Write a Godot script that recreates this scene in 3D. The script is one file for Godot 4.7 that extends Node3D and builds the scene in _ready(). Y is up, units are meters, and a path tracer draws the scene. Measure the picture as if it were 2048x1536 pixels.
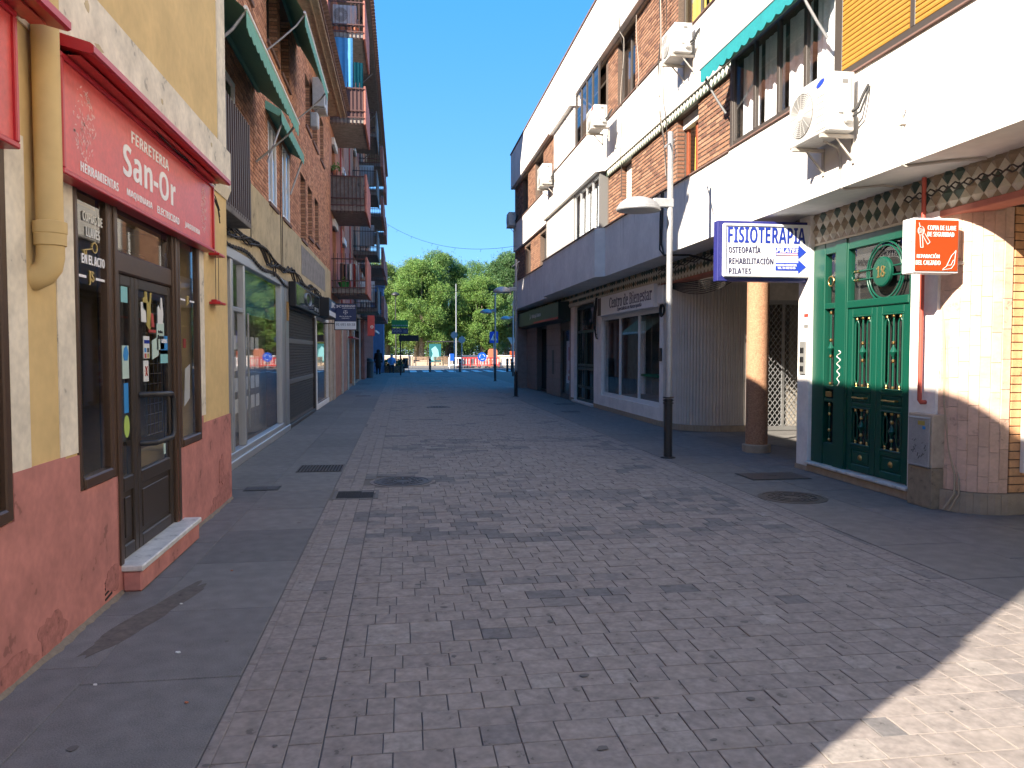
extends Node3D
# A pedestrian shopping street between two facades. World: metres, y up, the street runs towards -Z, the eye stands at x = 0, z = 0.

var M := {}            # materials
var counts := {}       # names already given, per parent
var rng := RandomNumberGenerator.new()
const EYE := Vector3(0, 1.55, 0)

# ---------------------------------------------------------------- helpers: naming
func numbered(parent: Node, called: String) -> String:
	var key := str(parent.get_instance_id()) + called
	var n: int = counts.get(key, 0)
	counts[key] = n + 1
	return called if n == 0 else "%s_%03d" % [called, n]

func tag(o: Node, label: String, category: String, group := "") -> void:
	o.set_meta("label", label)
	o.set_meta("category", category)
	if group != "":
		o.set_meta("group", group)

func thing(called: String, label: String, category: String, at: Vector3, group := "") -> Node3D:
	var o := Node3D.new()
	o.name = numbered(self, called)
	add_child(o, true)
	o.position = at
	tag(o, label, category, group)
	return o

func structure(called: String, at := Vector3.ZERO) -> Node3D:
	var o := Node3D.new()
	o.name = numbered(self, called)
	add_child(o, true)
	o.position = at
	o.set_meta("kind", "structure")
	return o

# commits a shape built in world coordinates as one mesh under parent
func ob(called: String, s, m: Material, parent: Node3D = self, at = null) -> MeshInstance3D:
	var o := MeshInstance3D.new()
	o.name = numbered(parent, called)
	var base: Vector3 = at if at != null else (parent.global_position if parent != self else Vector3.ZERO)
	if s is SurfaceTool:
		var t := SurfaceTool.new()
		t.begin(Mesh.PRIMITIVE_TRIANGLES)
		t.append_from(s.commit(), 0, Transform3D(Basis(), -base))
		o.mesh = t.commit()
	else:
		o.mesh = s
	o.material_override = m
	parent.add_child(o, true)
	if parent == self:
		o.position = base
	elif at != null:
		o.position = base - parent.global_position
	return o

func solo(called: String, s, m: Material, label: String, category: String, at: Vector3, group := "") -> MeshInstance3D:
	var o := ob(called, s, m, self, at)
	tag(o, label, category, group)
	return o

func stuff(o: Node) -> Node:
	o.set_meta("kind", "stuff")
	return o

# a further copy of a thing, with its parts
func copy(o: Node3D, label: String, at: Vector3, turn := 0.0) -> Node3D:
	var c: Node3D = o.duplicate()
	c.name = numbered(self, String(o.name).rstrip("_0123456789"))
	add_child(c, true)
	c.position = at
	c.rotation.y = turn
	c.set_meta("label", label)
	return c

# ---------------------------------------------------------------- helpers: shapes
func sh() -> SurfaceTool:
	var s := SurfaceTool.new()
	s.begin(Mesh.PRIMITIVE_TRIANGLES)
	return s

func tri(s: SurfaceTool, a: Vector3, b: Vector3, c: Vector3, n: Vector3) -> void:
	var g := (c - a).cross(b - a)
	if g.dot(n) < 0.0:
		var k := b
		b = c
		c = k
		g = -g
	g = g.normalized()
	s.set_normal(g); s.add_vertex(a)
	s.set_normal(g); s.add_vertex(b)
	s.set_normal(g); s.add_vertex(c)

func quad(s: SurfaceTool, a: Vector3, b: Vector3, c: Vector3, d: Vector3, n: Vector3) -> void:
	tri(s, a, b, c, n)
	tri(s, a, c, d, n)

# smooth triangle with given normals
func trin(s: SurfaceTool, a: Vector3, b: Vector3, c: Vector3, na: Vector3, nb: Vector3, nc: Vector3) -> void:
	if (c - a).cross(b - a).dot(na + nb + nc) < 0.0:
		s.set_normal(na); s.add_vertex(a)
		s.set_normal(nc); s.add_vertex(c)
		s.set_normal(nb); s.add_vertex(b)
	else:
		s.set_normal(na); s.add_vertex(a)
		s.set_normal(nb); s.add_vertex(b)
		s.set_normal(nc); s.add_vertex(c)

# box between two corners, its edges chamfered by e
func bx(s: SurfaceTool, x0: float, y0: float, z0: float, x1: float, y1: float, z1: float, e := 0.0) -> void:
	var lo := Vector3(minf(x0, x1), minf(y0, y1), minf(z0, z1))
	var hi := Vector3(maxf(x0, x1), maxf(y0, y1), maxf(z0, z1))
	var c := (lo + hi) / 2.0
	var h := (hi - lo) / 2.0
	e = minf(e, minf(h.x, minf(h.y, h.z)) * 0.8)
	for ax in 3:
		var u := (ax + 1) % 3
		var v := (ax + 2) % 3
		for sg in [-1.0, 1.0]:
			var n := Vector3.ZERO
			n[ax] = sg
			var q := []
			for k in [[-1, -1], [1, -1], [1, 1], [-1, 1]]:
				var p := Vector3.ZERO
				p[ax] = sg * h[ax]
				p[u] = k[0] * (h[u] - e)
				p[v] = k[1] * (h[v] - e)
				q.append(c + p)
			quad(s, q[0], q[1], q[2], q[3], n)
	if e <= 0.0:
		return
	for ax in 3:
		var u := (ax + 1) % 3
		var v := (ax + 2) % 3
		for su in [-1.0, 1.0]:
			for sv in [-1.0, 1.0]:
				var q := []
				for k in [[-1, 0], [1, 0], [1, 1], [-1, 1]]:
					var p := Vector3.ZERO
					p[ax] = k[0] * (h[ax] - e)
					p[u] = su * (h[u] - (e if k[1] == 0 else 0.0))
					p[v] = sv * (h[v] - (e if k[1] == 1 else 0.0))
					q.append(c + p)
				var n := Vector3.ZERO
				n[u] = su
				n[v] = sv
				quad(s, q[0], q[1], q[2], q[3], n)
	for sx in [-1.0, 1.0]:
		for sy in [-1.0, 1.0]:
			for sz in [-1.0, 1.0]:
				var g := Vector3(sx, sy, sz)
				tri(s, c + g * (h - Vector3(0, e, e)), c + g * (h - Vector3(e, 0, e)), c + g * (h - Vector3(e, e, 0)), g)

# bar with a rectangular section between two points
func bar(s: SurfaceTool, a: Vector3, b: Vector3, w: float, h: float, up := Vector3.UP) -> void:
	var d := (b - a).normalized()
	var r := d.cross(up)
	if r.length() < 0.01:
		r = d.cross(Vector3.RIGHT)
	r = r.normalized()
	var t := r.cross(d)
	var q := []
	for p in [a, b]:
		for k in [[-1, -1], [1, -1], [1, 1], [-1, 1]]:
			q.append(p + r * k[0] * w / 2.0 + t * k[1] * h / 2.0)
	quad(s, q[0], q[1], q[2], q[3], -d)
	quad(s, q[4], q[5], q[6], q[7], d)
	var o := [-t, r, t, -r]
	for i in 4:
		var j := (i + 1) % 4
		quad(s, q[i], q[j], q[4 + j], q[4 + i], o[i])

# round tube through points; r is one radius or one per point
func tube(s: SurfaceTool, pts: Array, r, seg := 8, caps := true) -> void:
	var n := pts.size()
	var side := Vector3.ZERO
	var rings := []
	var norms := []
	for i in n:
		var d: Vector3 = (pts[mini(i + 1, n - 1)] - pts[maxi(i - 1, 0)]).normalized()
		if side == Vector3.ZERO:
			side = d.cross(Vector3.UP if absf(d.y) < 0.9 else Vector3.RIGHT).normalized()
		side = (side - d * side.dot(d)).normalized()
		var t := d.cross(side)
		var ri: float = r[i] if r is Array else r
		var ring := []
		var nn := []
		for k in seg:
			var a := TAU * k / seg
			var v := side * cos(a) + t * sin(a)
			nn.append(v)
			ring.append(pts[i] + v * ri)
		rings.append(ring)
		norms.append(nn)
	for i in n - 1:
		for k in seg:
			var j := (k + 1) % seg
			trin(s, rings[i][k], rings[i][j], rings[i + 1][j], norms[i][k], norms[i][j], norms[i + 1][j])
			trin(s, rings[i][k], rings[i + 1][j], rings[i + 1][k], norms[i][k], norms[i + 1][j], norms[i + 1][k])
	if caps:
		for e in [0, n - 1]:
			var d: Vector3 = (pts[0] - pts[1]) if e == 0 else (pts[n - 1] - pts[n - 2])
			for k in range(1, seg - 1):
				tri(s, rings[e][0], rings[e][k], rings[e][k + 1], d)

# turned body: profile of (radius, height along axis) round the axis of xf (its y)
func lathe(s: SurfaceTool, xf: Transform3D, prof: Array, seg := 16) -> void:
	for i in prof.size() - 1:
		var a: Vector2 = prof[i]
		var b: Vector2 = prof[i + 1]
		var nr := Vector2(b.y - a.y, a.x - b.x)
		if nr.length() < 1e-6:
			continue
		nr = nr.normalized()
		for k in seg:
			var t0 := TAU * k / seg
			var t1 := TAU * (k + 1) / seg
			var u0 := Vector3(cos(t0), 0, sin(t0))
			var u1 := Vector3(cos(t1), 0, sin(t1))
			var n0 := xf.basis * (u0 * nr.x + Vector3.UP * nr.y)
			var n1 := xf.basis * (u1 * nr.x + Vector3.UP * nr.y)
			var p00 := xf * (u0 * a.x + Vector3.UP * a.y)
			var p01 := xf * (u1 * a.x + Vector3.UP * a.y)
			var p10 := xf * (u0 * b.x + Vector3.UP * b.y)
			var p11 := xf * (u1 * b.x + Vector3.UP * b.y)
			if a.x > 1e-5:
				trin(s, p00, p01, p11, n0, n1, n1)
			if b.x > 1e-5:
				trin(s, p00, p11, p10, n0, n1, n0)

# polygon (in the plane of u, v at o) pushed along w
func prism(s: SurfaceTool, poly: Array, o: Vector3, u: Vector3, v: Vector3, w: Vector3) -> void:
	var pp := PackedVector2Array(poly)
	var ix := Geometry2D.triangulate_polygon(pp)
	var mid := Vector3.ZERO
	for p in poly:
		mid += o + u * p.x + v * p.y
	mid /= poly.size()
	for i in range(0, ix.size(), 3):
		var a := o + u * pp[ix[i]].x + v * pp[ix[i]].y
		var b := o + u * pp[ix[i + 1]].x + v * pp[ix[i + 1]].y
		var c := o + u * pp[ix[i + 2]].x + v * pp[ix[i + 2]].y
		tri(s, a, b, c, -w)
		tri(s, a + w, b + w, c + w, w)
	var cw := Geometry2D.is_polygon_clockwise(pp)
	for i in poly.size():
		var p: Vector2 = poly[i]
		var q: Vector2 = poly[(i + 1) % poly.size()]
		var e := Vector2(q.y - p.y, p.x - q.x) * (-1.0 if cw else 1.0)
		var a := o + u * p.x + v * p.y
		var b := o + u * q.x + v * q.y
		quad(s, a, b, b + w, a + w, u * e.x + v * e.y)

# facade wall of thickness x0..x1 with rectangular holes [z0, z1, y0, y1]
func wall(s: SurfaceTool, x0: float, x1: float, z0: float, z1: float, y0: float, y1: float, holes := []) -> void:
	var zs := [minf(z0, z1), maxf(z0, z1)]
	for h in holes:
		for z in [h[0], h[1]]:
			if z > zs[0] and z < maxf(z0, z1) and not zs.has(z):
				zs.append(z)
	zs.sort()
	for i in zs.size() - 1:
		var zm: float = (zs[i] + zs[i + 1]) / 2.0
		var cuts := []
		for h in holes:
			if zm > minf(h[0], h[1]) and zm < maxf(h[0], h[1]):
				cuts.append([h[2], h[3]])
		cuts.sort()
		var y := y0
		for c in cuts:
			if c[0] > y + 0.001:
				bx(s, x0, y, zs[i], x1, minf(c[0], y1), zs[i + 1])
			y = maxf(y, c[1])
		if y < y1 - 0.001:
			bx(s, x0, y, zs[i], x1, y1, zs[i + 1])

func disc(s: SurfaceTool, c: Vector3, r: float, y0: float, y1: float, seg := 28, r_in := 0.0) -> void:
	for k in seg:
		var a := Vector3(cos(TAU * k / seg), 0, sin(TAU * k / seg))
		var b := Vector3(cos(TAU * (k + 1) / seg), 0, sin(TAU * (k + 1) / seg))
		var u := Vector3.UP
		if r_in > 0.0:
			quad(s, c + a * r + u * y1, c + b * r + u * y1, c + b * r_in + u * y1, c + a * r_in + u * y1, u)
			quad(s, c + a * r_in + u * y0, c + b * r_in + u * y0, c + b * r_in + u * y1, c + a * r_in + u * y1, -a)
		else:
			tri(s, c + a * r + u * y1, c + b * r + u * y1, c + u * y1, u)
		quad(s, c + a * r + u * y0, c + b * r + u * y0, c + b * r + u * y1, c + a * r + u * y1, a)

# hanging cloth: a thin folded sheet from a to b (top edge), h tall
func cloth(s: SurfaceTool, a: Vector3, b: Vector3, h: float, folds: float, depth: float, n := 24) -> void:
	var d := b - a
	var out := d.cross(Vector3.UP).normalized()
	var rows := 6
	var g := []
	for r in rows + 1:
		var line := []
		for i in n + 1:
			var t := float(i) / n
			var w := sin(t * folds * TAU + 0.7 * sin(t * 9.0)) * depth * (0.5 + 0.5 * r / rows)
			line.append(a + d * t + out * w - Vector3.UP * (h * r / rows + (0.02 * sin(t * 14.0) if r == rows else 0.0)))
		g.append(line)
	for r in rows:
		for i in n:
			var nn: Vector3 = (g[r][i + 1] - g[r][i]).cross(Vector3.UP)
			quad(s, g[r][i], g[r][i + 1], g[r + 1][i + 1], g[r + 1][i], nn)

# ---------------------------------------------------------------- helpers: lettering. turn 90: reads on a wall that faces +X, -90: -X, 0: +Z
var fonts := {}
func txt(parent: Node3D, called: String, words: String, m: Material, at: Vector3, turn: float, h: float, w: float, face := "Droid Sans", weight := 700, slope := 0.0) -> MeshInstance3D:
	var key := face + str(weight)
	if not fonts.has(key):
		var f := SystemFont.new()
		f.font_names = PackedStringArray([face])
		f.font_weight = weight
		fonts[key] = f
	var t := TextMesh.new()
	t.text = words
	t.font = fonts[key]
	t.font_size = 48
	t.pixel_size = 0.01
	t.depth = 0.02
	t.curve_step = 3.0
	t.horizontal_alignment = HORIZONTAL_ALIGNMENT_CENTER
	var o := MeshInstance3D.new()
	o.name = numbered(parent, called)
	var bb := t.get_aabb()
	o.mesh = t
	o.material_override = m
	parent.add_child(o, true)
	var k := Vector3(w / bb.size.x, h / bb.size.y, 0.25)
	var b := Basis(Vector3.UP, deg_to_rad(turn)) * Basis(Vector3.RIGHT, Vector3(slope, 1, 0), Vector3.BACK) * Basis.from_scale(k)
	var c := bb.get_center()
	o.transform = Transform3D(b, at - parent.global_position - b * Vector3(c.x, c.y, 0))
	return o

# ---------------------------------------------------------------- helpers: materials (base colours are linear reflectances)
func grain(seed_: int, fine: float, fine_amp: float, coarse: float, coarse_amp: float, size := 256, spots := 0.0) -> ImageTexture:
	var a := FastNoiseLite.new()
	a.seed = seed_
	a.frequency = fine
	a.fractal_octaves = 3
	var b := FastNoiseLite.new()
	b.seed = seed_ + 7
	b.frequency = coarse
	b.fractal_octaves = 4
	var ia := a.get_seamless_image(size, size)
	var ib := b.get_seamless_image(size, size)
	ia.convert(Image.FORMAT_L8)
	ib.convert(Image.FORMAT_L8)
	var da := ia.get_data()
	var db := ib.get_data()
	var out := PackedByteArray()
	out.resize(size * size)
	var sum := 0.0
	for i in size * size:
		var v := 1.0 - fine_amp * da[i] / 255.0 - coarse_amp * db[i] / 255.0
		if spots > 0.0 and db[i] > 205 and da[i] > 120:
			v *= 1.0 - spots
		v = clampf(v, 0.0, 1.0)
		sum += pow(v, 2.2)
		out[i] = int(v * 255.0)
	means[seed_] = sum / (size * size)
	return ImageTexture.create_from_image(Image.create_from_data(size, size, false, Image.FORMAT_L8, out))

var T := {}
var means := {}   # mean reflectance factor of each grain, by seed
const SEEDS := {"plaster": 1, "stained": 2, "stone": 3, "fine": 4, "brick": 5, "dirty": 6, "rough": 8, "bark": 9}
func mat(called: String, r: float, g: float, b: float, rough := 0.8, tex := "", scale := 1.0, bump := 0.0) -> StandardMaterial3D:
	var m := StandardMaterial3D.new()
	m.resource_name = called
	m.albedo_color = Color(r, g, b).linear_to_srgb()
	m.roughness = rough
	if tex != "":
		var k: float = 1.0 / means[SEEDS[tex]]
		m.albedo_color = Color(minf(r * k, 1.0), minf(g * k, 1.0), minf(b * k, 1.0)).linear_to_srgb()
		m.albedo_texture = T[tex]
		m.uv1_triplanar = true
		m.uv1_world_triplanar = true
		m.uv1_scale = Vector3.ONE * scale
		if bump > 0.0:
			m.heightmap_enabled = true
			m.heightmap_texture = T[tex]
			m.heightmap_scale = bump
	M[called] = m
	return m

func glass(called: String, tint: float, alpha: float) -> void:
	var m := StandardMaterial3D.new()
	m.resource_name = called
	m.albedo_color = Color(tint, tint, tint, alpha)
	m.transparency = BaseMaterial3D.TRANSPARENCY_ALPHA
	m.roughness = 0.02
	M[called] = m

func metal(called: String, r: float, g: float, b: float, rough: float, amount := 1.0) -> void:
	mat(called, r, g, b, rough).metallic = amount

func materials() -> void:
	T.plaster = grain(1, 0.05, 0.05, 0.008, 0.08, 512)
	T.stained = grain(2, 0.06, 0.08, 0.012, 0.16, 512, 0.14)
	T.stone = grain(3, 0.3, 0.30, 0.012, 0.12, 512)
	T.fine = grain(4, 0.12, 0.10, 0.02, 0.08, 256)
	T.brick = grain(5, 0.11, 0.22, 0.03, 0.16, 256)
	T.dirty = grain(6, 0.03, 0.12, 0.01, 0.18, 512, 0.16)
	T.rough = grain(8, 0.16, 0.30, 0.05, 0.12, 256)
	T.bark = grain(9, 0.05, 0.5, 0.02, 0.3, 256)
	# ground
	mat("granite", .154, .149, .143, .82, "stone", 0.8, 0.15)
	mat("granite_dark", .135, .131, .127, .82, "stone", 0.8, 0.15)
	mat("granite_light", .171, .165, .157, .82, "stone", 0.8, 0.15)
	mat("granite_warm", .176, .160, .147, .82, "stone", 0.8, 0.15)
	mat("granite_warm_dark", .158, .144, .133, .82, "stone", 0.8, 0.15)
	mat("joint", .13, .118, .105, .95, "fine", 2.0)
	mat("joint_light", .26, .24, .21, .95, "fine", 2.0)
	for k in 8:
		var t: Array = PAVER_COLS[k]
		mat("paver_%d" % k, t[0], t[1], t[2], .86, "dirty", 1.3 + 0.11 * k, 0.12)
	mat("paver_all", 1, 1, 1, .86, "dirty", 1.4, 0.12).vertex_color_use_as_albedo = true
	mat("asphalt", .085, .085, .09, .9, "stone", 0.7, 0.2)
	mat("earth", .30, .24, .16, .95, "dirty", 0.2)
	mat("road_paint", .62, .62, .60, .7, "dirty", 0.8)
	mat("iron", .095, .085, .08, .6, "rough", 2.0, 0.2).metallic = 0.4
	mat("iron_dark", .05, .047, .045, .6, "rough", 2.0).metallic = 0.4
	mat("void", .012, .012, .012, .95)
	mat("stain", .115, .100, .086, .9, "dirty", 2.0)
	# walls
	mat("yellow", .64, .455, .20, .9, "plaster", 0.35, 0.25)
	mat("cream", .72, .64, .50, .9, "stained", 0.5, 0.25)
	mat("dado", .48, .19, .155, .9, "stained", 0.45, 0.3)
	mat("grit", .21, .17, .125, .95, "dirty", 3.0)
	mat("gum", .105, .098, .092, .8)
	mat("dado_stain", .39, .15, .122, .95, "dirty", 2.5)
	mat("marble", .62, .60, .56, .5, "stained", 0.9)
	mat("white_wall", .74, .71, .665, .85, "plaster", 0.22, 0.15)
	mat("white_trim", .80, .77, .73, .75, "plaster", 0.5)
	mat("soffit", .62, .58, .52, .9, "stained", 0.3)
	mat("beige", .50, .40, .235, .9, "stained", 0.3, 0.2)
	mat("beige_stone", .46, .37, .28, .85, "stained", 0.5, 0.2)
	mat("mortar", .12, .085, .066, .95, "rough", 1.2, 0.3)
	mat("mortar_light", .22, .13, .085, .95, "rough", 1.2, 0.3)
	for k in 5:
		var t: Array = RIGHT_COLS[k]
		mat("brick_%d" % k, t[0], t[1], t[2], .88, "brick", 2.0, 0.2)
		t = LEFT_COLS[k]
		mat("red_brick_%d" % k, t[0], t[1], t[2], .88, "brick", 2.0, 0.2)
	mat("brick_all", 1, 1, 1, .88, "brick", 2.0, 0.2).vertex_color_use_as_albedo = true
	mat("orange_render", .46, .205, .12, .9, "stained", 0.3, 0.2)
	mat("pink_render", .40, .15, .11, .9, "stained", 0.3, 0.2)
	mat("concrete", .26, .235, .21, .92, "dirty", 0.6, 0.2)
	mat("dark_concrete", .17, .155, .14, .92, "dirty", 0.6, 0.2)
	mat("tile_white", .62, .59, .50, .45, "fine", 1.5)
	mat("tile_green", .055, .085, .065, .4, "fine", 1.5)
	mat("tile_brown", .30, .235, .16, .5, "stained", 1.5)
	mat("tile_pink", .62, .42, .32, .6, "stained", 0.9, 0.1)
	mat("tile_pink_dark", .56, .375, .28, .6, "stained", 0.9, 0.1)
	mat("tile_orange", .58, .31, .15, .6, "stained", 0.9, 0.1)
	mat("column", .38, .205, .118, .9, "rough", 0.9, .8)
	mat("plinth", .36, .29, .21, .85, "stone", 0.9, 0.2)
	mat("fluted", .55, .51, .46, .8, "plaster", 0.4)
	mat("bank_stone", .26, .205, .18, .6, "stone", 0.6)
	mat("roof_tile", .17, .10, .08, .9, "dirty", 1.0)
	mat("eave_board", .34, .25, .17, .8, "dirty", 0.7)
	mat("core", .10, .095, .09, .95)
	mat("room", .30, .27, .23, .95, "stained", 0.4)
	# frames, metals, plastics
	mat("brown_frame", .066, .034, .018, .42, "fine", 2.0)
	mat("door_brown", .038, .026, .018, .45, "fine", 2.0)
	mat("dark_frame", .055, .045, .038, .5)
	mat("red_wood", .24, .06, .025, .45, "fine", 1.5)
	mat("white_frame", .74, .73, .71, .45)
	mat("shutter_yellow", .37, .19, .030, .55, "fine", 1.0)
	mat("shutter_white", .70, .68, .64, .55, "fine", 1.0)
	metal("steel", .42, .43, .44, .38, 0.85)
	metal("alu", .50, .51, .52, .45, 0.7)
	mat("galvanised", .40, .41, .42, .5, "fine", 1.5).metallic = 0.45
	mat("lamp_dark", .028, .026, .026, .5)
	mat("lamp_glass", .60, .60, .57, .3)
	metal("brass", .62, .42, .16, .3, 1.0)
	mat("green_paint", .004, .064, .040, .32)
	mat("green_dark", .006, .028, .024, .4)
	mat("ac_white", .50, .49, .465, .5, "fine", 1.5)
	mat("ac_grey", .17, .17, .165, .6)
	mat("print_grey", .38, .38, .37, .5)
	metal("lattice_metal", .17, .16, .15, .45, 0.6)
	mat("black", .012, .012, .013, .5)
	mat("rubber", .028, .027, .027, .7)
	mat("cable", .035, .03, .027, .75)
	mat("cable_light", .42, .38, .33, .7)
	mat("conduit", .44, .40, .35, .7)
	mat("hose", .40, .31, .21, .75)
	mat("red_sign", .64, .080, .070, .38, "fine", 0.7)
	mat("red_trim", .47, .02, .028, .35)
	mat("print_pale", .84, .50, .46, .6)
	mat("letter_white", .84, .82, .80, .55)
	mat("navy", .018, .03, .10, .4)
	mat("sign_blue", .022, .026, .165, .4)
	mat("sign_white", .82, .83, .84, .4)
	mat("letter_blue", .012, .035, .30, .5)
	mat("letter_navy", .03, .03, .08, .5)
	mat("arrow_blue", .015, .05, .42, .5)
	mat("orange_sign", .37, .056, .011, .4)
	mat("red_pipe", .42, .075, .05, .5)
	mat("sea_green", .075, .36, .28, .85, "fine", 1.0)
	mat("awning_green", .15, .37, .28, .85, "fine", 1.0)
	mat("rain_streak", .62, .59, .545, .9, "plaster", 0.4)
	mat("turquoise", .010, .21, .23, .8, "fine", 1.0)
	mat("tarp_blue", .05, .22, .42, .8, "fine", 1.5)
	mat("tarp_teal", .02, .20, .19, .8, "fine", 1.5)
	mat("curtain", .72, .76, .78, .9, "fine", 1.0)
	mat("curtain_yellow", .62, .52, .10, .9)
	mat("teal_print", .015, .12, .13, .5)
	mat("bank_sign", .016, .035, .033, .35)
	mat("bank_red", .55, .06, .05, .5)
	mat("poster_green", .02, .22, .09, .45)
	mat("poster_yellow", .85, .68, .02, .45)
	mat("paper", .66, .66, .62, .7)
	mat("paper_green", .45, .58, .50, .7)
	mat("paper_aqua", .22, .50, .50, .7)
	mat("sticker_blue", .03, .25, .58, .5)
	mat("sticker_yellow", .40, .31, .07, .5)
	mat("sticker_red", .42, .05, .035, .5)
	mat("sticker_lime", .42, .58, .12, .5)
	mat("gold_print", .50, .36, .12, .5)
	mat("barrier_red", .62, .035, .035, .5)
	mat("barrier_white", .75, .73, .70, .5)
	mat("traffic_blue", .01, .09, .55, .4)
	mat("wood", .20, .12, .07, .7, "bark", 1.0)
	mat("bark", .20, .165, .12, .95, "bark", 0.8, 1.0)
	mat("skin", .48, .29, .21, .6)
	mat("hair", .03, .022, .018, .7)
	mat("coat", .016, .015, .016, .9)
	mat("trouser", .03, .03, .035, .9)
	mat("shirt_blue", .16, .34, .62, .9)
	mat("terracotta", .42, .14, .07, .85)
	mat("pot_green", .04, .26, .06, .6)
	mat("railing", .05, .03, .026, .55)
	mat("railing_red", .085, .036, .030, .6)
	mat("slat_brown", .045, .022, .019, .5)
	mat("blue_wall", .13, .20, .34, .8, "plaster", 0.4)
	for k in 4:
		var t: Array = [[.120, .225, .046], [.092, .188, .044], [.150, .245, .062], [.066, .145, .046]][k]
		var lf := mat("leaf_%d" % k, t[0], t[1], t[2], .6)
		lf.backlight_enabled = true
		lf.backlight = Color(.45, .5, .15)
		lf.vertex_color_use_as_albedo = true
	glass("pane", .12, .06)
	glass("dark_pane", .05, .55)
	mat("dusty_pane", .30, .33, .34, .05)

func _ready() -> void:
	# ---- camera
	var cam := Camera3D.new()
	cam.name = "camera"
	add_child(cam)
	cam.position = EYE
	cam.fov = 53.06
	cam.near = 0.05
	cam.far = 2000.0
	cam.rotation = Vector3(deg_to_rad(-2.42), deg_to_rad(-8.133), 0)
	cam.current = true
	# ---- sky, exposure
	var env := Environment.new()
	env.background_mode = Environment.BG_SKY
	var sky := Sky.new()
	var sm := ProceduralSkyMaterial.new()
	sm.sky_top_color = Color(.0105, .078, .215).linear_to_srgb()
	sm.sky_horizon_color = Color(.092, .188, .295).linear_to_srgb()
	sm.sky_curve = 0.15
	sm.ground_bottom_color = Color(.10, .09, .08).linear_to_srgb()
	sm.ground_horizon_color = Color(.16, .17, .18).linear_to_srgb()
	sky.sky_material = sm
	env.sky = sky
	env.tonemap_mode = Environment.TONE_MAPPER_LINEAR
	env.tonemap_exposure = 5.65
	env.sdfgi_enabled = true
	env.ssao_enabled = true
	env.ssil_enabled = true
	var we := WorldEnvironment.new()
	we.name = "environment"
	we.environment = env
	add_child(we)
	# ---- sun: from behind on the left, about 32 degrees up
	var sun := DirectionalLight3D.new()
	sun.name = "sun"
	add_child(sun)
	sun.light_color = Color(1.0, .95, .88)
	sun.light_energy = 0.91
	sun.light_angular_distance = 0.5
	sun.shadow_enabled = true
	sun.look_at_from_position(Vector3.ZERO, Vector3(.692, -.53, -.49))
	rng.seed = 20240
	materials()
	ground()
	yellow_building()
	brick_building()
	tall_building()
	white_building()
	far()

# ================================================================ ground
const UNIT_LEN := [0.118, 0.156, 0.234]

func tone_at(x: float, z: float, n: FastNoiseLite) -> int:
	var v := n.get_noise_2d(x * 2.2, z * 3.0)
	var band := 0.0
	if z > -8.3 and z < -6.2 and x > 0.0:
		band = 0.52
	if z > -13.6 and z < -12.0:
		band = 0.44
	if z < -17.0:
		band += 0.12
	var r := rng.randf()
	if v + band > 0.42 and r < 0.72:
		return 6 if r < 0.3 else 5
	if r > 0.996:
		return 6
	if r > 0.98:
		return 5
	if r > 0.925:
		return 7
	return int(rng.randf() * 5.0) % 5

func paver_mesh(l: float, w: float, e := 0.0022) -> ArrayMesh:
	var s := sh()
	var h := 0.03
	var a := []
	var b := []
	for k in [[-1, -1], [1, -1], [1, 1], [-1, 1]]:
		a.append(Vector3(k[0] * (l / 2 - e), 0, k[1] * (w / 2 - e)))
		b.append(Vector3(k[0] * l / 2, -e, k[1] * w / 2))
	quad(s, a[0], a[1], a[2], a[3], Vector3.UP)
	for i in 4:
		var j := (i + 1) % 4
		quad(s, a[i], a[j], b[j], b[i], (a[i] + a[j]) + Vector3.UP * 0.1)
		quad(s, b[i], b[j], b[j] - Vector3.UP * h, b[i] - Vector3.UP * h, a[i] + a[j])
	return s.commit()

# pieces: [mesh key, transform, tone]; the 300 nearest become parts, the rest one object
func lay(parent: Node3D, called: String, meshes: Array, pieces: Array, mats: Array, cols: Array, rest_mat: Material, most := 300) -> void:
	pieces.sort_custom(func(p, q): return p[1].origin.distance_squared_to(EYE) < q[1].origin.distance_squared_to(EYE))
	for i in mini(most, pieces.size()):
		var p = pieces[i]
		var o := MeshInstance3D.new()
		o.name = numbered(parent, called)
		o.mesh = meshes[p[0]]
		o.material_override = mats[p[2]]
		parent.add_child(o)
		o.transform = Transform3D(p[1].basis, p[1].origin - parent.global_position)
	if pieces.size() <= most:
		return
	# copies multiply their colour with the grain as it is, so they make up for its mean
	var even := 1.0
	if rest_mat == M.paver_all:
		even = 1.0 / means[SEEDS.dirty]
	elif rest_mat == M.brick_all:
		even = 1.0 / means[SEEDS.brick]
	for k in meshes.size():
		var some := []
		for i in range(most, pieces.size()):
			if pieces[i][0] == k:
				some.append(pieces[i])
		if some.is_empty():
			continue
		var mm := MultiMesh.new()
		mm.transform_format = MultiMesh.TRANSFORM_3D
		mm.use_colors = true
		mm.mesh = meshes[k]
		mm.instance_count = some.size()
		for i in some.size():
			mm.set_instance_transform(i, Transform3D(some[i][1].basis, some[i][1].origin - parent.global_position))
			var c: Array = cols[some[i][2]]
			mm.set_instance_color(i, Color(c[0] * even, c[1] * even, c[2] * even))
		var o := MultiMeshInstance3D.new()
		o.name = numbered(parent, called + "s_beyond")
		o.multimesh = mm
		o.material_override = rest_mat
		parent.add_child(o)
		stuff(o)

const PAVER_COLS := [[0.232, 0.202, 0.18], [0.221, 0.193, 0.174], [0.239, 0.208, 0.187], [0.213, 0.186, 0.169], [0.228, 0.2, 0.181], [0.176, 0.159, 0.15], [0.135, 0.127, 0.125], [0.252, 0.225, 0.203]]

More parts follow.
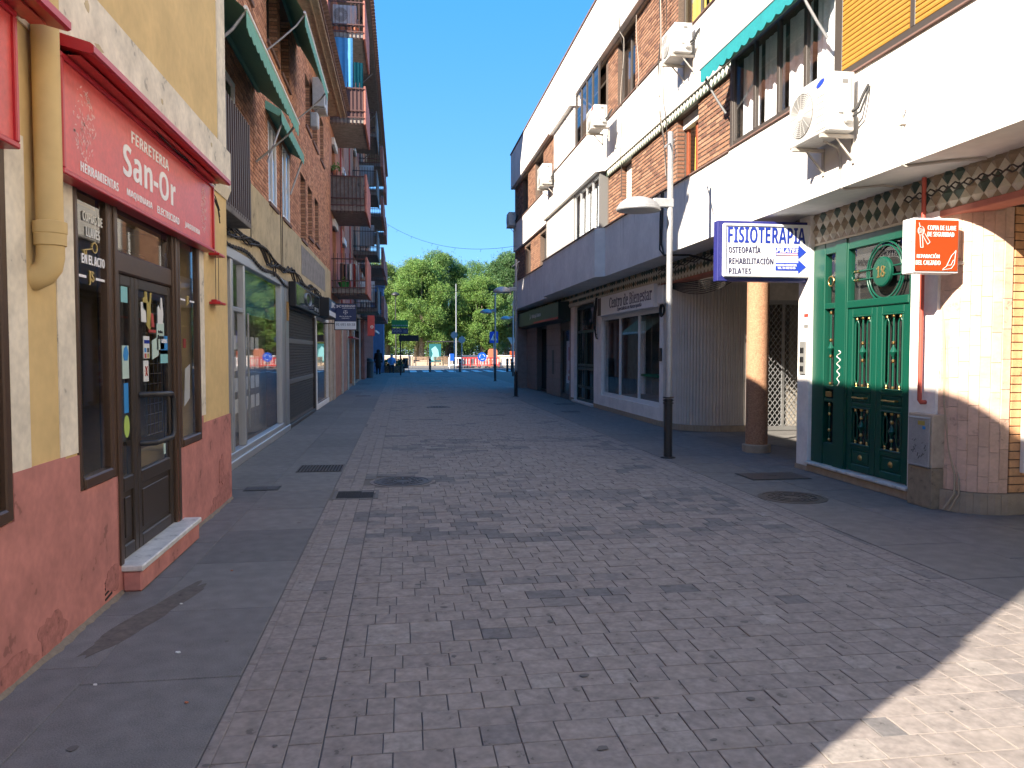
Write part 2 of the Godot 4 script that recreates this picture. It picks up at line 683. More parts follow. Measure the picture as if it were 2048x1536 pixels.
func ground() -> void:
	var s := sh()
	quad(s, Vector3(-400, -0.09, 200), Vector3(400, -0.09, 200), Vector3(400, -0.09, -600), Vector3(-400, -0.09, -600), Vector3.UP)
	ob("ground", s, M.earth).set_meta("kind", "structure")
	# bed under the paving: what shows in the joints
	s = sh()
	bx(s, -2.3, -0.08, 3.0, 8.6, -0.0085, -58.0)
	ob("paving_bed", s, M.joint).set_meta("kind", "structure")
	var n := FastNoiseLite.new()
	n.seed = 11
	n.frequency = 0.22
	n.fractal_octaves = 3
	var mats := []
	for k in 8:
		mats.append(M["paver_%d" % k])
	# the carriageway of small setts, in rows across the street
	var lane := structure("pedestrian_street", Vector3(1.5, 0, -20))
	var meshes := []
	for l in UNIT_LEN:
		meshes.append(paver_mesh(l - 0.004, 0.1555))
	var list := []
	var z := -1.6
	while z > -47.0:
		var x := -0.318
		while x < 3.37:
			var k: int = [0, 1, 1, 1, 2, 2][rng.randi() % 6]
			var l: float = UNIT_LEN[k]
			var cut := 1.0
			if x + l > 3.36:      # the last stone of a row is cut to fit
				cut = (3.417 - x) / l
				l = 3.417 - x
			var c := Vector3(x + l / 2, rng.randf_range(-0.0025, 0.0015), z)
			# room for the covers set into the lane
			if Vector2(c.x - 0.0, c.z + 9.25).length() > 0.40 and Vector2(c.x - 1.0, c.z + 21.5).length() > 0.34:
				var b := Basis.from_euler(Vector3(rng.randf_range(-.006, .006), rng.randf_range(-.006, .006), rng.randf_range(-.006, .006))) * Basis.from_scale(Vector3(cut, 1, 1))
				list.append([k, Transform3D(b, c), tone_at(c.x, c.z, n)])
			x += l
		z -= 0.159
	lay(lane, "paver", meshes, list, mats, PAVER_COLS, M.paver_all)
	# border courses: three columns on the left, two on the right
	var edge := structure("paving_border", Vector3(-0.55, 0, -20))
	var em := [paver_mesh(0.130, 0.208), paver_mesh(0.045, 0.6, 0.003)]
	list = []
	for col in [[-0.655, 0], [-0.521, 0], [-0.387, 0], [3.485, 0], [3.62, 0], [-0.744, 1], [3.712, 1]]:
		z = -1.6 - rng.randf() * 0.2
		var step := 0.212 if col[1] == 0 else 0.606
		while z > -47.0:
			var c := Vector3(col[0], rng.randf_range(-0.002, 0.001), z)
			var gully: bool = absf(c.x + 0.5) < 0.25 and absf(c.z + 8.42) < 0.26
			if not gully and Vector2(c.x - 0.0, c.z + 9.25).length() > 0.42:
				var tone := tone_at(c.x, c.z, n) if rng.randf() < 0.4 else (int(rng.randf() * 5) % 5)
				list.append([col[1], Transform3D(Basis(Vector3.UP, rng.randf_range(-.004, .004)), c), tone])
			z -= step
	lay(edge, "border_paver", em, list, mats, PAVER_COLS, M.paver_all)
	# granite slabs of the two pavements and of the square at the end
	var gm := [M.granite, M.granite_dark, M.granite_light]
	var gw := [M.granite_warm, M.granite_warm_dark, M.granite_warm]
	for side in [[-2.26, [-2.26, -1.5, -0.772]], [3.74, [3.742, 4.5, 5.3]]]:
		var pave := structure("pavement", Vector3(side[0], 0, -10))
		var cols: Array = side[1]
		for c in cols.size() - 1:
			z = -0.5 - rng.randf() * 0.5
			while z > -57.0:
				var l := rng.randf_range(0.75, 1.15) if z > -20 else rng.randf_range(1.2, 2.2)
				s = sh()
				var y := rng.randf_range(-0.0015, 0.001)
				bx(s, cols[c] + 0.0015, -0.03, z, cols[c + 1] - 0.0015, y, z - l + 0.006, 0.003)
				var pick: int = [0, 0, 0, 1, 2][rng.randi() % 5]
				ob("slab", s, (gm if side[0] < 0.0 else gw)[pick], pave)
				z -= l
	var sq := structure("pavement", Vector3(1.5, 0, -52))
	for i in 7:
		for j in 5:
			s = sh()
			bx(s, -0.77 + i * 0.645, -0.03, -47.05 - j * 2.0, -0.77 + (i + 1) * 0.645 - 0.004, rng.randf_range(-.001, .001), -49.04 - j * 2.0, 0.003)
			ob("slab", s, gm[rng.randi() % 3], sq)
	# the passage floor and the ground in front of the rounded shop corner
	var ps := structure("passage_floor", Vector3(6, 0, -11))
	for i in 4:
		for j in 6:
			s = sh()
			bx(s, 5.302 + i * 0.8, -0.03, -9.6 - j * 0.75, 6.098 + i * 0.8, rng.randf_range(-.001, .001), -10.347 - j * 0.75, 0.0025)
			ob("slab", s, gm[rng.randi() % 3], ps)
	var cs := structure("pavement", Vector3(6, 0, -4))
	for i in 4:
		for j in 7:
			s = sh()
			bx(s, 5.302 + i * 0.8, -0.03, -0.6 - j * 0.9, 6.098 + i * 0.8, rng.randf_range(-.001, .001), -1.497 - j * 0.9, 0.0025)
			ob("slab", s, gw[rng.randi() % 3], cs)
	# road beyond, its crossing and the park edge
	s = sh()
	bx(s, -120, -0.2, -58.0, 120, -0.012, -73.5)
	ob("road", s, M.asphalt).set_meta("kind", "structure")
	for k in 11:
		s = sh()
		bx(s, -0.4 + k * 1.0, -0.011, -58.6, 0.12 + k * 1.0, -0.006, -63.4)
		var o := ob("crossing_stripe", s, M.road_paint, self, Vector3(-0.14 + k, -0.01, -61.0))
		o.set_meta("kind", "structure")
	s = sh()
	bx(s, -4, -0.011, -67.5, 12, -0.007, -67.7)
	ob("lane_line", s, M.road_paint).set_meta("kind", "structure")
	var kerb := structure("kerb", Vector3(3, 0, -73.6))
	for k in 30:
		s = sh()
		bx(s, -12 + k * 1.0, -0.1, -73.5, -11.012 + k * 1.0, 0.13, -73.75, 0.01)
		ob("kerb_stone", s, M.granite_light, kerb)
	s = sh()
	bx(s, -60, -0.2, -73.75, 60, 0.12, -78.0)
	ob("park_pavement", s, M.granite_light).set_meta("kind", "structure")
	covers()

func covers() -> void:
	# round covers
	for d in [[Vector3(0.0, 0, -9.25), .30, "round iron manhole cover at the edge of the setts on the left", .39], [Vector3(4.10, 0, -7.62), .31, "round iron manhole cover on the right pavement before the green door", .33], [Vector3(1.0, 0, -21.5), .28, "small far manhole cover in the middle distance of the sett lane", .33]]:
		var t := thing("manhole_cover", d[2], "manhole cover", d[0], "round covers in the paving")
		var s := sh()
		disc(s, d[0], d[1] + 0.045, -0.02, 0.003, 36, d[1] + 0.006)
		ob("ring", s, M.iron, t)
		s = sh()
		disc(s, d[0], d[1], -0.02, 0.001, 36)
		for r in [0.35, 0.62, 0.85]:
			disc(s, d[0], d[1] * r, 0.001, 0.006, 30, d[1] * r - 0.018)
		for k in 12:
			var a := TAU * k / 12
			var v := Vector3(cos(a), 0, sin(a))
			bar(s, d[0] + v * d[1] * .38 + Vector3.UP * .003, d[0] + v * d[1] * .82 + Vector3.UP * .003, .018, .006)
		ob("lid", s, M.iron, t)
		if d[3] > d[1] + 0.05:
			s = sh()
			disc(s, d[0], d[3], -0.02, -0.003, 36, d[1] + 0.046)
			ob("mortar_collar", s, M.paver_3, t)
	# gully grate between setts and pavement
	var g := thing("drain_grate", "dark rectangular gully grate set in the left border course", "drain grate", Vector3(-0.5, 0, -8.42))
	var s := sh()
	for q in [[-0.74, -8.67, -0.26, -8.635], [-0.74, -8.205, -0.26, -8.17], [-0.74, -8.635, -0.705, -8.205], [-0.295, -8.635, -0.26, -8.205]]:
		bx(s, q[0], -0.02, q[1], q[2], 0.004, q[3], .002)
	ob("frame", s, M.granite_dark, g)
	for k in 11:
		s = sh()
		bx(s, -0.705, -0.0065, -8.62 + k * 0.038, -0.295, 0.0, -8.605 + k * 0.038, .002)
		ob("bar", s, M.iron_dark, g)
	s = sh()
	bx(s, -0.705, -0.0078, -8.635, -0.295, -0.0070, -8.205)
	ob("pit", s, M.void, g)
	# ventilation grate in the left pavement
	var v := thing("pavement_grate", "flat rusty ventilation grate in the left pavement before the glass shopfront", "grate", Vector3(-1.08, 0, -10.4))
	s = sh()
	bx(s, -1.36, 0.0005, -10.68, -0.80, 0.003, -10.1)
	ob("pan", s, M.void, v)
	for k in 15:
		s = sh()
		bx(s, -1.36 + k * 0.04, 0.003, -10.68, -1.342 + k * 0.04, 0.010, -10.1)
		ob("bar", s, M.iron, v)
	s = sh()
	for k in 7:
		bx(s, -1.36, 0.003, -10.66 + k * .093, -0.80, 0.008, -10.648 + k * .093)
	ob("cross_bars", s, M.iron, v)
	# small flat covers
	for q in [[-1.57, -8.95, .19, .14, "small square iron cover in the left pavement beside the yellow building corner"], [4.55, -8.95, .38, .26, "flat grey rectangular cover in the right pavement beside the white pillar"], [4.3, -19.4, .22, .2, "small dark cover in the right pavement before the wellness centre"], [4.75, -22.3, .28, .22, "dark cover in the right pavement before the dark green far door"], [-1.35, -27.3, .26, .14, "narrow dark grate in the left pavement before the orange rendered piers"]]:
		var o := thing("utility_cover", q[4], "cover", Vector3(q[0], 0, q[1]), "flat covers in the pavements")
		s = sh()
		bx(s, q[0] - q[2], .0005, q[1] - q[3], q[0] + q[2], .005, q[1] + q[3], .002)
		ob("frame", s, M.iron_dark, o)
		s = sh()
		bx(s, q[0] - q[2] + .02, .0055, q[1] - q[3] + .02, q[0] + q[2] - .02, .0085, q[1] + q[3] - .02, .001)
		for k in 4:
			bx(s, q[0] - .05 + .03 * k, .0085, q[1] - .02, q[0] - .035 + .03 * k, .0105, q[1] + .02)
		ob("lid", s, M.iron, o)
	# crumbs of litter and a spill on the left pavement
	for q in [[-1.35, -4.9, .011, "pale paper scrap on the left pavement beside the dark spill"], [-1.15, -4.1, .016, "largest pale scrap on the left pavement, midway to the border stones"], [-1.42, -3.75, .011, "pale scrap nearest the view on the left pavement by the wall"], [-0.95, -3.5, .010, "reddish leaf scrap on the left pavement next to the border stones"], [-1.2, -5.6, .010, "reddish scrap on the left pavement level with the door step"]]:
		s = sh()
		prism(s, [Vector2(-1, -.4), Vector2(.2, -.7), Vector2(1, .1), Vector2(.3, .6), Vector2(-.6, .5)], Vector3(q[0], .002, q[1]), Vector3(q[2], 0, q[2] * .3), Vector3(-q[2] * .3, 0, q[2]), Vector3(0, .004, 0))
		solo("paper_scrap", s, M.paper if q[2] > .0105 else M.terracotta, q[3], "litter", Vector3(q[0], 0, q[1]), "scraps of litter on the left pavement")
	# trodden gum and grease spots on the paving
	s = sh()
	for k in 150:
		var z := -2.4 - 16.0 * pow(rng.randf(), 1.6)
		var p := Vector3(rng.randf_range(-1.6, 5.1), .0018 if true else 0.0, z)
		var ra := rng.randf_range(.008, .026)
		prism(s, blot(k, 9, .5), p, Vector3(ra, 0, 0), Vector3(0, 0, ra * rng.randf_range(.6, 1.1)), Vector3(0, .0006, 0))
	stuff(ob("gum_spots", s, M.gum))
	s = sh()
	var pts := []
	var nn := FastNoiseLite.new()
	nn.seed = 5
	for k in 40:
		var a := TAU * k / 40
		var r := 1.0 + 0.45 * nn.get_noise_1d(k * 14.0)
		pts.append(Vector2(cos(a) * r, sin(a) * r))
	prism(s, pts, Vector3(-1.47, .0012, -4.72), Vector3(.085, 0, .02), Vector3(-.16, 0, .66), Vector3(0, .0008, 0))
	solo("spill", s, M.stain, "dark dried spill streaked across the left pavement below the door step", "stain", Vector3(-1.45, 0, -4.72))

# ================================================================ bricks and windows shared by the facades
var brick_unit: ArrayMesh

# collects brick placements for a facade at x that looks along side (+1: +X, -1: -X); rects are [z0, z1, y0, y1]
func brick_list(x: float, side: int, rects: Array, course := 0.067, length := 0.240) -> Array:
	var out := []
	var turn := Basis(Vector3.UP, PI / 2 * side)
	for r in rects:
		var z0: float = minf(r[0], r[1])
		var z1: float = maxf(r[0], r[1])
		var rows := int((r[3] - r[2]) / course)
		for i in rows:
			var y: float = r[2] + (i + 0.5) * (r[3] - r[2]) / rows
			var z := z0 - (0.0 if i % 2 == 0 else length / 2)
			while z < z1 - 0.02:
				var a := maxf(z, z0)
				var b := minf(z + length, z1)
				if b - a > 0.04:
					var l := (b - a - 0.022) / 0.233
					var j := rng.randf_range(-0.0025, 0.0025)
					out.append([0, Transform3D(turn * Basis.from_scale(Vector3(l, 1, 1)), Vector3(x + side * j, y + rng.randf_range(-.0015, .0015), (a + b) / 2)), [0, 0, 1, 2, 3, 4][rng.randi() % 6]])
				z += length
	return out

func brick_box(h: float) -> ArrayMesh:
	var s := sh()
	bx(s, -0.1165, -h / 2, -0.012, 0.1165, h / 2, 0.009, 0.004)
	return s.commit()

const LEFT_COLS := [[.57, .265, .145], [.47, .21, .115], [.66, .33, .185], [.38, .17, .096], [.60, .29, .165]]

# a window in a facade: frame with panes; returns the frame
func window(parent: Node3D, called: String, x: float, side: int, z0: float, z1: float, y0: float, y1: float, panes: int, frame: Material, w := 0.05, curtain: Material = null, pane := "pane", cover := 1.0) -> MeshInstance3D:
	var s := sh()
	var a := minf(z0, z1)
	var b := maxf(z0, z1)
	var x1 := x - side * 0.05
	bx(s, x, y0, a, x1, y0 + w, b, .004)
	bx(s, x, y1 - w, a, x1, y1, b, .004)
	for i in panes + 1:
		var z := a + (b - a - w) * i / panes
		bx(s, x, y0 + w, z, x1, y1 - w, z + w, .004)
	var f := ob(called, s, frame, parent)
	for i in panes:
		s = sh()
		var p0 := a + (b - a - w) * i / panes + w
		var p1 := a + (b - a - w) * (i + 1) / panes
		var xp := x - side * (0.02 + 0.004 * (i % 2))
		quad(s, Vector3(xp, y0 + w, p0), Vector3(xp, y0 + w, p1), Vector3(xp, y1 - w, p1), Vector3(xp, y1 - w, p0), Vector3(side, 0, 0))
		ob("pane", s, M[pane], f)
		if curtain:
			s = sh()
			var d := p1 - p0
			cloth(s, Vector3(x - side * .13, y1 - w, p0 + .01 if side < 0 else p1 - .01), Vector3(x - side * .13, y1 - w, (p0 + d * cover) if side < 0 else (p1 - d * cover)), y1 - y0 - w * 1.5, 3.0 + 2.0 * (i % 2), .018, 16)
			ob("curtain", s, curtain, f)
	return f

# roller shutter of slats in front of an opening
func shutter(parent: Node3D, x: float, side: int, z0: float, z1: float, y0: float, y1: float, m: Material, pitch := 0.045) -> void:
	var n := int((y1 - y0) / pitch)
	for i in n:
		var s := sh()
		var y := y0 + (y1 - y0) * i / n
		var h := (y1 - y0) / n
		prism(s, [Vector2(0, .003), Vector2(.006, .008), Vector2(.009, h * .5), Vector2(.006, h - .006), Vector2(0, h - .001), Vector2(-.008, h - .001), Vector2(-.008, .003)], Vector3(x, y, minf(z0, z1)), Vector3(side, 0, 0), Vector3.UP, Vector3(0, 0, absf(z1 - z0)))
		ob("shutter_slat", s, m, parent)

# air conditioner built at the origin: back plane at x = 0, body towards -X, length along z from -l/2 to l/2, bottom at y = 0
func ac_unit(label: String, l: float, h: float, d: float, badge: Material = null) -> Node3D:
	var t := thing("air_conditioner", label, "air conditioner", Vector3.ZERO, "air conditioners on the facades")
	var s := sh()
	bx(s, -.07, 0, -l / 2, -.07 - d, h, l / 2, .012)
	ob("casing", s, M.ac_white, t)
	var xf := -.07 - d
	var c := Vector3(xf - .004, h * .5, -l * .16)
	var r := minf(h * .42, l * .30)
	s = sh()
	var b := Basis(Vector3.BACK, PI / 2)
	lathe(s, Transform3D(b, c), [Vector2(r, -.004), Vector2(r, .001), Vector2(0.0, .001)], 32)
	ob("fan_well", s, M.ac_grey, t)
	s = sh()
	for k in 9:
		var rr := r * (0.28 + 0.085 * k)
		lathe(s, Transform3D(b, c), [Vector2(rr, .001), Vector2(rr, .010), Vector2(rr - .006, .010), Vector2(rr - .006, .001)], 32)
	for k in 16:
		var a := TAU * k / 16
		var v := Vector3(0, cos(a), sin(a))
		bar(s, c + v * r * .2 - Vector3(.008, 0, 0), c + v * r - Vector3(.008, 0, 0), .005, .004, Vector3.RIGHT)
	ob("fan_grille", s, M.ac_white, t)
	s = sh()
	lathe(s, Transform3D(b, c), [Vector2(r * .24, 0), Vector2(r * .24, .013), Vector2(r * .2, .016), Vector2(0, .016)], 20)
	ob("fan_hub", s, M.ac_white, t)
	s = sh()
	bx(s, xf - .005, h * .07, l * .20, xf + .002, h * .93, l * .45, .004)
	for k in 5:
		bx(s, xf - .009, h * (.2 + .11 * k), l * .22, xf - .004, h * (.2 + .11 * k) + .006, l * .43)
	ob("front_panel", s, M.ac_white, t)
	if badge:
		s = sh()
		var pts := []
		for k in 20:
			pts.append(Vector2(cos(TAU * k / 20) * .075, sin(TAU * k / 20) * .03 + cos(TAU * k / 20) * .018))
		prism(s, pts, Vector3(xf - .006, h * .86, l * .32), Vector3(0, 0, 1), Vector3.UP, Vector3(-.004, 0, 0))
		ob("badge", s, badge, t)
	# service side, towards +z
	s = sh()
	bx(s, -.12, h * .30, l / 2 - .002, -.07 - d * .62, h * .92, l / 2 + .012, .003)
	bx(s, -.10, h * .12, l / 2 - .002, -.07 - d * .45, h * .42, l / 2 + .05, .02)
	ob("service_cover", s, M.ac_white, t)
	s = sh()
	bx(s, -.07 - d * .3, h * .80, l / 2 + .012, -.07 - d * .5, h * .86, l / 2 + .016)
	ob("vent_slot", s, M.ac_grey, t)
	for k in [-1, 1]:
		s = sh()
		var z: float = k * l * .36
		bx(s, 0, -.045, z - .02, -.07 - d - .02, -.005, z + .02, .003)
		bx(s, 0, -.30, z - .02, -.02, -.045, z + .02)
		bar(s, Vector3(-.012, -.26, z), Vector3(-d * .7, -.045, z), .018, .018)
		ob("bracket", s, M.conduit, t)
	s = sh()
	tube(s, [Vector3(-.13, h * .30, l / 2 + .03), Vector3(-.10, h * .34, l / 2 + .10), Vector3(-.06, h * .55, l / 2 + .13), Vector3(0.0, h * .72, l / 2 + .12)], .016, 6)
	tube(s, [Vector3(-.12, h * .22, l / 2 + .03), Vector3(-.09, h * .26, l / 2 + .13), Vector3(-.05, h * .5, l / 2 + .16), Vector3(0.0, h * .68, l / 2 + .15)], .012, 6)
	ob("pipe", s, M.rubber, t)
	return t

# ================================================================ left side: the yellow hardware shop
func yellow_building() -> void:
	var b := thing("yellow_building", "yellow rendered building with pink base that houses the hardware shop", "building", Vector3(-1.8, 0, -4.3))
	var x := -1.8
	var holes := [[-4.58, -5.23, .76, 2.52], [-5.23, -6.47, .17, 2.52], [-6.47, -7.24, .76, 2.52], [-2.2, -3.84, .76, 2.56]]
	var s := sh()
	wall(s, x, x - .3, -.3, -8.4, 0, 6.15, holes)
	bx(s, x - .3, 0, -.3, x - 7.5, 6.15, -.6)
	bx(s, x - .3, 0, -8.1, x - 7.5, 6.15, -8.4)
	ob("wall", s, M.yellow, b)
	s = sh()
	bx(s, x - 7.5, 0, -.6, x - 7.2, 6.15, -8.1)
	bx(s, x - .3, 2.7, -.6, x - 7.2, 2.9, -8.1)
	bx(s, x - 1.5, .17, -4.45, x - 1.45, 2.7, -7.4)
	bx(s, x - .3, .10, -.6, x - 7.2, .16, -8.1)
	ob("interior", s, M.room, b)
	s = sh()
	bx(s, x + .35, 6.15, -.2, x - 7.7, 6.3, -8.45)
	prism(s, [Vector2(.3, 0), Vector2(-3.7, 1.3), Vector2(-7.7, 0)], Vector3(x, 6.3, -.2), Vector3(1, 0, 0), Vector3.UP, Vector3(0, 0, -8.25))
	ob("roof", s, M.roof_tile, b)
	# pink base coat, a little proud, its top edge stepping up towards the near end
	s = sh()
	wall(s, x + .012, x, -.3, -4.4, .002, .985, holes)
	wall(s, x + .012, x, -4.4, -7.3, .002, .97, holes)
	wall(s, x + .012, x, -7.3, -8.41, .002, .90, holes)
	bx(s, x + .012, .002, -8.4, x - .3, .90, -8.412)
	ob("base_coat", s, M.dado, b)
	# cream painted bands
	s = sh()
	for q in [[-3.845, -4.03, .985], [-4.36, -4.58, .985], [-7.24, -7.41, .97]]:
		s = sh()
		wall(s, x + .007, x, q[0], q[1], q[2], 2.58)
		ob("painted_surround", s, M.cream, b)
	s = sh()
	prism(s, [Vector2(0, 3.12), Vector2(.012, 3.12), Vector2(.05, 3.22), Vector2(.05, 3.60), Vector2(.02, 3.63), Vector2(0, 3.63)], Vector3(x, 0, -.3), Vector3(1, 0, 0), Vector3.UP, Vector3(0, 0, -8.11))
	ob("string_course", s, M.cream, b)
	s = sh()
	wall(s, x + .009, x, -8.06, -8.41, 3.632, 6.14)
	ob("quoin", s, M.cream, b)
	var gn := FastNoiseLite.new()
	gn.seed = 77
	gn.frequency = 1.8
	for q in [[-.4, -5.19], [-6.65, -8.42]]:
		s = sh()
		var n := int((q[0] - q[1]) / .06)
		for k in n:
			var za: float = lerpf(q[0], q[1], float(k) / n)
			var zb: float = lerpf(q[0], q[1], float(k + 1) / n)
			var wa := .022 + .030 * maxf(gn.get_noise_1d(za * 3.0), -.6)
			var wb := .022 + .030 * maxf(gn.get_noise_1d(zb * 3.0), -.6)
			quad(s, Vector3(x + .012, .018 + wa * .2, za), Vector3(x + .012, .018 + wb * .2, zb), Vector3(x + .012 + wb, .001, zb), Vector3(x + .012 + wa, .001, za), Vector3(1, 1, 0))
		stuff(ob("grit", s, M.grit, b))
	# old stains on the base and flaked paint on the string course
	for q in [[-8.1, .14, .26, .20, 3], [-7.75, .06, .22, .10, 8], [-4.2, .10, .16, .10, 5], [-3.75, .05, .25, .08, 11], [-5.02, .14, .12, .09, 21], [-7.95, .36, .10, .14, 31]]:
		s = sh()
		prism(s, blot(q[4], 26, .55), Vector3(x + .0122 + .00004 * q[4], q[1], q[0]), Vector3(0, 0, q[2]), Vector3(0, q[3], 0), Vector3(.0006 + .00011 * q[4], 0, 0))
		ob("stain", s, M.dado_stain, b)
	for q in [[-4.72, 3.50, .035, .03, 2], [-5.35, 3.22, .05, .018, 4], [-6.1, 3.40, .03, .02, 6], [-6.9, 3.30, .045, .022, 9], [-7.6, 3.48, .03, .02, 12], [-4.9, 3.33, .06, .016, 14]]:
		s = sh()
		prism(s, blot(q[4], 14, .8), Vector3(x + .0502, q[1], q[0]), Vector3(0, 0, q[2]), Vector3(0, q[3], 0), Vector3(.0012, 0, 0))
		ob("flaked_paint", s, M.beige, b)
	# vent slots near the ground
	s = sh()
	for k in 4:
		bar(s, Vector3(x + .012, .045 + .033 * k, -4.90), Vector3(x + .012, .060 + .033 * k, -5.01), .006, .014)
	ob("vent_slots", s, M.void, b)
	# door step
	s = sh()
	bx(s, x + .01, 0, -5.2, x + .13, .135, -6.62, .012)
	ob("step", s, M.dado, b)
	s = sh()
	bx(s, x - .12, .136, -5.18, x + .145, .178, -6.64, .008)
	ob("step_slab", s, M.marble, b)
	# joinery: windows and door
	var fr: Material = M.brown_frame
	for w in [[-4.585, -5.12, .765, 2.515], [-6.58, -7.235, .765, 2.515], [-2.3, -3.835, .765, 2.555]]:
		s = sh()
		var z0: float = w[0]
		var z1: float = w[1]
		for r in [[z0, z0 - .045], [z1 + .06, z1]]:
			bx(s, x + .014, w[2], r[0], x - .05, w[3], r[1], .008)
			bx(s, x + .004, w[2] + .05, r[0] - .012, x - .04, w[3] - .05, r[1] - .02, .006)
		bx(s, x + .024, w[2], z0 - .045, x - .05, w[2] + .065, z1 + .06, .010)
		bx(s, x + .014, w[3] - .05, z0 - .045, x - .05, w[3], z1 + .06, .012)
		var f := ob("window", s, fr, b)
		s = sh()
		quad(s, Vector3(x - .01, w[2] + .06, z0 - .04), Vector3(x - .01, w[2] + .06, z1 + .05), Vector3(x - .01, w[3] - .04, z1 + .05), Vector3(x - .01, w[3] - .04, z0 - .04), Vector3.RIGHT)
		ob("pane", s, M.pane, f)
		if z0 < -4.0:
			var zc := (z0 + z1) / 2
			var big := z0 > -5.0
			for k in [-1, 1]:
				s = sh()
				bx(s, x - .009, 1.975, zc + k * .07, x - .007, 1.99, zc + k * .21)
				ob("print_line", s, M.letter_white, f)
			if big:
				txt(f, "lettering", "COPIAS DE", M.paper, Vector3(x - .006, 2.33, zc - .035), 90, .055, .29)
				txt(f, "lettering", "LLAVES", M.paper, Vector3(x - .006, 2.245, zc - .035), 90, .055, .20)
				txt(f, "lettering", "EN EL ACTO", M.letter_white, Vector3(x - .006, 2.085, zc - .035), 90, .055, .34)
				# key emblem
				s = sh()
				for k in 14:
					var a := TAU * k / 14
					var c := TAU * (k + 1) / 14
					var o := Vector3(x - .008, 2.165, zc - .06)
					bar(s, o + Vector3(0, sin(a) * .03, cos(a) * .04), o + Vector3(0, sin(c) * .03, cos(c) * .04), .006, .008, Vector3.RIGHT)
				bar(s, Vector3(x - .008, 2.155, zc - .02), Vector3(x - .008, 2.13, zc + .12), .006, .014, Vector3.RIGHT)
				bar(s, Vector3(x - .008, 2.135, zc + .07), Vector3(x - .008, 2.11, zc + .065), .006, .010, Vector3.RIGHT)
				bar(s, Vector3(x - .008, 2.13, zc + .10), Vector3(x - .008, 2.105, zc + .095), .006, .010, Vector3.RIGHT)
				ob("key_print", s, M.gold_print, f)
			txt(f, "emblem", "JS", M.gold_print, Vector3(x - .006, 1.98, zc), 90, .085, .075, "Droid Serif", 700)
			# grey showcase back and grid in the display
			s = sh()
			bx(s, x - .5, .8, z0 + .1, x - .48, 2.4, z1 - .1)
			ob("display_back", s, M.core, b)
			if not big:
				s = sh()
				for k in 14:
					bx(s, x - .30, .85 + .085 * k, z0 - .08, x - .295, .855 + .085 * k, z1 + .08)
				for k in 5:
					bx(s, x - .294, .85, z0 - .1 - .11 * k, x - .289, 2.0, z0 - .105 - .11 * k)
				ob("wire_rack", s, M.ac_grey, b)
				s = sh()
				prism(s, [Vector2(0, 0), Vector2(.17, .06), Vector2(.2, .36), Vector2(.04, .32)], Vector3(x - .05, 1.08, -6.92), Vector3(0, 0, -1), Vector3.UP, Vector3(-.004, 0, 0))
				ob("leaflet", s, M.paper, f)
				s = sh()
				bx(s, x - .045, 1.58, -6.9, x - .05, 1.66, -6.98)
				ob("red_leaflet", s, M.sticker_red, f)
	# door posts, transom and leaf
	s = sh()
	for z in [-5.12, -6.44]:
		bx(s, x + .012, .18, z, x - .08, 2.515, z - .13, .010)
		bx(s, x + .022, .18, z - .035, x + .008, 2.515, z - .095, .008)
	bx(s, x - .01, 2.47, -5.26, x - .08, 2.515, -6.44)
	bx(s, x + .0, 2.06, -5.26, x - .08, 2.20, -6.44, .012)
	var tf := ob("transom", s, fr, b)
	s = sh()
	quad(s, Vector3(x - .012, 2.2, -5.26), Vector3(x - .012, 2.2, -6.44), Vector3(x - .012, 2.47, -6.44), Vector3(x - .012, 2.47, -5.26), Vector3.RIGHT)
	ob("pane", s, M.pane, tf)
	for leaf in [[-5.255, -5.60], [-5.604, -6.438]]:
		s = sh()
		var z0: float = leaf[0]
		var z1: float = leaf[1]
		var xd := x - .012
		bx(s, xd, .18, z0, xd - .05, 2.055, z0 - .075, .008)
		bx(s, xd, .18, z1 + .075, xd - .05, 2.055, z1, .008)
		bx(s, xd, 1.98, z0 - .075, xd - .05, 2.055, z1 + .075, .008)
		bx(s, xd, .62, z0 - .075, xd - .05, .72, z1 + .075, .008)
		bx(s, xd, .18, z0 - .075, xd - .05, .27, z1 + .075, .008)
		bx(s, xd - .02, .27, z0 - .075, xd - .04, .62, z1 + .075)
		bx(s, xd - .008, .31, z0 - .12, xd - .02, .58, z1 + .12, .008)
		var d := ob("door", s, M.door_brown, b)
		s = sh()
		quad(s, Vector3(xd - .012, .72, z0 - .075), Vector3(xd - .012, .72, z1 + .075), Vector3(xd - .012, 1.98, z1 + .075), Vector3(xd - .012, 1.98, z0 - .075), Vector3.RIGHT)
		ob("pane", s, M.pane, d)
		var xs := xd - .010
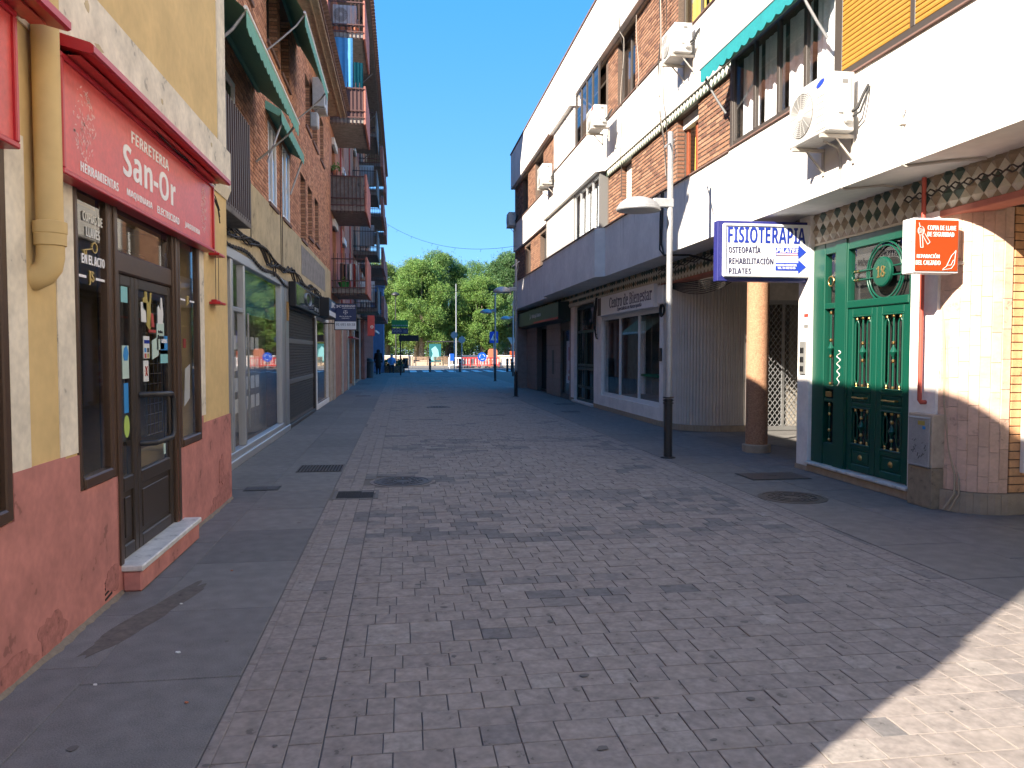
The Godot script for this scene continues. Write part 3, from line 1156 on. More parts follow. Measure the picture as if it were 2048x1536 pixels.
		if z0 < -5.5:
			s = sh()
			tube(s, [Vector3(xd, 1.25, -5.66), Vector3(xd + .1, 1.25, -5.68), Vector3(xd + .13, 1.24, -5.95), Vector3(xd + .13, 1.20, -6.0), Vector3(xd + .13, .96, -6.0), Vector3(xd + .13, .92, -5.95), Vector3(xd + .1, .91, -5.68), Vector3(xd, .91, -5.66)], .02, 8)
			ob("handle", s, M.lamp_dark, d)
			# stickers on the glass: [z, y, w, h, material, tilt]
			for q in [[-5.82, 1.83, .12, .14, "paper", 0.0], [-6.19, 1.66, .18, .20, "paper_green", .1], [-5.97, 1.68, .0, .0, "black", 0], [-5.86, 1.58, .13, .16, "paper", 0.0], [-6.28, 1.60, .20, .14, "sticker_blue", 0.0], [-6.28, 1.51, .20, .10, "paper_aqua", 0.0], [-6.06, 1.56, .15, .14, "paper_green", .3], [-5.84, 1.41, .11, .15, "paper", 0.0], [-6.24, .80, .05, .08, "paper_green", 0.0], [-6.0, 1.70, .17, .02, "sticker_red", 0.0]]:
				if q[2] == 0.0:
					continue
				s = sh()
				var t: float = q[5]
				prism(s, [Vector2(-q[2] / 2, -q[3] / 2), Vector2(q[2] / 2, -q[3] / 2 + t * .1), Vector2(q[2] / 2, q[3] / 2 + t * .1), Vector2(-q[2] / 2, q[3] / 2)], Vector3(xs, q[1], q[0]), Vector3(0, 0, -1), Vector3.UP, Vector3(.002, 0, 0))
				ob("sticker", s, M[q[4]], d)
			# hand with a drill shape, glove shape
			s = sh()
			prism(s, [Vector2(0, 0), Vector2(.06, -.02), Vector2(.07, -.12), Vector2(.14, -.16), Vector2(.18, -.12), Vector2(.17, .02), Vector2(.20, .12), Vector2(.17, .14), Vector2(.14, .04), Vector2(.10, .06), Vector2(.09, .15), Vector2(.04, .15), Vector2(.04, .08), Vector2(0, .07)], Vector3(xs, 1.86, -5.80), Vector3(0, 0, -1), Vector3.UP, Vector3(.002, 0, 0))
			ob("sticker", s, M.sticker_yellow, d)
			s = sh()
			prism(s, [Vector2(0, 0), Vector2(.12, 0), Vector2(.14, .08), Vector2(.11, .20), Vector2(.08, .20), Vector2(.07, .10), Vector2(.03, .14), Vector2(0, .12)], Vector3(xs, 1.76, -6.13), Vector3(0, 0, -1), Vector3.UP, Vector3(.0022, 0, 0))
			ob("sticker", s, M.paper, d)
			s = sh()
			prism(s, [Vector2(-.05, 0), Vector2(.05, 0), Vector2(.025, .10), Vector2(-.025, .10)], Vector3(xs, 1.73, -6.0), Vector3(0, 0, -1), Vector3.UP, Vector3(.002, 0, 0))
			ob("sticker", s, M.sticker_red, d)
			s = sh()
			for k in 3:
				var a := PI / 3 * k
				bar(s, Vector3(xs + .004, 1.41 - sin(a) * .04, -5.84 - cos(a) * .04), Vector3(xs + .004, 1.41 + sin(a) * .04, -5.84 + cos(a) * .04), .002, .008, Vector3.RIGHT)
			ob("sticker_mark", s, M.sticker_red, d)
			txt(d, "lettering", "VISA VISA", M.letter_blue, Vector3(xs + .004, 1.62, -5.86), 90, .025, .11)
			txt(d, "lettering", "AMPAS", M.letter_white, Vector3(xs + .004, 1.63, -6.27), 90, .03, .14)
			txt(d, "lettering", "Se dan", M.black, Vector3(xs + .004, 1.70, -6.18), 90, .022, .10)
			txt(d, "lettering", "llaves", M.black, Vector3(xs + .004, 1.66, -6.18), 90, .03, .12)
			for q in [[-5.83, 1.56, "sticker_blue"], [-5.89, 1.56, "black"], [-5.83, 1.52, "sticker_red"], [-5.89, 1.52, "sticker_yellow"]]:
				s = sh()
				bx(s, xs + .0025, q[1] - .016, q[0] - .02, xs + .004, q[1] + .016, q[0] + .02)
				ob("sticker_mark", s, M[q[2]], d)
		else:
			for q in [[-5.43, 1.93, .12, .11, "paper_aqua"], [-5.43, 1.48, .12, .22, "paper_green"], [-5.43, 1.24, .08, .20, "sticker_blue"]]:
				s = sh()
				bx(s, xs, q[1] - q[3] / 2, q[0] - q[2] / 2, xs + .002, q[1] + q[3] / 2, q[0] + q[2] / 2)
				ob("sticker", s, M[q[4]], d)
			s = sh()
			prism(s, [Vector2(-.03, .0), Vector2(.03, .0), Vector2(.05, .05), Vector2(.02, .10), Vector2(-.03, .08), Vector2(-.05, .03)], Vector3(xs + .0025, 1.49, -5.43), Vector3(0, 0, -1), Vector3.UP, Vector3(.002, 0, 0))
			ob("sticker_mark", s, M.sticker_blue, d)
			s = sh()
			var pts := []
			for k in 20:
				pts.append(Vector2(cos(TAU * k / 20) * .05, sin(TAU * k / 20) * .075))
			prism(s, pts, Vector3(xs, 1.05, -5.43), Vector3(0, 0, -1), Vector3.UP, Vector3(.002, 0, 0))
			ob("sticker", s, M.sticker_lime, d)
	# the sign boards
	shop_sign(-4.26, -7.44, "long red hardware shop sign with white lettering above the brown door", true)
	shop_sign(-1.0, -3.78, "red shop sign cut by the left edge of the view, above the brown window", false)
	hood(-4.27, -7.46, "long red metal light hood fixed above the lettered hardware sign")
	hood(-.9, -4.0, "red metal light hood end cut by the left edge of the view")
	# rain pipe between the two signs
	var p := thing("rain_pipe", "fat yellow painted rain pipe between the two red signs", "drain pipe", Vector3(-1.7, 1.9, -4.13))
	s = sh()
	tube(s, [Vector3(-1.725, 3.85, -4.13), Vector3(-1.725, 2.14, -4.13)], .062, 18)
	ob("pipe", s, M.yellow, p)
	s = sh()
	lathe(s, Transform3D(Basis(), Vector3(-1.725, 0, -4.13)), [Vector2(.062, 2.07), Vector2(.073, 2.075), Vector2(.073, 2.13), Vector2(.077, 2.135), Vector2(.077, 2.19), Vector2(.062, 2.195)], 20)
	tube(s, [Vector3(-1.725, 2.08, -4.13), Vector3(-1.725, 2.02, -4.13), Vector3(-1.735, 1.97, -4.13), Vector3(-1.76, 1.935, -4.128), Vector3(-1.80, 1.915, -4.125), Vector3(-1.87, 1.91, -4.12)], .064, 18)
	ob("elbow", s, M.yellow, p)
	# awning brackets and their wires near the corner
	for y in [2.47, 2.01]:
		s = sh()
		bx(s, -1.80, y - .012, -7.62, -1.70, y + .012, -7.86, .004)
		bx(s, -1.79, y + .012, -7.66, -1.74, y + .035, -7.82, .004)
		solo("bracket", s, M.red_trim, ("upper" if y > 2.2 else "lower") + " small red metal bracket on the yellow wall by the corner", "bracket", Vector3(-1.8, y, -7.74), "red brackets on the yellow wall")
	s = sh()
	for z in [-7.68, -7.8]:
		tube(s, [Vector3(-1.75, 2.47, z), Vector3(-1.752, 2.02, z)], .003, 5)
	solo("wire", s, M.cable, "pair of thin wires between two red brackets on yellow wall", "wire", Vector3(-1.75, 2.0, -7.74))
	# loose wires over the sign
	s = sh()
	for k in 5:
		var pts := []
		for i in 16:
			var t := i / 15.0
			pts.append(Vector3(-1.72 + .01 * k, 3.16 - .05 * sin(t * 7 + k) - .03 * k * .4, -4.35 - 3.2 * t))
		tube(s, pts, .006, 5)
	for k in 3:
		tube(s, [Vector3(-1.76, 3.12, -7.3 - .06 * k), Vector3(-1.70, 2.98 - .05 * k, -7.5 - .05 * k), Vector3(-1.72, 2.9 - .06 * k, -7.75), Vector3(-1.78, 3.02, -7.9)], .005, 5)
	solo("loose_wires", s, M.cable, "loose dark wires drooping between the long red sign and its hood", "wire", Vector3(-1.72, 3.1, -5.9))

# irregular closed outline of unit size
func blot(seed_: int, n: int, rough: float) -> Array:
	var f := FastNoiseLite.new()
	f.seed = seed_
	f.frequency = 0.6
	var out := []
	for k in n:
		var a := TAU * k / n
		var r := 1.0 + rough * f.get_noise_2d(cos(a) * 2.2, sin(a) * 2.2)
		out.append(Vector2(cos(a) * r, sin(a) * r))
	return out

func shop_sign(z0: float, z1: float, label: String, lettered: bool) -> void:
	var t := thing("shop_sign", label, "sign", Vector3(-1.8, 2.48, (z0 + z1) / 2), "red shop signs on the yellow building")
	var s := sh()
	bx(s, -1.79, 2.475, z0, -1.715, 3.06, z1, .006)
	ob("panel", s, M.red_sign, t)
	s = sh()
	for q in [[2.46, 2.49, z0 + .015, z1 - .015], [3.045, 3.075, z0 + .015, z1 - .015], [2.49, 3.045, z0 + .015, z0 - .015], [2.49, 3.045, z1 + .015, z1 - .015]]:
		bx(s, -1.80, q[0], q[2], -1.698, q[1], q[3], .006)
	ob("rim", s, M.red_trim, t)
	# faded leaf-burst motif: many short printed strokes
	var xf := -1.714
	for c in [[z0 - .30, .9, 0], [z1 + .32, .55, 1]]:
		s = sh()
		for k in 150:
			var a := rng.randf() * TAU
			var r := sqrt(rng.randf())
			var zz: float = c[0] + cos(a) * r * .17 * c[1]
			var yy: float = 2.79 + sin(a) * r * .20
			if rng.randf() < absf(cos(a)) * r * .5:
				continue
			var d := Vector3(0, rng.randf_range(-.5, 1), rng.randf_range(-1, 1)).normalized() * rng.randf_range(.008, .022)
			var q := Vector3(0, d.z, -d.y) * .35
			quad(s, Vector3(xf, yy, zz) - d, Vector3(xf, yy, zz) + q, Vector3(xf, yy, zz) + d, Vector3(xf, yy, zz) - q, Vector3.RIGHT)
		stuff(ob("printed_motif", s, M.print_pale, t))
	if not lettered:
		return
	var lw: Material = M.letter_white
	txt(t, "lettering", "FERRETERIA", lw, Vector3(xf, 2.93, -5.70), 90, .075, .80)
	txt(t, "lettering", "San-Or", lw, Vector3(xf, 2.755, -5.70), 90, .20, 1.12)
	txt(t, "lettering", "HERRAMIENTAS", lw, Vector3(xf, 2.553, -4.77), 90, .052, .56)
	txt(t, "lettering", "MAQUINARIA", lw, Vector3(xf, 2.556, -5.45), 90, .052, .50)
	txt(t, "lettering", "ELECTRICIDAD", lw, Vector3(xf, 2.560, -6.08), 90, .052, .54)
	txt(t, "lettering", "JARDINERIA", lw, Vector3(xf, 2.565, -6.74), 90, .052, .46)

func hood(z0: float, z1: float, label: String) -> void:
	var t := thing("light_hood", label, "lamp hood", Vector3(-1.75, 3.1, (z0 + z1) / 2), "red light hoods")
	var s := sh()
	prism(s, [Vector2(0, .0), Vector2(.05, -.012), Vector2(.205, -.05), Vector2(.222, -.042), Vector2(.222, -.008), Vector2(.205, .006), Vector2(.05, .05), Vector2(0, .055)], Vector3(-1.775, 3.125, z0), Vector3(1, 0, 0), Vector3.UP, Vector3(0, 0, z1 - z0))
	ob("hood", s, M.red_trim, t)
	s = sh()
	bx(s, -1.64, 3.084, z0 - .06, -1.71, 3.078, z1 + .06)
	ob("diffuser", s, M.red_sign, t)
	s = sh()
	for k in 4:
		var z := z0 + (z1 - z0) * (.08 + .28 * k)
		bar(s, Vector3(-1.80, 3.175, z), Vector3(-1.72, 3.175, z), .03, .015)
	ob("bracket", s, M.iron_dark, t)

# ================================================================ left side: the low brick building
func brick_building() -> void:
	var b := thing("brick_building", "two storey brick building over glass shopfronts, with green awnings", "building", Vector3(-2.25, 0, -16.8))
	var x := -2.25
	var holes := [[-8.45, -15.05, .12, 2.9], [-15.75, -20.4, .02, 2.42], [-20.95, -24.2, .14, 2.4],
		[-9.0, -11.1, 3.55, 5.2], [-13.75, -14.6, 4.1, 5.5], [-15.3, -16.25, 4.1, 5.5], [-18.0, -18.95, 4.1, 5.6], [-19.4, -20.3, 4.35, 5.6], [-20.9, -21.8, 4.4, 5.6],
		[-11.2, -12.4, 6.85, 8.3], [-13.8, -15.0, 6.85, 8.3], [-15.35, -16.45, 6.85, 8.3], [-19.1, -20.1, 6.95, 8.2], [-20.5, -21.7, 6.95, 8.2], [-22.4, -23.4, 6.95, 8.2]]
	var s := sh()
	wall(s, x, x - .3, -8.4, -25.1, 0, 8.95, holes)
	bx(s, x - .3, 0, -8.401, x - 7, 8.95, -8.7)
	bx(s, x - .3, 0, -24.8, x - 7, 8.95, -25.1)
	ob("wall", s, M.mortar_light, b)
	s = sh()
	bx(s, x - 1.9, 0, -8.7, x - 7, 8.95, -24.8)
	bx(s, x - .31, 2.95, -8.7, x - 1.9, 3.3, -24.8)
	bx(s, x - .31, 5.9, -8.7, x - 1.9, 6.1, -24.8)
	for z in [-15.3, -20.7]:
		bx(s, x - .31, 0, z, x - 1.9, 2.95, z - .1)
	ob("interior", s, M.fluted, b)
	# beige rendered band over the shops
	s = sh()
	wall(s, x + .02, x, -8.4, -25.1, 2.93, 4.08, [[-9.0, -11.1, 3.55, 5.2]])
	ob("rendered_band", s, M.beige, b)
	s = sh()
	wall(s, x + .024, x + .02, -17.9, -23.3, 3.3, 3.95)
	ob("band_panel", s, M.concrete, b)
	var up := []
	var cuts := [-8.4, -9.0, -11.1, -11.2, -12.4, -13.75, -14.6, -15.0, -15.3, -16.25, -16.45, -18.0, -18.95, -19.1, -19.4, -20.1, -20.3, -20.5, -20.9, -21.7, -21.8, -22.4, -23.4, -25.1]
	for i in cuts.size() - 1:
		var zm: float = (cuts[i] + cuts[i + 1]) / 2
		var y := 4.09
		var hs := []
		for h in holes:
			if zm < h[0] and zm > h[1] and h[3] > 4.09:
				hs.append([h[2], h[3]])
		hs.sort()
		for h in hs:
			if h[0] > y + .03:
				up.append([cuts[i], cuts[i + 1], y, h[0]])
			y = h[1]
		up.append([cuts[i], cuts[i + 1], y, 8.94])
	# join bricks into long courses: bands between openings are laid per rectangle
	var mats := []
	var cols := []
	for k in 5:
		mats.append(M["red_brick_%d" % k])
		cols.append(LEFT_COLS[k])
	lay(b, "brick", [brick_box(.052)], brick_list(x, 1, up), mats, cols, M.brick_all)
	for h in holes.slice(6):
		for i in int((h[3] - h[2]) / .067):
			s = sh()
			var y: float = h[2] + .034 + i * .067
			bx(s, x - .005, y - .026, h[1] + .006, x - .15, y + .026, h[1] - .006, .003)
			ob("reveal_brick", s, M["red_brick_%d" % (i % 5)], b)
	# window joinery and sills
	for h in holes.slice(3):
		var lit: bool = h[0] == -13.75 or h[0] == -15.3
		window(b, "window", x + (.012 if lit or h[0] == -9.0 else -.16), 1, h[0], h[1], h[2] + .02, h[3], 2, M.white_frame if lit or h[0] == -9.0 else M.dark_frame, .06, null, "pane")
		s = sh()
		bx(s, x + .05, h[2] - .05, h[0] + .04, x - .1, h[2] + .018, h[1] - .04, .006)
		ob("sill", s, M.roof_tile, b)
		s = sh()
		bx(s, x - .9, h[2], h[0], x - .92, h[3], h[1])
		ob("blind", s, M.room, b)
	s = sh()
	bx(s, x + .30, 6.32, -8.02, x - 7, 8.95, -8.399)
	ob("gable_wall", s, M.mortar_light, b)
	# eaves with boarded soffit and a row of roof tiles
	for k in 14:
		s = sh()
		bx(s, x, 8.955, -7.75 - k * 1.243, x + .50, 8.99, -7.75 - (k + 1) * 1.243 + .012)
		ob("eave_board", s, M.eave_board, b)
	s = sh()
	bx(s, x + .50, 8.94, -7.72, x + .54, 9.08, -25.2)
	bx(s, x + .36, 8.92, -7.75, x + .39, 8.954, -25.2)
	ob("fascia", s, M.eave_board, b)
	s = sh()
	prism(s, [Vector2(.58, 0), Vector2(.58, .04), Vector2(-3.2, 1.3), Vector2(-7, .1), Vector2(-7, 0)], Vector3(x, 8.992, -7.72), Vector3(1, 0, 0), Vector3.UP, Vector3(0, 0, -17.5))
	ob("roof", s, M.roof_tile, b)
	for k in 83:
		s = sh()
		lathe(s, Transform3D(Basis(Vector3.BACK, -PI / 2 + .3), Vector3(x + .34, 9.145, -7.85 - k * .21)), [Vector2(.0, -.3), Vector2(.085, -.3), Vector2(.10, .33), Vector2(.075, .33), Vector2(.075, .2)], 8)
		ob("roof_tile", s, M.roof_tile, b)
	# shopfront 1: aluminium frame and large panes
	s = sh()
	bx(s, x + .03, 2.78, -8.42, x - .1, 2.925, -15.05, .01)
	bx(s, x + .03, .11, -8.42, x - .1, .20, -15.05, .01)
	bx(s, x + .06, .0, -8.42, x - .1, .11, -15.7, .01)
	for z in [[-10.62, -10.76], [-11.45, -11.56], [-14.88, -15.05]]:
		bx(s, x + .02, .2, z[0], x - .08, 2.78, z[1], .008)
	bx(s, x + .01, 2.10, -10.76, x - .07, 2.16, -11.45, .006)
	var f := ob("shopfront", s, M.alu, b)
	s = sh()
	bx(s, x + .075, .45, -11.49, x + .05, 2.1, -11.52, .006)
	ob("door_pull", s, M.steel, f)
	for q in [[-8.45, -10.62, .2, 2.78], [-10.76, -11.45, .2, 2.10], [-10.76, -11.45, 2.16, 2.78], [-11.56, -14.88, .2, 2.78]]:
		s = sh()
		quad(s, Vector3(x - .03, q[2], q[0]), Vector3(x - .03, q[2], q[1]), Vector3(x - .03, q[3], q[1]), Vector3(x - .03, q[3], q[0]), Vector3.RIGHT)
		ob("pane", s, M.pane, f)
	# teal window banner behind the pane, display cards on wires
	s = sh()
	bx(s, x - .10, 2.12, -11.62, x - .105, 2.76, -14.85)
	ob("window_banner", s, M.teal_print, f)
	for i in 5:
		for j in 4:
			s = sh()
			var z := -11.9 - i * .42
			var y := .62 + j * .32
			bx(s, x - .22, y, z, x - .225, y + .21, z - .30)
			ob("display_card", s, M.paper, f)
	s = sh()
	for i in 6:
		tube(s, [Vector3(x - .23, .3, -11.86 - i * .42), Vector3(x - .23, 2.1, -11.86 - i * .42)], .004, 4)
	ob("display_wires", s, M.steel, f)
	# pier between shopfronts 1 and 2
	s = sh()
	bx(s, x + .02, .0, -15.05, x - .1, 2.925, -15.32, .01)
	bx(s, x + .035, .0, -15.33, x - .1, 2.925, -15.75, .01)
	ob("pier", s, M.steel, b)
	# shopfront 2: closed lattice shutter
	s = sh()
	bx(s, x + .02, 2.42, -15.75, x - .1, 2.925, -20.45, .01)
	bx(s, x + .03, 0, -20.4, x - .1, 2.42, -20.6, .01)
	bx(s, x + .04, 0.0, -15.75, x - .1, .08, -20.4, .01)
	ob("shutter_box", s, M.dark_frame, b)
	var g := sh()
	bx(g, x - .03, .08, -15.77, x - .05, .14, -20.4)
	for y in [.88, 1.72]:
		bx(g, x - .02, y, -15.77, x - .05, y + .10, -20.4, .006)
	var sg := ob("lattice_shutter", g, M.lattice_metal, b)
	s = sh()
	var zz := -15.78
	while zz > -20.4:
		var yy := .14
		while yy < 2.40:
			var h := .06
			bar(s, Vector3(x - .035, yy, zz), Vector3(x - .035, yy + h, zz - .05), .012, .016, Vector3.RIGHT)
			bar(s, Vector3(x - .035, yy + h, zz - .05), Vector3(x - .035, yy + 2 * h, zz), .012, .016, Vector3.RIGHT)
			bar(s, Vector3(x - .035, yy, zz), Vector3(x - .035, yy + h, zz + .05), .012, .016, Vector3.RIGHT)
			bar(s, Vector3(x - .035, yy + h, zz + .05), Vector3(x - .035, yy + 2 * h, zz), .012, .016, Vector3.RIGHT)
			yy += h * 2
		zz -= .1
	stuff(ob("lattice", s, M.lattice_metal, sg))
	s = sh()
	quad(s, Vector3(x - .14, .1, -15.77), Vector3(x - .14, .1, -20.4), Vector3(x - .14, 2.42, -20.4), Vector3(x - .14, 2.42, -15.77), Vector3.RIGHT)
	ob("pane", s, M.dark_pane, sg)
	# shopfront 3
	s = sh()
	bx(s, x + .02, 0, -20.6, x - .1, 2.93, -20.95, .01)
	bx(s, x + .03, 2.4, -20.95, x - .1, 2.93, -24.2, .01)
	bx(s, x + .03, 0, -20.95, x - .1, .14, -24.2, .01)
	bx(s, x + .01, .14, -21.0, x - .06, 2.4, -21.08, .006)
	bx(s, x + .01, .14, -24.12, x - .06, 2.4, -24.2, .006)
	f = ob("shopfront", s, M.white_trim, b)
	s = sh()
	quad(s, Vector3(x - .03, .14, -21.08), Vector3(x - .03, .14, -24.12), Vector3(x - .03, 2.4, -24.12), Vector3(x - .03, 2.4, -21.08), Vector3.RIGHT)
	ob("pane", s, M.pane, f)
	s = sh()
	bx(s, x + .06, 0, -24.2, x - .1, 2.93, -25.1, .01)
	ob("pier", s, M.beige_stone, b)
	# slatted balcony by the corner
	var xb := -1.95
	s = sh()
	bx(s, x + .02, 3.14, -8.42, xb + .02, 3.24, -10.45, .006)
	var bal := ob("balcony", s, M.dark_concrete, b)
	for k in 17:
		s = sh()
		bx(s, xb - .01, 3.2, -8.45 - k * .12, xb + .025, 4.46, -8.50 - k * .12, .004)
		ob("slat", s, M.slat_brown, bal)
	s = sh()
	for k in 3:
		bx(s, xb - .02, 3.2, -10.44, xb - .06 - .1 * k, 4.46, -10.4)
	bx(s, xb - .03, 4.38, -8.42, xb - .012, 4.42, -10.42)
	bx(s, xb - .03, 3.3, -8.42, xb - .012, 3.34, -10.42)
	ob("rail", s, M.slat_brown, bal)
	# ---- things on this facade
	awning("green awning with scalloped edge over the slatted balcony, dark seen from below", -8.5, -12.6, 5.62, x, .66, 5.12, "awning_green")
	awning("upper green awning with scalloped edge under the roof eaves", -13.6, -17.6, 8.25, x, .66, 7.25, "awning_green")
	var t := thing("rolled_awning", "rolled dark green awning in its case above the white paired windows", "awning", Vector3(x, 5.6, -15.0))
	s = sh()
	prism(s, [Vector2(0, 0), Vector2(.22, -.12), Vector2(.27, -.08), Vector2(.27, -.02), Vector2(.02, .13), Vector2(0, .13)], Vector3(x, 5.62, -13.5), Vector3(1, 0, 0), Vector3.UP, Vector3(0, 0, -3.0))
	ob("case", s, M.awning_green, t)
	s = sh()
	var sc := []
	for k in 19:
		sc.append(Vector2(-k / 6.0, 0))
	for k in 37:
		sc.append(Vector2(-3.0 + k / 12.0, -.14 - .04 * absf(sin(k * PI / 3.0))))
	prism(s, sc, Vector3(x + .27, 5.56, -13.5), Vector3(0, 0, 1), Vector3.UP, Vector3(.004, 0, 0))
	ob("valance", s, M.awning_green, t)
	for z in [-13.6, -16.3]:
		s = sh()
		tube(s, [Vector3(x + .02, 4.75, z), Vector3(x + .12, 5.1, z - .1), Vector3(x + .25, 5.53, z - .2)], .018, 6)
		ob("arm", s, M.galvanised, t)
	var a := ac_unit("white air conditioner under the eaves of the brick facade", .8, .72, .3)
	a.position = Vector3(x, 7.68, -20.4)
	a.rotation.y = PI
	s = sh()
	bx(s, x, 7.18, -20.05, x + .2, 7.55, -20.35, .03)
	solo("meter_box", s, M.ac_white, "small white plastic box below the left facade's air conditioner", "meter box", Vector3(x, 7.18, -20.2))
	# cable bundle along the band
	var cb := thing("cable_bundle", "thick bundle of dark cables sagging along the beige band", "cables", Vector3(x, 3.1, -16))
	for k in 7:
		s = sh()
		var pts := []
		for i in 46:
			var u := i / 45.0
			var z := -8.42 - 16.4 * u
			var y := 3.26 - .16 * u + .05 * sin(u * 26 + k * .5) + .016 * k * sin(u * 60 + k) - .05 * absf(sin(u * 13))
			pts.append(Vector3(x + .045 + .02 * sin(u * 50 + k * 2.1), y - .012 * k, z))
		tube(s, pts, .011 + .002 * (k % 3), 5)
		ob("cable", s, M.cable, cb)
	for k in 2:
		s = sh()
		var pts := []
		for i in 40:
			var u := i / 39.0
			pts.append(Vector3(x + .05, 3.02 - .18 * u + .04 * sin(u * 18) + .02 * sin(u * 120 + k * PI), -8.42 - 7.2 * u + .0))
		tube(s, pts, .014, 5)
		ob("cable", s, M.cable, cb)
	s = sh()
	for k in 3:
		var pts := []
		for i in 15:
			var an := TAU * i / 14
			pts.append(Vector3(x + .06, 2.94 + .09 * sin(an) + .01 * k, -13.9 - .12 * cos(an) - .04 * k))
		tube(s, pts, .006, 5)
	for z in [-12.0, -14.9, -15.1]:
		tube(s, [Vector3(x + .03, 3.1, z), Vector3(x + .03, 3.9, z), Vector3(x + .03, 5.4 if z < -14 else 4.1, z - .02)], .007, 5)
	ob("coil", s, M.cable, cb)
	# flat sign over the shutter, side light box, projecting blue sign, sticker plate
	t = thing("shop_sign", "dark glossy sign board with a grey crest above the lattice shutter", "sign", Vector3(x, 2.45, -18.1))
	s = sh()
	bx(s, x + .025, 2.46, -15.85, x + .16, 2.95, -20.35, .01)
	ob("case", s, M.black, t)
	s = sh()
	quad(s, Vector3(x + .162, 2.50, -15.95), Vector3(x + .162, 2.50, -20.25), Vector3(x + .162, 2.91, -20.25), Vector3(x + .162, 2.91, -15.95), Vector3.RIGHT)
	var gl := mat("sign_gloss", .025, .035, .03, .06)
	ob("face", s, gl, t)
	s = sh()
	for k in 26:
		var an := TAU * k / 26
		var ac := TAU * (k + 1) / 26
		bar(s, Vector3(x + .166, 2.72 + sin(an) * .14, -17.9 + cos(an) * .5), Vector3(x + .166, 2.72 + sin(ac) * .14, -17.9 + cos(ac) * .5), .008, .05, Vector3.RIGHT)
	ob("crest", s, M.print_grey, t)
	txt(t, "lettering", "Nº 125", M.print_grey, Vector3(x + .166, 2.58, -19.6), 90, .09, .8)
	t = thing("light_box_sign", "small navy light box sign over the third shopfront, beside the navy hanging sign", "sign", Vector3(x, 2.5, -21.8))
	s = sh()
	bx(s, x + .03, 2.48, -20.75, x + .36, 2.97, -23.2, .01)
	ob("case", s, M.black, t)
	s = sh()
	bx(s, x + .36, 2.64, -20.82, x + .366, 2.94, -23.1)
	ob("face", s, M.navy, t)
	s = sh()
	bx(s, x + .36, 2.51, -20.82, x + .366, 2.638, -23.1)
	ob("white_strip", s, M.sign_white, t)
	txt(t, "lettering", "JC", M.letter_white, Vector3(x + .37, 2.82, -21.9), 90, .16, 1.2, "Droid Serif")
	t = thing("hanging_sign", "navy and white hanging sign of a law office on the left facade", "sign", Vector3(-1.6, 2.2, -22.8))
	s = sh()
	bx(s, -1.93, 2.17, -22.75, -1.29, 2.94, -22.85, .008)
	ob("frame", s, M.black, t)
	s = sh()
	bx(s, -1.91, 2.42, -22.744, -1.31, 2.92, -22.75)
	ob("blue_panel", s, M.navy, t)
	s = sh()
	bx(s, -1.91, 2.19, -22.744, -1.31, 2.415, -22.75)
	ob("white_panel", s, M.sign_white, t)
	txt(t, "lettering", "JC", M.letter_white, Vector3(-1.80, 2.845, -22.742), 0, .085, .15, "Droid Serif")
	txt(t, "lettering", "SERRANO", M.letter_white, Vector3(-1.525, 2.862, -22.742), 0, .055, .38, "Droid Serif")
	txt(t, "lettering", "ABOGADOS", M.letter_white, Vector3(-1.525, 2.80, -22.742), 0, .028, .36, "Droid Serif", 400)
	txt(t, "lettering", "Plan de Medios de", M.letter_white, Vector3(-1.61, 2.565, -22.742), 0, .034, .34, "Droid Serif", 400)
	txt(t, "lettering", "seguimiento", M.letter_white, Vector3(-1.61, 2.51, -22.742), 0, .034, .22, "Droid Serif", 400)
	txt(t, "lettering", "91 691 69 58", M.letter_navy, Vector3(-1.61, 2.33, -22.742), 0, .075, .54, "Droid Serif", 400)
	s = sh()
	bx(s, -1.615, 2.63, -22.743, -1.605, 2.74, -22.74)
	bx(s, -1.66, 2.72, -22.743, -1.56, 2.728, -22.74)
	for k in [-1, 1]:
		bx(s, -1.61 + k * .045 - .02, 2.66, -22.743, -1.61 + k * .045 + .02, 2.675, -22.74)
		bx(s, -1.61 + k * .045 - .003, 2.675, -22.743, -1.61 + k * .045 + .003, 2.72, -22.74)
	bx(s, -1.64, 2.625, -22.743, -1.58, 2.632, -22.74)
	bx(s, -1.87, 2.225, -22.743, -1.35, 2.237, -22.74)
	ob("emblem", s, M.letter_white, t)
	s = sh()
	for y in [2.36, 2.78]:
		bar(s, Vector3(x, y, -22.8), Vector3(-1.93, y, -22.8), .03, .03)
	ob("arm", s, M.black, t)
	s = sh()
	bx(s, x + .036, 2.15, -15.45, x + .05, 2.52, -15.68)
	solo("notice_plate", s, M.shutter_yellow, "small yellow and white alarm plate on the steel pier by the lattice shutter", "plate", Vector3(x + .036, 2.15, -15.56))

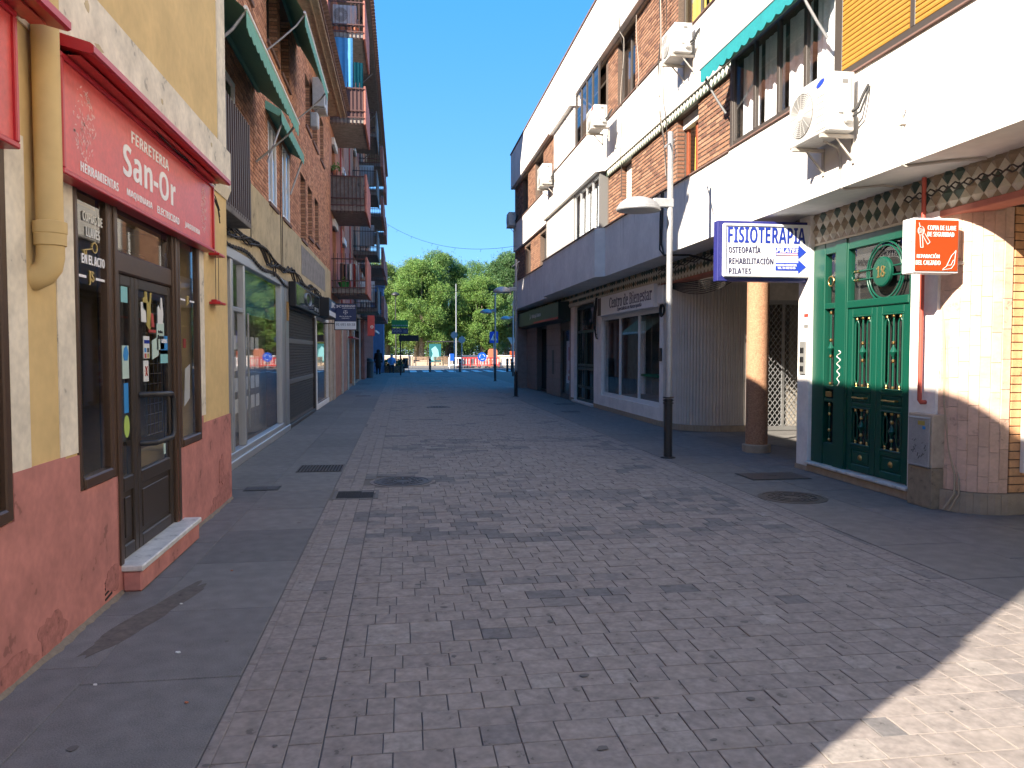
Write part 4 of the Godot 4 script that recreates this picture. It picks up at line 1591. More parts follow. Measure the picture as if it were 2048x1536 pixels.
func awning(label: String, z0: float, z1: float, yw: float, x: float, out: float, yo: float, m: String) -> void:
	var t := thing("awning", label, "awning", Vector3(x, yw, (z0 + z1) / 2), "awnings over the facades")
	var side := signf(out)
	var s := sh()
	quad(s, Vector3(x + side * .06, yw, z0), Vector3(x + side * .06, yw, z1), Vector3(x + out, yo, z1), Vector3(x + out, yo, z0), Vector3(side, 1, 0))
	quad(s, Vector3(x + side * .06, yw - .006, z0), Vector3(x + side * .06, yw - .006, z1), Vector3(x + out, yo - .006, z1), Vector3(x + out, yo - .006, z0), Vector3(-side, -1, 0))
	ob("canvas", s, M[m], t)
	s = sh()
	var n := int(absf(z1 - z0) / .045)
	var sc := [Vector2(0, 0)]
	sc.append(Vector2(z1 - z0, 0))
	for k in n + 1:
		sc.append(Vector2((z1 - z0) * (1.0 - float(k) / n), -.17 - .045 * absf(sin(k * PI / 5.0))))
	prism(s, sc, Vector3(x + out, yo, z0), Vector3(0, 0, 1), Vector3.UP, Vector3(side * .005, 0, 0))
	ob("valance", s, M[m], t)
	s = sh()
	tube(s, [Vector3(x + out, yo + .012, z0 + .03), Vector3(x + out, yo + .012, z1 - .03)], .022, 8)
	ob("front_bar", s, M.white_frame, t)
	s = sh()
	tube(s, [Vector3(x + side * .07, yw + .01, z0), Vector3(x + side * .07, yw + .01, z1)], .055, 10)
	ob("roller", s, M.awning_green, t)
	for z in [z0 - .06, z1 + .06]:
		s = sh()
		var p := Vector3(x + side * .02, yo - .62, z)
		var q := Vector3(x + out * .98, yo, z)
		tube(s, [p, p.lerp(q, .3) + Vector3(side * .03, 0, 0), p.lerp(q, .7) + Vector3(side * .05, 0, 0), q], .017, 6)
		ob("arm", s, M.galvanised, t)

# ================================================================ left side: the tall building with balconies
func tall_building() -> void:
	var b := thing("balcony_building", "tall orange rendered building with rows of railed balconies and dark eaves", "building", Vector3(-2.25, 0, -41))
	var x := -2.25
	var lv := [3.6, 6.25, 9.05, 11.75]
	var holes := [[-32.8, -35.6, .1, 2.5], [-37.0, -41.5, .1, 2.6]]
	for y in lv:
		for z in [-26.1, -30.2, -37.8, -43.4, -50.2]:
			holes.append([z, z - 1.25, y + .02, y + 2.1])
	var s := sh()
	wall(s, x, x - .3, -25.1, -57, 0, 14.2, holes)
	bx(s, x - .3, 0, -25.101, x - 9, 14.2, -25.4)
	bx(s, x - .3, 0, -56.7, x - 9, 14.2, -57)
	ob("wall", s, M.orange_render, b)
	s = sh()
	bx(s, x - 1.2, 0, -25.4, x - 9, 14.2, -56.7)
	for y in lv:
		bx(s, x - .31, y - .3, -25.4, x - 1.2, y, -56.7)
	ob("interior", s, M.core, b)
	for y in lv:
		for q in [[-25.1, -26.0], [-27.45, -30.1], [-31.6, -37.6], [-39.2, -43.3]]:
			s = sh()
			wall(s, x + .012, x, q[0], q[1], y - .15, y + 2.3)
			ob("wall_panel", s, M.pink_render if int(y * 2) % 2 == 1 else M.orange_render, b)
	for h in holes.slice(2):
		window(b, "window", x - .14, 1, h[0], h[1], h[2], h[3], 2, M.dark_frame, .06, null, "pane")
		s = sh()
		bx(s, x + .0, h[3] - .02, h[0], x + .1, h[3] + .22, h[1], .01)
		ob("blind_box", s, M.shutter_white, b)
	# roof and deep dark eaves
	s = sh()
	bx(s, x, 14.2, -25.1, -1.12, 14.28, -58)
	ob("eave_soffit", s, M.dark_concrete, b)
	s = sh()
	prism(s, [Vector2(1.18, 0), Vector2(1.18, .06), Vector2(-3.5, 1.7), Vector2(-9, 0)], Vector3(x, 14.282, -25.05), Vector3(1, 0, 0), Vector3.UP, Vector3(0, 0, -33))
	ob("roof", s, M.roof_tile, b)
	for k in 110:
		s = sh()
		lathe(s, Transform3D(Basis(Vector3.BACK, -PI / 2 + .3), Vector3(-1.2, 14.40, -25.2 - k * .298)), [Vector2(.0, -.3), Vector2(.10, -.3), Vector2(.12, .25), Vector2(.09, .25)], 7)
		ob("roof_tile", s, M.roof_tile, b)
	s = sh()
	for z in [-30.0, -36.0, -42.0, -48.0]:
		tube(s, [Vector3(x, 13.2, z), Vector3(-1.25, 14.15, z)], .03, 6)
	ob("eave_brace", s, M.dark_concrete, b)
	# balconies: three stacks
	for q in [[-25.55, -28.7, -1.17, 0], [-37.0, -40.2, -1.17, 1], [-42.8, -48.0, -1.1, 2], [-49.6, -54.0, -1.1, 2]]:
		for i in lv.size():
			balcony(b, q[0], q[1], q[2], lv[i], q[3], i)
	# vertical downpipes
	for z in [-25.9, -30.9]:
		s = sh()
		tube(s, [Vector3(x + .06, 2.9, z - 3.3), Vector3(x + .06, 14.1, z - 3.3)], .035, 6)
		ob("downpipe", s, M.red_pipe, b)
	# ground floor piers, stone pilasters and the dark doorway
	s = sh()
	for z in [-25.1, -28.6, -31.6, -35.7]:
		wall(s, x + .09, x, z, z - .75, 0, 2.95)
	ob("pilaster", s, M.beige_stone, b)
	s = sh()
	wall(s, x + .05, x, -25.85, -28.6, 0, 2.9)
	wall(s, x + .05, x, -29.35, -31.6, 0, 2.9)
	ob("ground_render", s, M.orange_render, b)
	for k in 4:
		s = sh()
		bx(s, x - .10, .1, -32.9 - k * .68, x - .15, 2.45, -33.52 - k * .68, .01)
		ob("door", s, M.slat_brown if k % 2 == 0 else M.wood, b)
	s = sh()
	bx(s, x - .4, .1, -37, x - .45, 2.6, -41.5)
	ob("shop_back", s, M.void, b)
	for k in 9:
		s = sh()
		bx(s, x, .0, -43.4 - k * 1.5, x + .22, 3.3, -43.9 - k * 1.5, .03)
		ob("brick_rib", s, M.pink_render, b)
	# things hung on it
	s = sh()
	bx(s, -1.32, 2.15, -30.4, -1.05, 2.95, -30.5, .01)
	var rs := thing("hanging_sign", "small red hanging sign half hidden behind the navy hanging sign", "sign", Vector3(-1.2, 2.15, -30.45))
	ob("panel", s, M.red_sign, rs)
	s = sh()
	bar(s, Vector3(x, 2.8, -30.45), Vector3(-1.32, 2.8, -30.45), .03, .03)
	ob("arm", s, M.black, rs)
	txt(rs, "lettering", "o", M.letter_white, Vector3(-1.15, 2.5, -30.395), 0, .12, .12)
	s = sh()
	bx(s, x + .1, 2.1, -31.8, x + .3, 2.16, -36.2, .01)
	solo("door_canopy", s, M.red_trim, "thin red canopy over the dark doorway below the balconies", "canopy", Vector3(x, 2.1, -34))
	var aw := thing("sun_awning", "pale half rolled awning on a sloping arm near the far end of the left facade", "awning", Vector3(x, 3, -39))
	s = sh()
	quad(s, Vector3(x, 3.3, -37.0), Vector3(x, 3.3, -41.5), Vector3(-1.25, 2.55, -41.5), Vector3(-1.25, 2.55, -37.0), Vector3(.5, 1, 0))
	quad(s, Vector3(x, 3.29, -37.0), Vector3(x, 3.29, -41.5), Vector3(-1.25, 2.54, -41.5), Vector3(-1.25, 2.54, -37.0), Vector3(-.5, -1, 0))
	ob("canvas", s, M.beige, aw)
	s = sh()
	bx(s, -1.28, 2.45, -37.0, -1.18, 2.57, -41.5, .02)
	ob("front_bar", s, M.shutter_white, aw)
	# blue corner pier of the end house
	var bl := thing("blue_pier", "blue grey painted corner pier at the far end of the left side", "pier", Vector3(-1.7, 0, -57.6))
	s = sh()
	bx(s, -2.3, 0, -57.05, -1.3, 6.2, -58.4, .03)
	ob("shaft", s, M.blue_wall, bl)
	s = sh()
	bx(s, -2.35, 6.2, -57.0, -1.22, 6.4, -58.5, .03)
	ob("cap", s, M.blue_wall, bl)
	s = sh()
	bx(s, -1.9, 4.6, -57.04, -1.45, 5.9, -56.85, .03)
	ob("black_lantern", s, M.black, bl)
	# laundry, pots, tarpaulins, conditioner on the balconies
	var lw := thing("laundry", "washing with a red garment hung out on the lowest near balcony", "laundry", Vector3(-1.7, 3.9, -25.9))
	for k in 6:
		s = sh()
		cloth(s, Vector3(-1.98 + k * .10, 4.42 - .02 * (k % 2), -25.7 - .12 * (k % 3)), Vector3(-1.90 + k * .10, 4.42 - .02 * (k % 2), -25.72 - .12 * (k % 3)), .55 + .12 * (k % 3) + (.15 if k == 4 else 0.0), 1.4, .02, 8)
		ob("garment", s, M[["black", "coat", "ac_grey", "paper", "sticker_red", "paper"][k]], lw)
	s = sh()
	tube(s, [Vector3(-2.1, 4.43, -25.75), Vector3(-1.25, 4.43, -25.75)], .006, 4)
	ob("line", s, M.paper, lw)
	var pot := thing("plant_pot", "green bowl planter standing on the lowest near balcony", "plant pot", Vector3(-1.86, 3.605, -25.75))
	s = sh()
	lathe(s, Transform3D(Basis(), pot.position), [Vector2(0, 0), Vector2(.12, 0), Vector2(.2, .2), Vector2(.18, .2), Vector2(.15, .16), Vector2(0, .16)], 14)
	ob("pot", s, M.pot_green, pot)
	ob("foliage", leaf_ball(Vector3(-1.86, 3.83, -25.75), .16, 60), M.leaf_0, pot)
	var pl := thing("balcony_plant", "bright green plant on the railing of the second near balcony", "plant", Vector3(-2.12, 7.25, -25.7))
	ob("foliage", leaf_ball(Vector3(-2.12, 7.47, -25.7), .2, 90), M.leaf_2, pl)
	s = sh()
	lathe(s, Transform3D(Basis(), Vector3(-2.12, 7.25, -25.7)), [Vector2(0, 0), Vector2(.09, 0), Vector2(.12, .14), Vector2(0, .14)], 12)
	ob("pot", s, M.terracotta, pl)
	s = sh()
	cloth(s, Vector3(-2.2, 11.57, -25.5), Vector3(-1.50, 11.55, -25.5), 1.55, 3.5, .03, 30)
	solo("blue_tarpaulin", s, M.tarp_blue, "blue sheet hung as a sun screen over the third near balcony", "sun screen", Vector3(-1.9, 9.4, -25.5))
	s = sh()
	cloth(s, Vector3(-1.5, 10.9, -25.75), Vector3(-1.2, 10.9, -25.8), .95, 3.0, .03, 20)
	solo("teal_curtain", s, M.tarp_teal, "teal green curtain behind the blue sheet on the third near balcony", "curtain", Vector3(-1.35, 9.4, -25.8))
	var a := ac_unit("white air conditioner standing behind the bars of the top near balcony", .75, .62, .3)
	a.position = Vector3(-1.78, 12.15, -26.3)
	a.rotation.y = -PI / 2 - PI
	for k in 4:
		s = sh()
		lathe(s, Transform3D(Basis(), Vector3(-2.05 + k * .21, 11.755, -25.72)), [Vector2(0, 0), Vector2(.07, 0), Vector2(.10, .2), Vector2(.08, .2), Vector2(0, .17)], 10)
		solo("flower_pot", s, M.terracotta, ["empty terracotta pot next to the wall on the top near balcony", "second terracotta pot from the wall on the top near balcony", "third terracotta pot from the wall on the top near balcony", "terracotta pot at the outer corner of the top near balcony"][k], "flower pot", Vector3(-2.05 + k * .21, 11.755, -25.72), "pots on the top balcony")

func balcony(b: Node3D, z0: float, z1: float, xo: float, y: float, style: int, row: int) -> void:
	var x := -2.25
	var s := sh()
	bx(s, x, y - .16, z0, xo, y, z1, .012)
	var bal := ob("balcony", s, M.concrete if style == 0 else M.dark_concrete, b)
	s = sh()
	var rm: Material = M.railing if style == 1 else M.railing_red
	# solid front, round at its upper corners in the far stacks
	var hgt := 1.02
	if style == 2:
		var pts := [Vector2(0, -.16), Vector2(z1 - z0, -.16)]
		for k in 5:
			var an := PI / 2 * k / 4
			pts.append(Vector2(z1 - z0 + .3 * (1 - cos(an)), hgt - .3 + .3 * sin(an)))
		for k in 5:
			var an := PI / 2 * k / 4
			pts.append(Vector2(-.3 * (1 - sin(an)), hgt - .3 + .3 * cos(an)))
		prism(s, pts, Vector3(xo, y, z0), Vector3(0, 0, 1), Vector3.UP, Vector3(.14, 0, 0))
	else:
		bx(s, xo, y - .2, z0 + .02, xo + .07, y + hgt, z1, .012)
	ob("front_panel", s, M.pink_render if style != 1 else M.dark_concrete, bal)
	var n := int((xo - x) / .125)
	for k in n:
		s = sh()
		var xx := x + .07 + k * .125
		bx(s, xx, y - .22, z0 + .012, xx + .018, y + 1.12, z0 + .03)
		ob("railing_bar", s, rm, bal)
	for yy in [.0, .22, .92]:
		s = sh()
		bx(s, x, y + yy, z0 + .031, xo, y + yy + .035, z0 + .055)
		ob("rail", s, rm, bal)
	if style == 0 and row == 1 or style == 0 and row == 2:
		s = sh()
		bx(s, x + .02, y + .05, z0 - .005, xo - .02, y + .93, z0 - .012)
		ob("privacy_screen", s, M.dark_concrete if row == 1 else M.railing_red, bal)
	elif style == 1 and row < 3:
		s = sh()
		bx(s, x + .3, y + .3, z0 - .4, xo - .1, y + 1.3, z0 - .42)
		ob("privacy_screen", s, M.dusty_pane if row > 0 else M.paper, bal)

func leaf_ball(c: Vector3, r: float, n: int) -> SurfaceTool:
	var s := sh()
	for k in n:
		var v := Vector3(rng.randfn(), rng.randfn(), rng.randfn()).normalized() * r * pow(rng.randf(), .4)
		var d := Vector3(rng.randfn(), rng.randfn() * .5, rng.randfn()).normalized() * r * .3
		var e := d.cross(Vector3(rng.randfn(), 1, rng.randfn())).normalized() * r * .14
		s.set_color(Color.WHITE)
		quad(s, c + v - d, c + v + e, c + v + d, c + v - e, v)
	return s

# ================================================================ right side: the white and brick building
const RIGHT_COLS := [[.27, .135, .078], [.205, .098, .058], [.33, .175, .105], [.16, .075, .048], [.29, .152, .09]]
const RX := 5.30      # ground floor facade
const BX := 4.80      # brick plane of the upper floors
const BAND := 4.70    # white bands

func pyramid(w: float, h: float, d: float) -> ArrayMesh:
	var s := sh()
	var c := [Vector3(-w / 2, 0, 0), Vector3(0, -h / 2, 0), Vector3(w / 2, 0, 0), Vector3(0, h / 2, 0)]
	var t := []
	for p in c:
		t.append(p * .12 + Vector3(0, 0, d))
	for i in 4:
		var j := (i + 1) % 4
		quad(s, c[i], c[j], t[j], t[i], c[i] + c[j] + Vector3(0, 0, .02))
	quad(s, t[0], t[1], t[2], t[3], Vector3.BACK)
	return s.commit()

func white_building() -> void:
	var b := thing("white_building", "white banded three storey building with brick panels along the right side", "building", Vector3(5.3, 0, -16.5))
	# upper wall of mortar with openings [z0, z1, y0, y1]
	var f1 := [[-4.2, -10.55, 4.46, 5.74], [-12.13, -13.1, 4.46, 5.6], [-15.8, -16.55, 4.46, 5.6], [-17.8, -24.4, 4.46, 5.74], [-25.4, -26.6, 4.46, 5.6], [-28.6, -29.8, 4.46, 5.6]]
	var f2 := [[-4.2, -9.6, 6.87, 8.35], [-10.8, -13.1, 6.87, 8.35], [-15.6, -16.9, 6.87, 8.35], [-17.9, -20.25, 6.87, 8.35], [-20.5, -23.2, 6.87, 8.35], [-26.0, -27.6, 6.87, 8.35], [-29.2, -30.4, 6.87, 8.35]]
	var holes := f1 + f2
	var s := sh()
	wall(s, BX, BX + .3, 0, -32.5, 4.4, 8.5, holes)
	ob("upper_wall", s, M.mortar, b)
	s = sh()
	bx(s, BX + 1.1, 3.3, -.01, 13, 9.6, -32.3)
	bx(s, BX + .3, 3.3, 0, BX + 1.1, 9.6, -.3)
	bx(s, BX + .3, 3.3, -32.2, BX + 1.1, 9.6, -32.5)
	bx(s, BX + .301, 5.75, -.3, BX + 1.1, 6.85, -32.2)
	ob("core", s, M.room, b)
	# end wall towards the road
	s = sh()
	bx(s, BX, 0, -32.5, 13, 9.6, -32.7)
	ob("end_wall", s, M.bank_stone, b)
	# white bands: the lower one is also the soffit over the pavement
	s = sh()
	prism(s, [Vector2(4.66, 0), Vector2(4.66, -10.62), Vector2(4.70, -10.66), Vector2(4.70, -17.55), Vector2(4.50, -17.75), Vector2(4.50, -24.5), Vector2(4.70, -24.7), Vector2(4.70, -32.5), Vector2(5.75, -32.5), Vector2(5.75, 0)], Vector3(0, 3.30, 0), Vector3(1, 0, 0), Vector3(0, 0, 1), Vector3(0, 1.13, 0))
	ob("lower_band", s, M.white_wall, b)
	s = sh()
	prism(s, [Vector2(4.66, 0), Vector2(4.66, -10.62), Vector2(4.70, -10.66), Vector2(4.70, -17.55), Vector2(4.50, -17.75), Vector2(4.50, -24.5), Vector2(4.70, -24.7), Vector2(4.70, -32.5), Vector2(5.05, -32.5), Vector2(5.05, 0)], Vector3(0, 5.75, 0), Vector3(1, 0, 0), Vector3(0, 0, 1), Vector3(0, 1.09, 0))
	ob("middle_band", s, M.white_wall, b)
	s = sh()
	bx(s, 4.62, 8.42, 0, 4.9, 9.86, -32.7, .01)
	bx(s, 4.9, 8.42, 0, 5.2, 8.55, -32.5)
	ob("parapet", s, M.white_wall, b)
	s = sh()
	bx(s, 4.59, 9.86, 0, 5.0, 9.92, -32.75, .01)
	ob("coping", s, M.roof_tile, b)
	s = sh()
	bx(s, 4.9, 9.5, 0, 13, 9.7, -32.6)
	ob("roof", s, M.concrete, b)
	# old rain streaks down the lower band
	s = sh()
	for k in 26:
		var z := -11.0 - 21.0 * rng.randf()
		if z < -17.3 and z > -24.9:
			continue
		var top := 4.42 if rng.randf() < .6 else rng.randf_range(3.9, 4.3)
		var hh := rng.randf_range(.25, .85)
		var w := rng.randf_range(.012, .05)
		prism(s, [Vector2(-w, 0), Vector2(-w * .7, -hh * .5), Vector2(-w * .2, -hh), Vector2(w * .3, -hh * .9), Vector2(w * .6, -hh * .4), Vector2(w, 0)], Vector3(4.6995, top, z), Vector3(0, 0, 1), Vector3.UP, Vector3(-.001, 0, 0))
	stuff(ob("rain_streaks", s, M.rain_streak, b))
	# thin clay sills on the bands
	s = sh()
	for q in [[4.63, 0.0, -10.64, 4.431], [4.67, -10.66, -17.6, 4.431], [4.47, -17.75, -24.5, 4.431], [4.67, -24.7, -32.5, 4.431], [4.63, 0.0, -10.64, 6.841], [4.67, -10.66, -17.6, 6.841], [4.47, -17.75, -24.5, 6.841], [4.67, -24.7, -32.5, 6.841]]:
		bx(s, q[0], q[3], q[1], 5.09, q[3] + .022, q[2], .004)
	ob("sill", s, M.roof_tile, b)
	# bricks between the openings
	var rects := []
	for q in [[-10.66, -12.13, 4.46, 5.60], [-13.1, -15.8, 4.46, 5.60], [-16.55, -17.6, 4.46, 5.60], [-24.7, -25.4, 4.46, 5.74], [-26.6, -28.6, 4.46, 5.74], [-29.8, -32.5, 4.46, 5.74],
		[-9.6, -10.8, 6.87, 8.42], [-13.1, -15.6, 6.87, 8.42], [-16.9, -17.7, 6.87, 8.42], [-20.25, -20.5, 6.87, 8.42], [-23.2, -26.0, 6.87, 8.42], [-27.6, -29.2, 6.87, 8.42], [-30.4, -32.5, 6.87, 8.42]]:
		rects.append(q)
	var mats := []
	for k in 5:
		mats.append(M["brick_%d" % k])
	lay(b, "brick", [brick_box(.050)], brick_list(BX, -1, rects, .069), mats, RIGHT_COLS, M.brick_all)
	# brick reveals at the sides of the deep windows
	for h in [[-12.13, 4.46, 5.6], [-13.1, 4.46, 5.6], [-15.8, 4.46, 5.6], [-16.55, 4.46, 5.6]]:
		s = sh()
		for i in 16:
			var y: float = h[1] + .036 + i * .071
			bx(s, BX + .002, y - .024, h[0] - .006, BX + .13, y + .026, h[0] + .006, .003)
		ob("reveal_brick", s, M.brick_1, b)
	# zigzag frieze under the middle band
	s = sh()
	bx(s, 4.735, 5.60, -10.66, 5.05, 5.75, -17.6)
	ob("frieze_board", s, M.tile_green, b)
	var pm := [pyramid(.135, .148, .022)]
	var list := []
	var z := -10.75
	while z > -17.55:
		list.append([0, Transform3D(Basis(Vector3.UP, -PI / 2), Vector3(4.733, 5.675, z)), 0])
		z -= .142
	lay(b, "zigzag_tile", pm, list, [M.tile_white], [[.6, .58, .5]], M.tile_white)
	# second, plainer row under the parapet, in shade
	s = sh()
	bx(s, 4.74, 8.35, -4.2, 4.95, 8.42, -32.4)
	ob("upper_frieze", s, M.tile_brown, b)
	# ---- windows, first floor
	var wx := 4.675
	var f := window(b, "window", wx - .02, -1, -4.2, -7.82, 4.46, 5.74, 3, M.dark_frame, .07, null, "pane")
	for k in 3:
		var a := -4.27 - k * 1.183
		shutter(f, wx - .012, -1, a - .01, a - 1.11, 4.53, 5.67, M.shutter_yellow, .05)
	window(b, "window", wx, -1, -7.86, -10.55, 4.46, 5.74, 4, M.dark_frame, .07, M.curtain, "pane", .97)
	s = sh()
	bx(s, wx - .01, 4.44, -7.80, wx + .2, 5.75, -7.88, .005)
	bx(s, wx - .005, 4.44, -10.53, wx + .2, 5.75, -10.62, .005)
	ob("mullion_post", s, M.dark_frame, b)
	window(b, "window", BX + .16, -1, -12.15, -13.08, 4.47, 5.6, 2, M.red_wood, .08, M.curtain_yellow, "pane", .8)
	s = sh()
	bx(s, BX + .1, 5.42, -12.14, BX + .2, 5.6, -13.09)
	ob("blind_box", s, M.shutter_white, b)
	f = window(b, "window", BX + .12, -1, -15.82, -16.53, 4.47, 5.6, 1, M.white_frame, .05)
	shutter(f, BX + .10, -1, -15.86, -16.49, 4.52, 5.56, M.shutter_white)
	window(b, "window", 4.62, -1, -17.8, -20.4, 4.46, 5.74, 4, M.alu, .06, M.curtain, "pane", .9)
	f = window(b, "window", 4.62, -1, -20.44, -24.4, 4.46, 5.74, 2, M.white_frame, .06)
	shutter(f, 4.61, -1, -20.5, -22.4, 4.52, 5.68, M.shutter_white)
	shutter(f, 4.61, -1, -22.44, -24.34, 4.52, 5.68, M.shutter_white)
	for h in [f1[4], f1[5], f2[5], f2[6]]:
		window(b, "window", BX + .14, -1, h[0], h[1], h[2] + .01, h[3], 2, M.dark_frame, .05, M.curtain, "pane", .7)
	s = sh()
	for q in [[-17.72, -17.8], [-24.4, -24.52], [-20.4, -20.44]]:
		bx(s, 4.61, 4.455, q[0], 4.82, 5.75, q[1])
	ob("bay_post", s, M.ac_grey, b)
	# second floor
	f = window(b, "window", wx, -1, -4.2, -9.6, 6.865, 8.35, 5, M.dark_frame, .07, M.curtain, "pane", .8)
	f = window(b, "window", BX + .1, -1, -10.8, -13.1, 6.865, 8.35, 3, M.dark_frame, .06, M.curtain_yellow, "pane", .95)
	window(b, "window", BX + .1, -1, -15.6, -16.9, 6.865, 8.35, 2, M.dark_frame, .06, null, "pane")
	window(b, "window", 4.60, -1, -17.85, -20.25, 6.865, 8.35, 4, M.dark_frame, .06, null, "pane")
	f = window(b, "window", 4.60, -1, -20.5, -23.2, 6.865, 8.35, 3, M.white_frame, .07)
	for k in 3:
		shutter(f, 4.59, -1, -20.56 - k * .88, -21.36 - k * .88, 6.93, 8.1, M.shutter_white)
	s = sh()
	bx(s, 4.47, 8.12, -20.45, 4.8, 8.42, -23.3, .01)
	ob("shutter_box", s, M.white_trim, b)
	ground_floor(b)
	hung_right()

func ground_floor(b: Node3D) -> void:
	var s := sh()
	# frieze of pyramid tiles over the shops
	bx(s, RX - .03, 2.93, -5.0, RX + .25, 3.3, -31.9)
	ob("frieze_beam", s, M.tile_brown, b)
	s = sh()
	bx(s, RX - .075, 2.865, -4.6, RX + .2, 2.93, -7.05, .008)
	bx(s, RX - .06, 2.885, -9.62, RX + .2, 2.93, -15.2, .008)
	ob("lintel_trim", s, M.pink_render, b)
	var pm := [pyramid(.160, .172, .035)]
	var list := []
	for r in 4:
		var y := 3.0 + r * .086
		var z := -5.05 - (.08 if r % 2 else 0.0)
		while z > -31.5:
			list.append([0, Transform3D(Basis(Vector3.UP, -PI / 2), Vector3(RX - .031, y, z)), 0 if r % 2 == 0 else 1 + (rng.randi() % 2)])
			z -= .160
	lay(b, "frieze_tile", pm, list, [M.tile_white, M.tile_green, M.tile_brown], [[.6, .58, .5], [.06, .09, .07], [.3, .235, .16]], M.brick_all)
	# ceiling of passage and of the recess at the near corner, closing walls behind the shops
	s = sh()
	bx(s, RX + .25, 2.95, -9.62, 9, 3.1, -15.0)
	bx(s, RX + .2, 2.93, 0, 9, 3.1, -7.0)
	ob("ceiling", s, M.soffit, b)
	s = sh()
	bx(s, RX + 2.6, 0, -14.9, 13, 3.29, -32.3)
	bx(s, RX + 3.2, 0, 0, 13, 3.29, -14.9)
	ob("core", s, M.room, b)
	# ---- white pillar between passage and green door
	s = sh()
	bx(s, 5.21, .06, -9.60, 5.6, 3.3, -9.32, .006)
	ob("pillar", s, M.white_trim, b)
	s = sh()
	bx(s, 5.195, 0, -9.61, 5.6, .06, -9.31, .004)
	ob("pillar_foot", s, M.plinth, b)
	# small papers and house bells on the pillar
	for q in [[2.10, .07, "paper"], [2.0, .04, "sticker_red"], [1.94, .03, "paper"], [1.86, .04, "ac_grey"]]:
		s = sh()
		bx(s, 5.204, q[0], -9.40 - q[1], 5.208, q[0] + q[1], -9.34)
		ob("sticker", s, M[q[2]], b)
	s = sh()
	bx(s, 5.19, 1.25, -9.52, 5.209, 1.68, -9.38, .004)
	var bell := ob("doorbell_panel", s, M.ac_grey, b)
	for k in 3:
		s = sh()
		bx(s, 5.182, 1.29 + .12 * k, -9.50, 5.189, 1.36 + .12 * k, -9.41, .002)
		ob("button_plate", s, M.black, bell)
	green_door(b)
	# ---- white plaster wall right of the door
	s = sh()
	wall(s, RX - .08, RX + .3, -6.93, -7.33, 0, 2.93)
	ob("plaster_pier", s, M.white_trim, b)
	# ---- rounded corner clad in upright pink tiles
	var c := Vector3(5.67, 0, -6.94)
	var r := .42
	s = sh()
	for k in 26:
		var a0 := deg_to_rad(86 + 5.0 * k)
		var a1 := deg_to_rad(86 + 5.0 * (k + 1))
		var p0 := c + Vector3(cos(a0), 0, sin(a0)) * (r - .02)
		var p1 := c + Vector3(cos(a1), 0, sin(a1)) * (r - .02)
		quad(s, p0, p1, p1 + Vector3.UP * 2.94, p0 + Vector3.UP * 2.94, p0 - c)
	ob("corner_backing", s, M.mortar, b)
	for k in 9:
		var a := deg_to_rad(94 + 12.4 * k)
		var y := .205 - rng.randf() * .2
		var rad := Vector3(cos(a), 0, sin(a))
		var tan := Vector3(-sin(a), 0, cos(a))
		var first := true
		while y < 2.93:
			var h := .285
			var y0 := maxf(y + .002, .205)
			var y1 := minf(y + h, 2.93)
			if y1 - y0 > .03:
				s = sh()
				var w := .0445
				var o := c + rad * (r - .031 + rng.randf_range(-.002, .002))
				prism(s, [Vector2(-w, 0), Vector2(w, 0), Vector2(w, .026), Vector2(w - .005, .031), Vector2(-w + .005, .031), Vector2(-w, .026)], o + Vector3.UP * y0, tan, rad, Vector3(0, y1 - y0 - .002, 0))
				ob("pink_tile", s, M.tile_pink if rng.randf() < .7 else M.tile_pink_dark, b)
			y += h
	s = sh()
	for k in 8:
		var a0 := deg_to_rad(84 + 15.0 * k)
		var a1 := deg_to_rad(84 + 15.0 * (k + 1) - .3)
		prism(s, [Vector2(cos(a0), sin(a0)) * (r - .1), Vector2(cos(a0), sin(a0)) * (r + .035), Vector2(cos((a0 + a1) / 2), sin((a0 + a1) / 2)) * (r + .04), Vector2(cos(a1), sin(a1)) * (r + .035), Vector2(cos(a1), sin(a1)) * (r - .1)], Vector3(c.x, 0, c.z), Vector3(1, 0, 0), Vector3(0, 0, 1), Vector3(0, .20, 0))
	ob("corner_plinth", s, M.plinth, b)
	# flat shopfront after the corner, laid in flat orange tiles, with a poster case
	s = sh()
	bx(s, 5.67, 0, -6.535, 8.5, 2.94, -6.8)
	ob("shop_wall", s, M.mortar, b)
	for i in 2:
		for k in 34:
			s = sh()
			var y := .21 + k * .0795
			bx(s, 5.70 + i * .30, y, -6.55, 5.994 + i * .30, y + .070, -6.518 - rng.randf() * .003, .003)
			ob("flat_tile", s, M.tile_orange, b)
	s = sh()
	bx(s, 5.69, 0, -6.56, 8.5, .2, -6.485, .004)
	ob("shop_plinth", s, M.plinth, b)
	# ---- tube column and the passage behind
	s = sh()
	tube(s, [Vector3(5.42, .12, -11.2), Vector3(5.42, 2.94, -11.2)], .165, 36)
	var col := ob("column", s, M.column, b)
	s = sh()
	lathe(s, Transform3D(Basis(Vector3.UP, PI / 8), Vector3(5.42, 0, -11.2)), [Vector2(.215, 0), Vector2(.215, .11), Vector2(.20, .125), Vector2(.16, .125)], 8)
	ob("column_base", s, M.plinth, col)
	s = sh()
	bx(s, 8.3, 0, -9.6, 8.5, 3.0, -14.2)
	bx(s, 5.6, 0, -9.4, 8.5, 3.0, -9.61)
	ob("passage_wall", s, M.soffit, b)
	# gate: lattice grille, lintel, dark corridor behind
	s = sh()
	bx(s, 6.55, 2.55, -14.15, 8.3, 2.95, -14.3)
	ob("gate_lintel", s, M.soffit, b)
	s = sh()
	bx(s, 6.5, 0, -19.5, 8.3, 2.95, -19.6)
	bx(s, 7.0, .2, -14.9, 7.04, 2.5, -19.5)
	ob("corridor", s, M.room, b)
	s = sh()
	bx(s, 6.62, .0, -14.16, 8.3, .09, -14.2, .004)
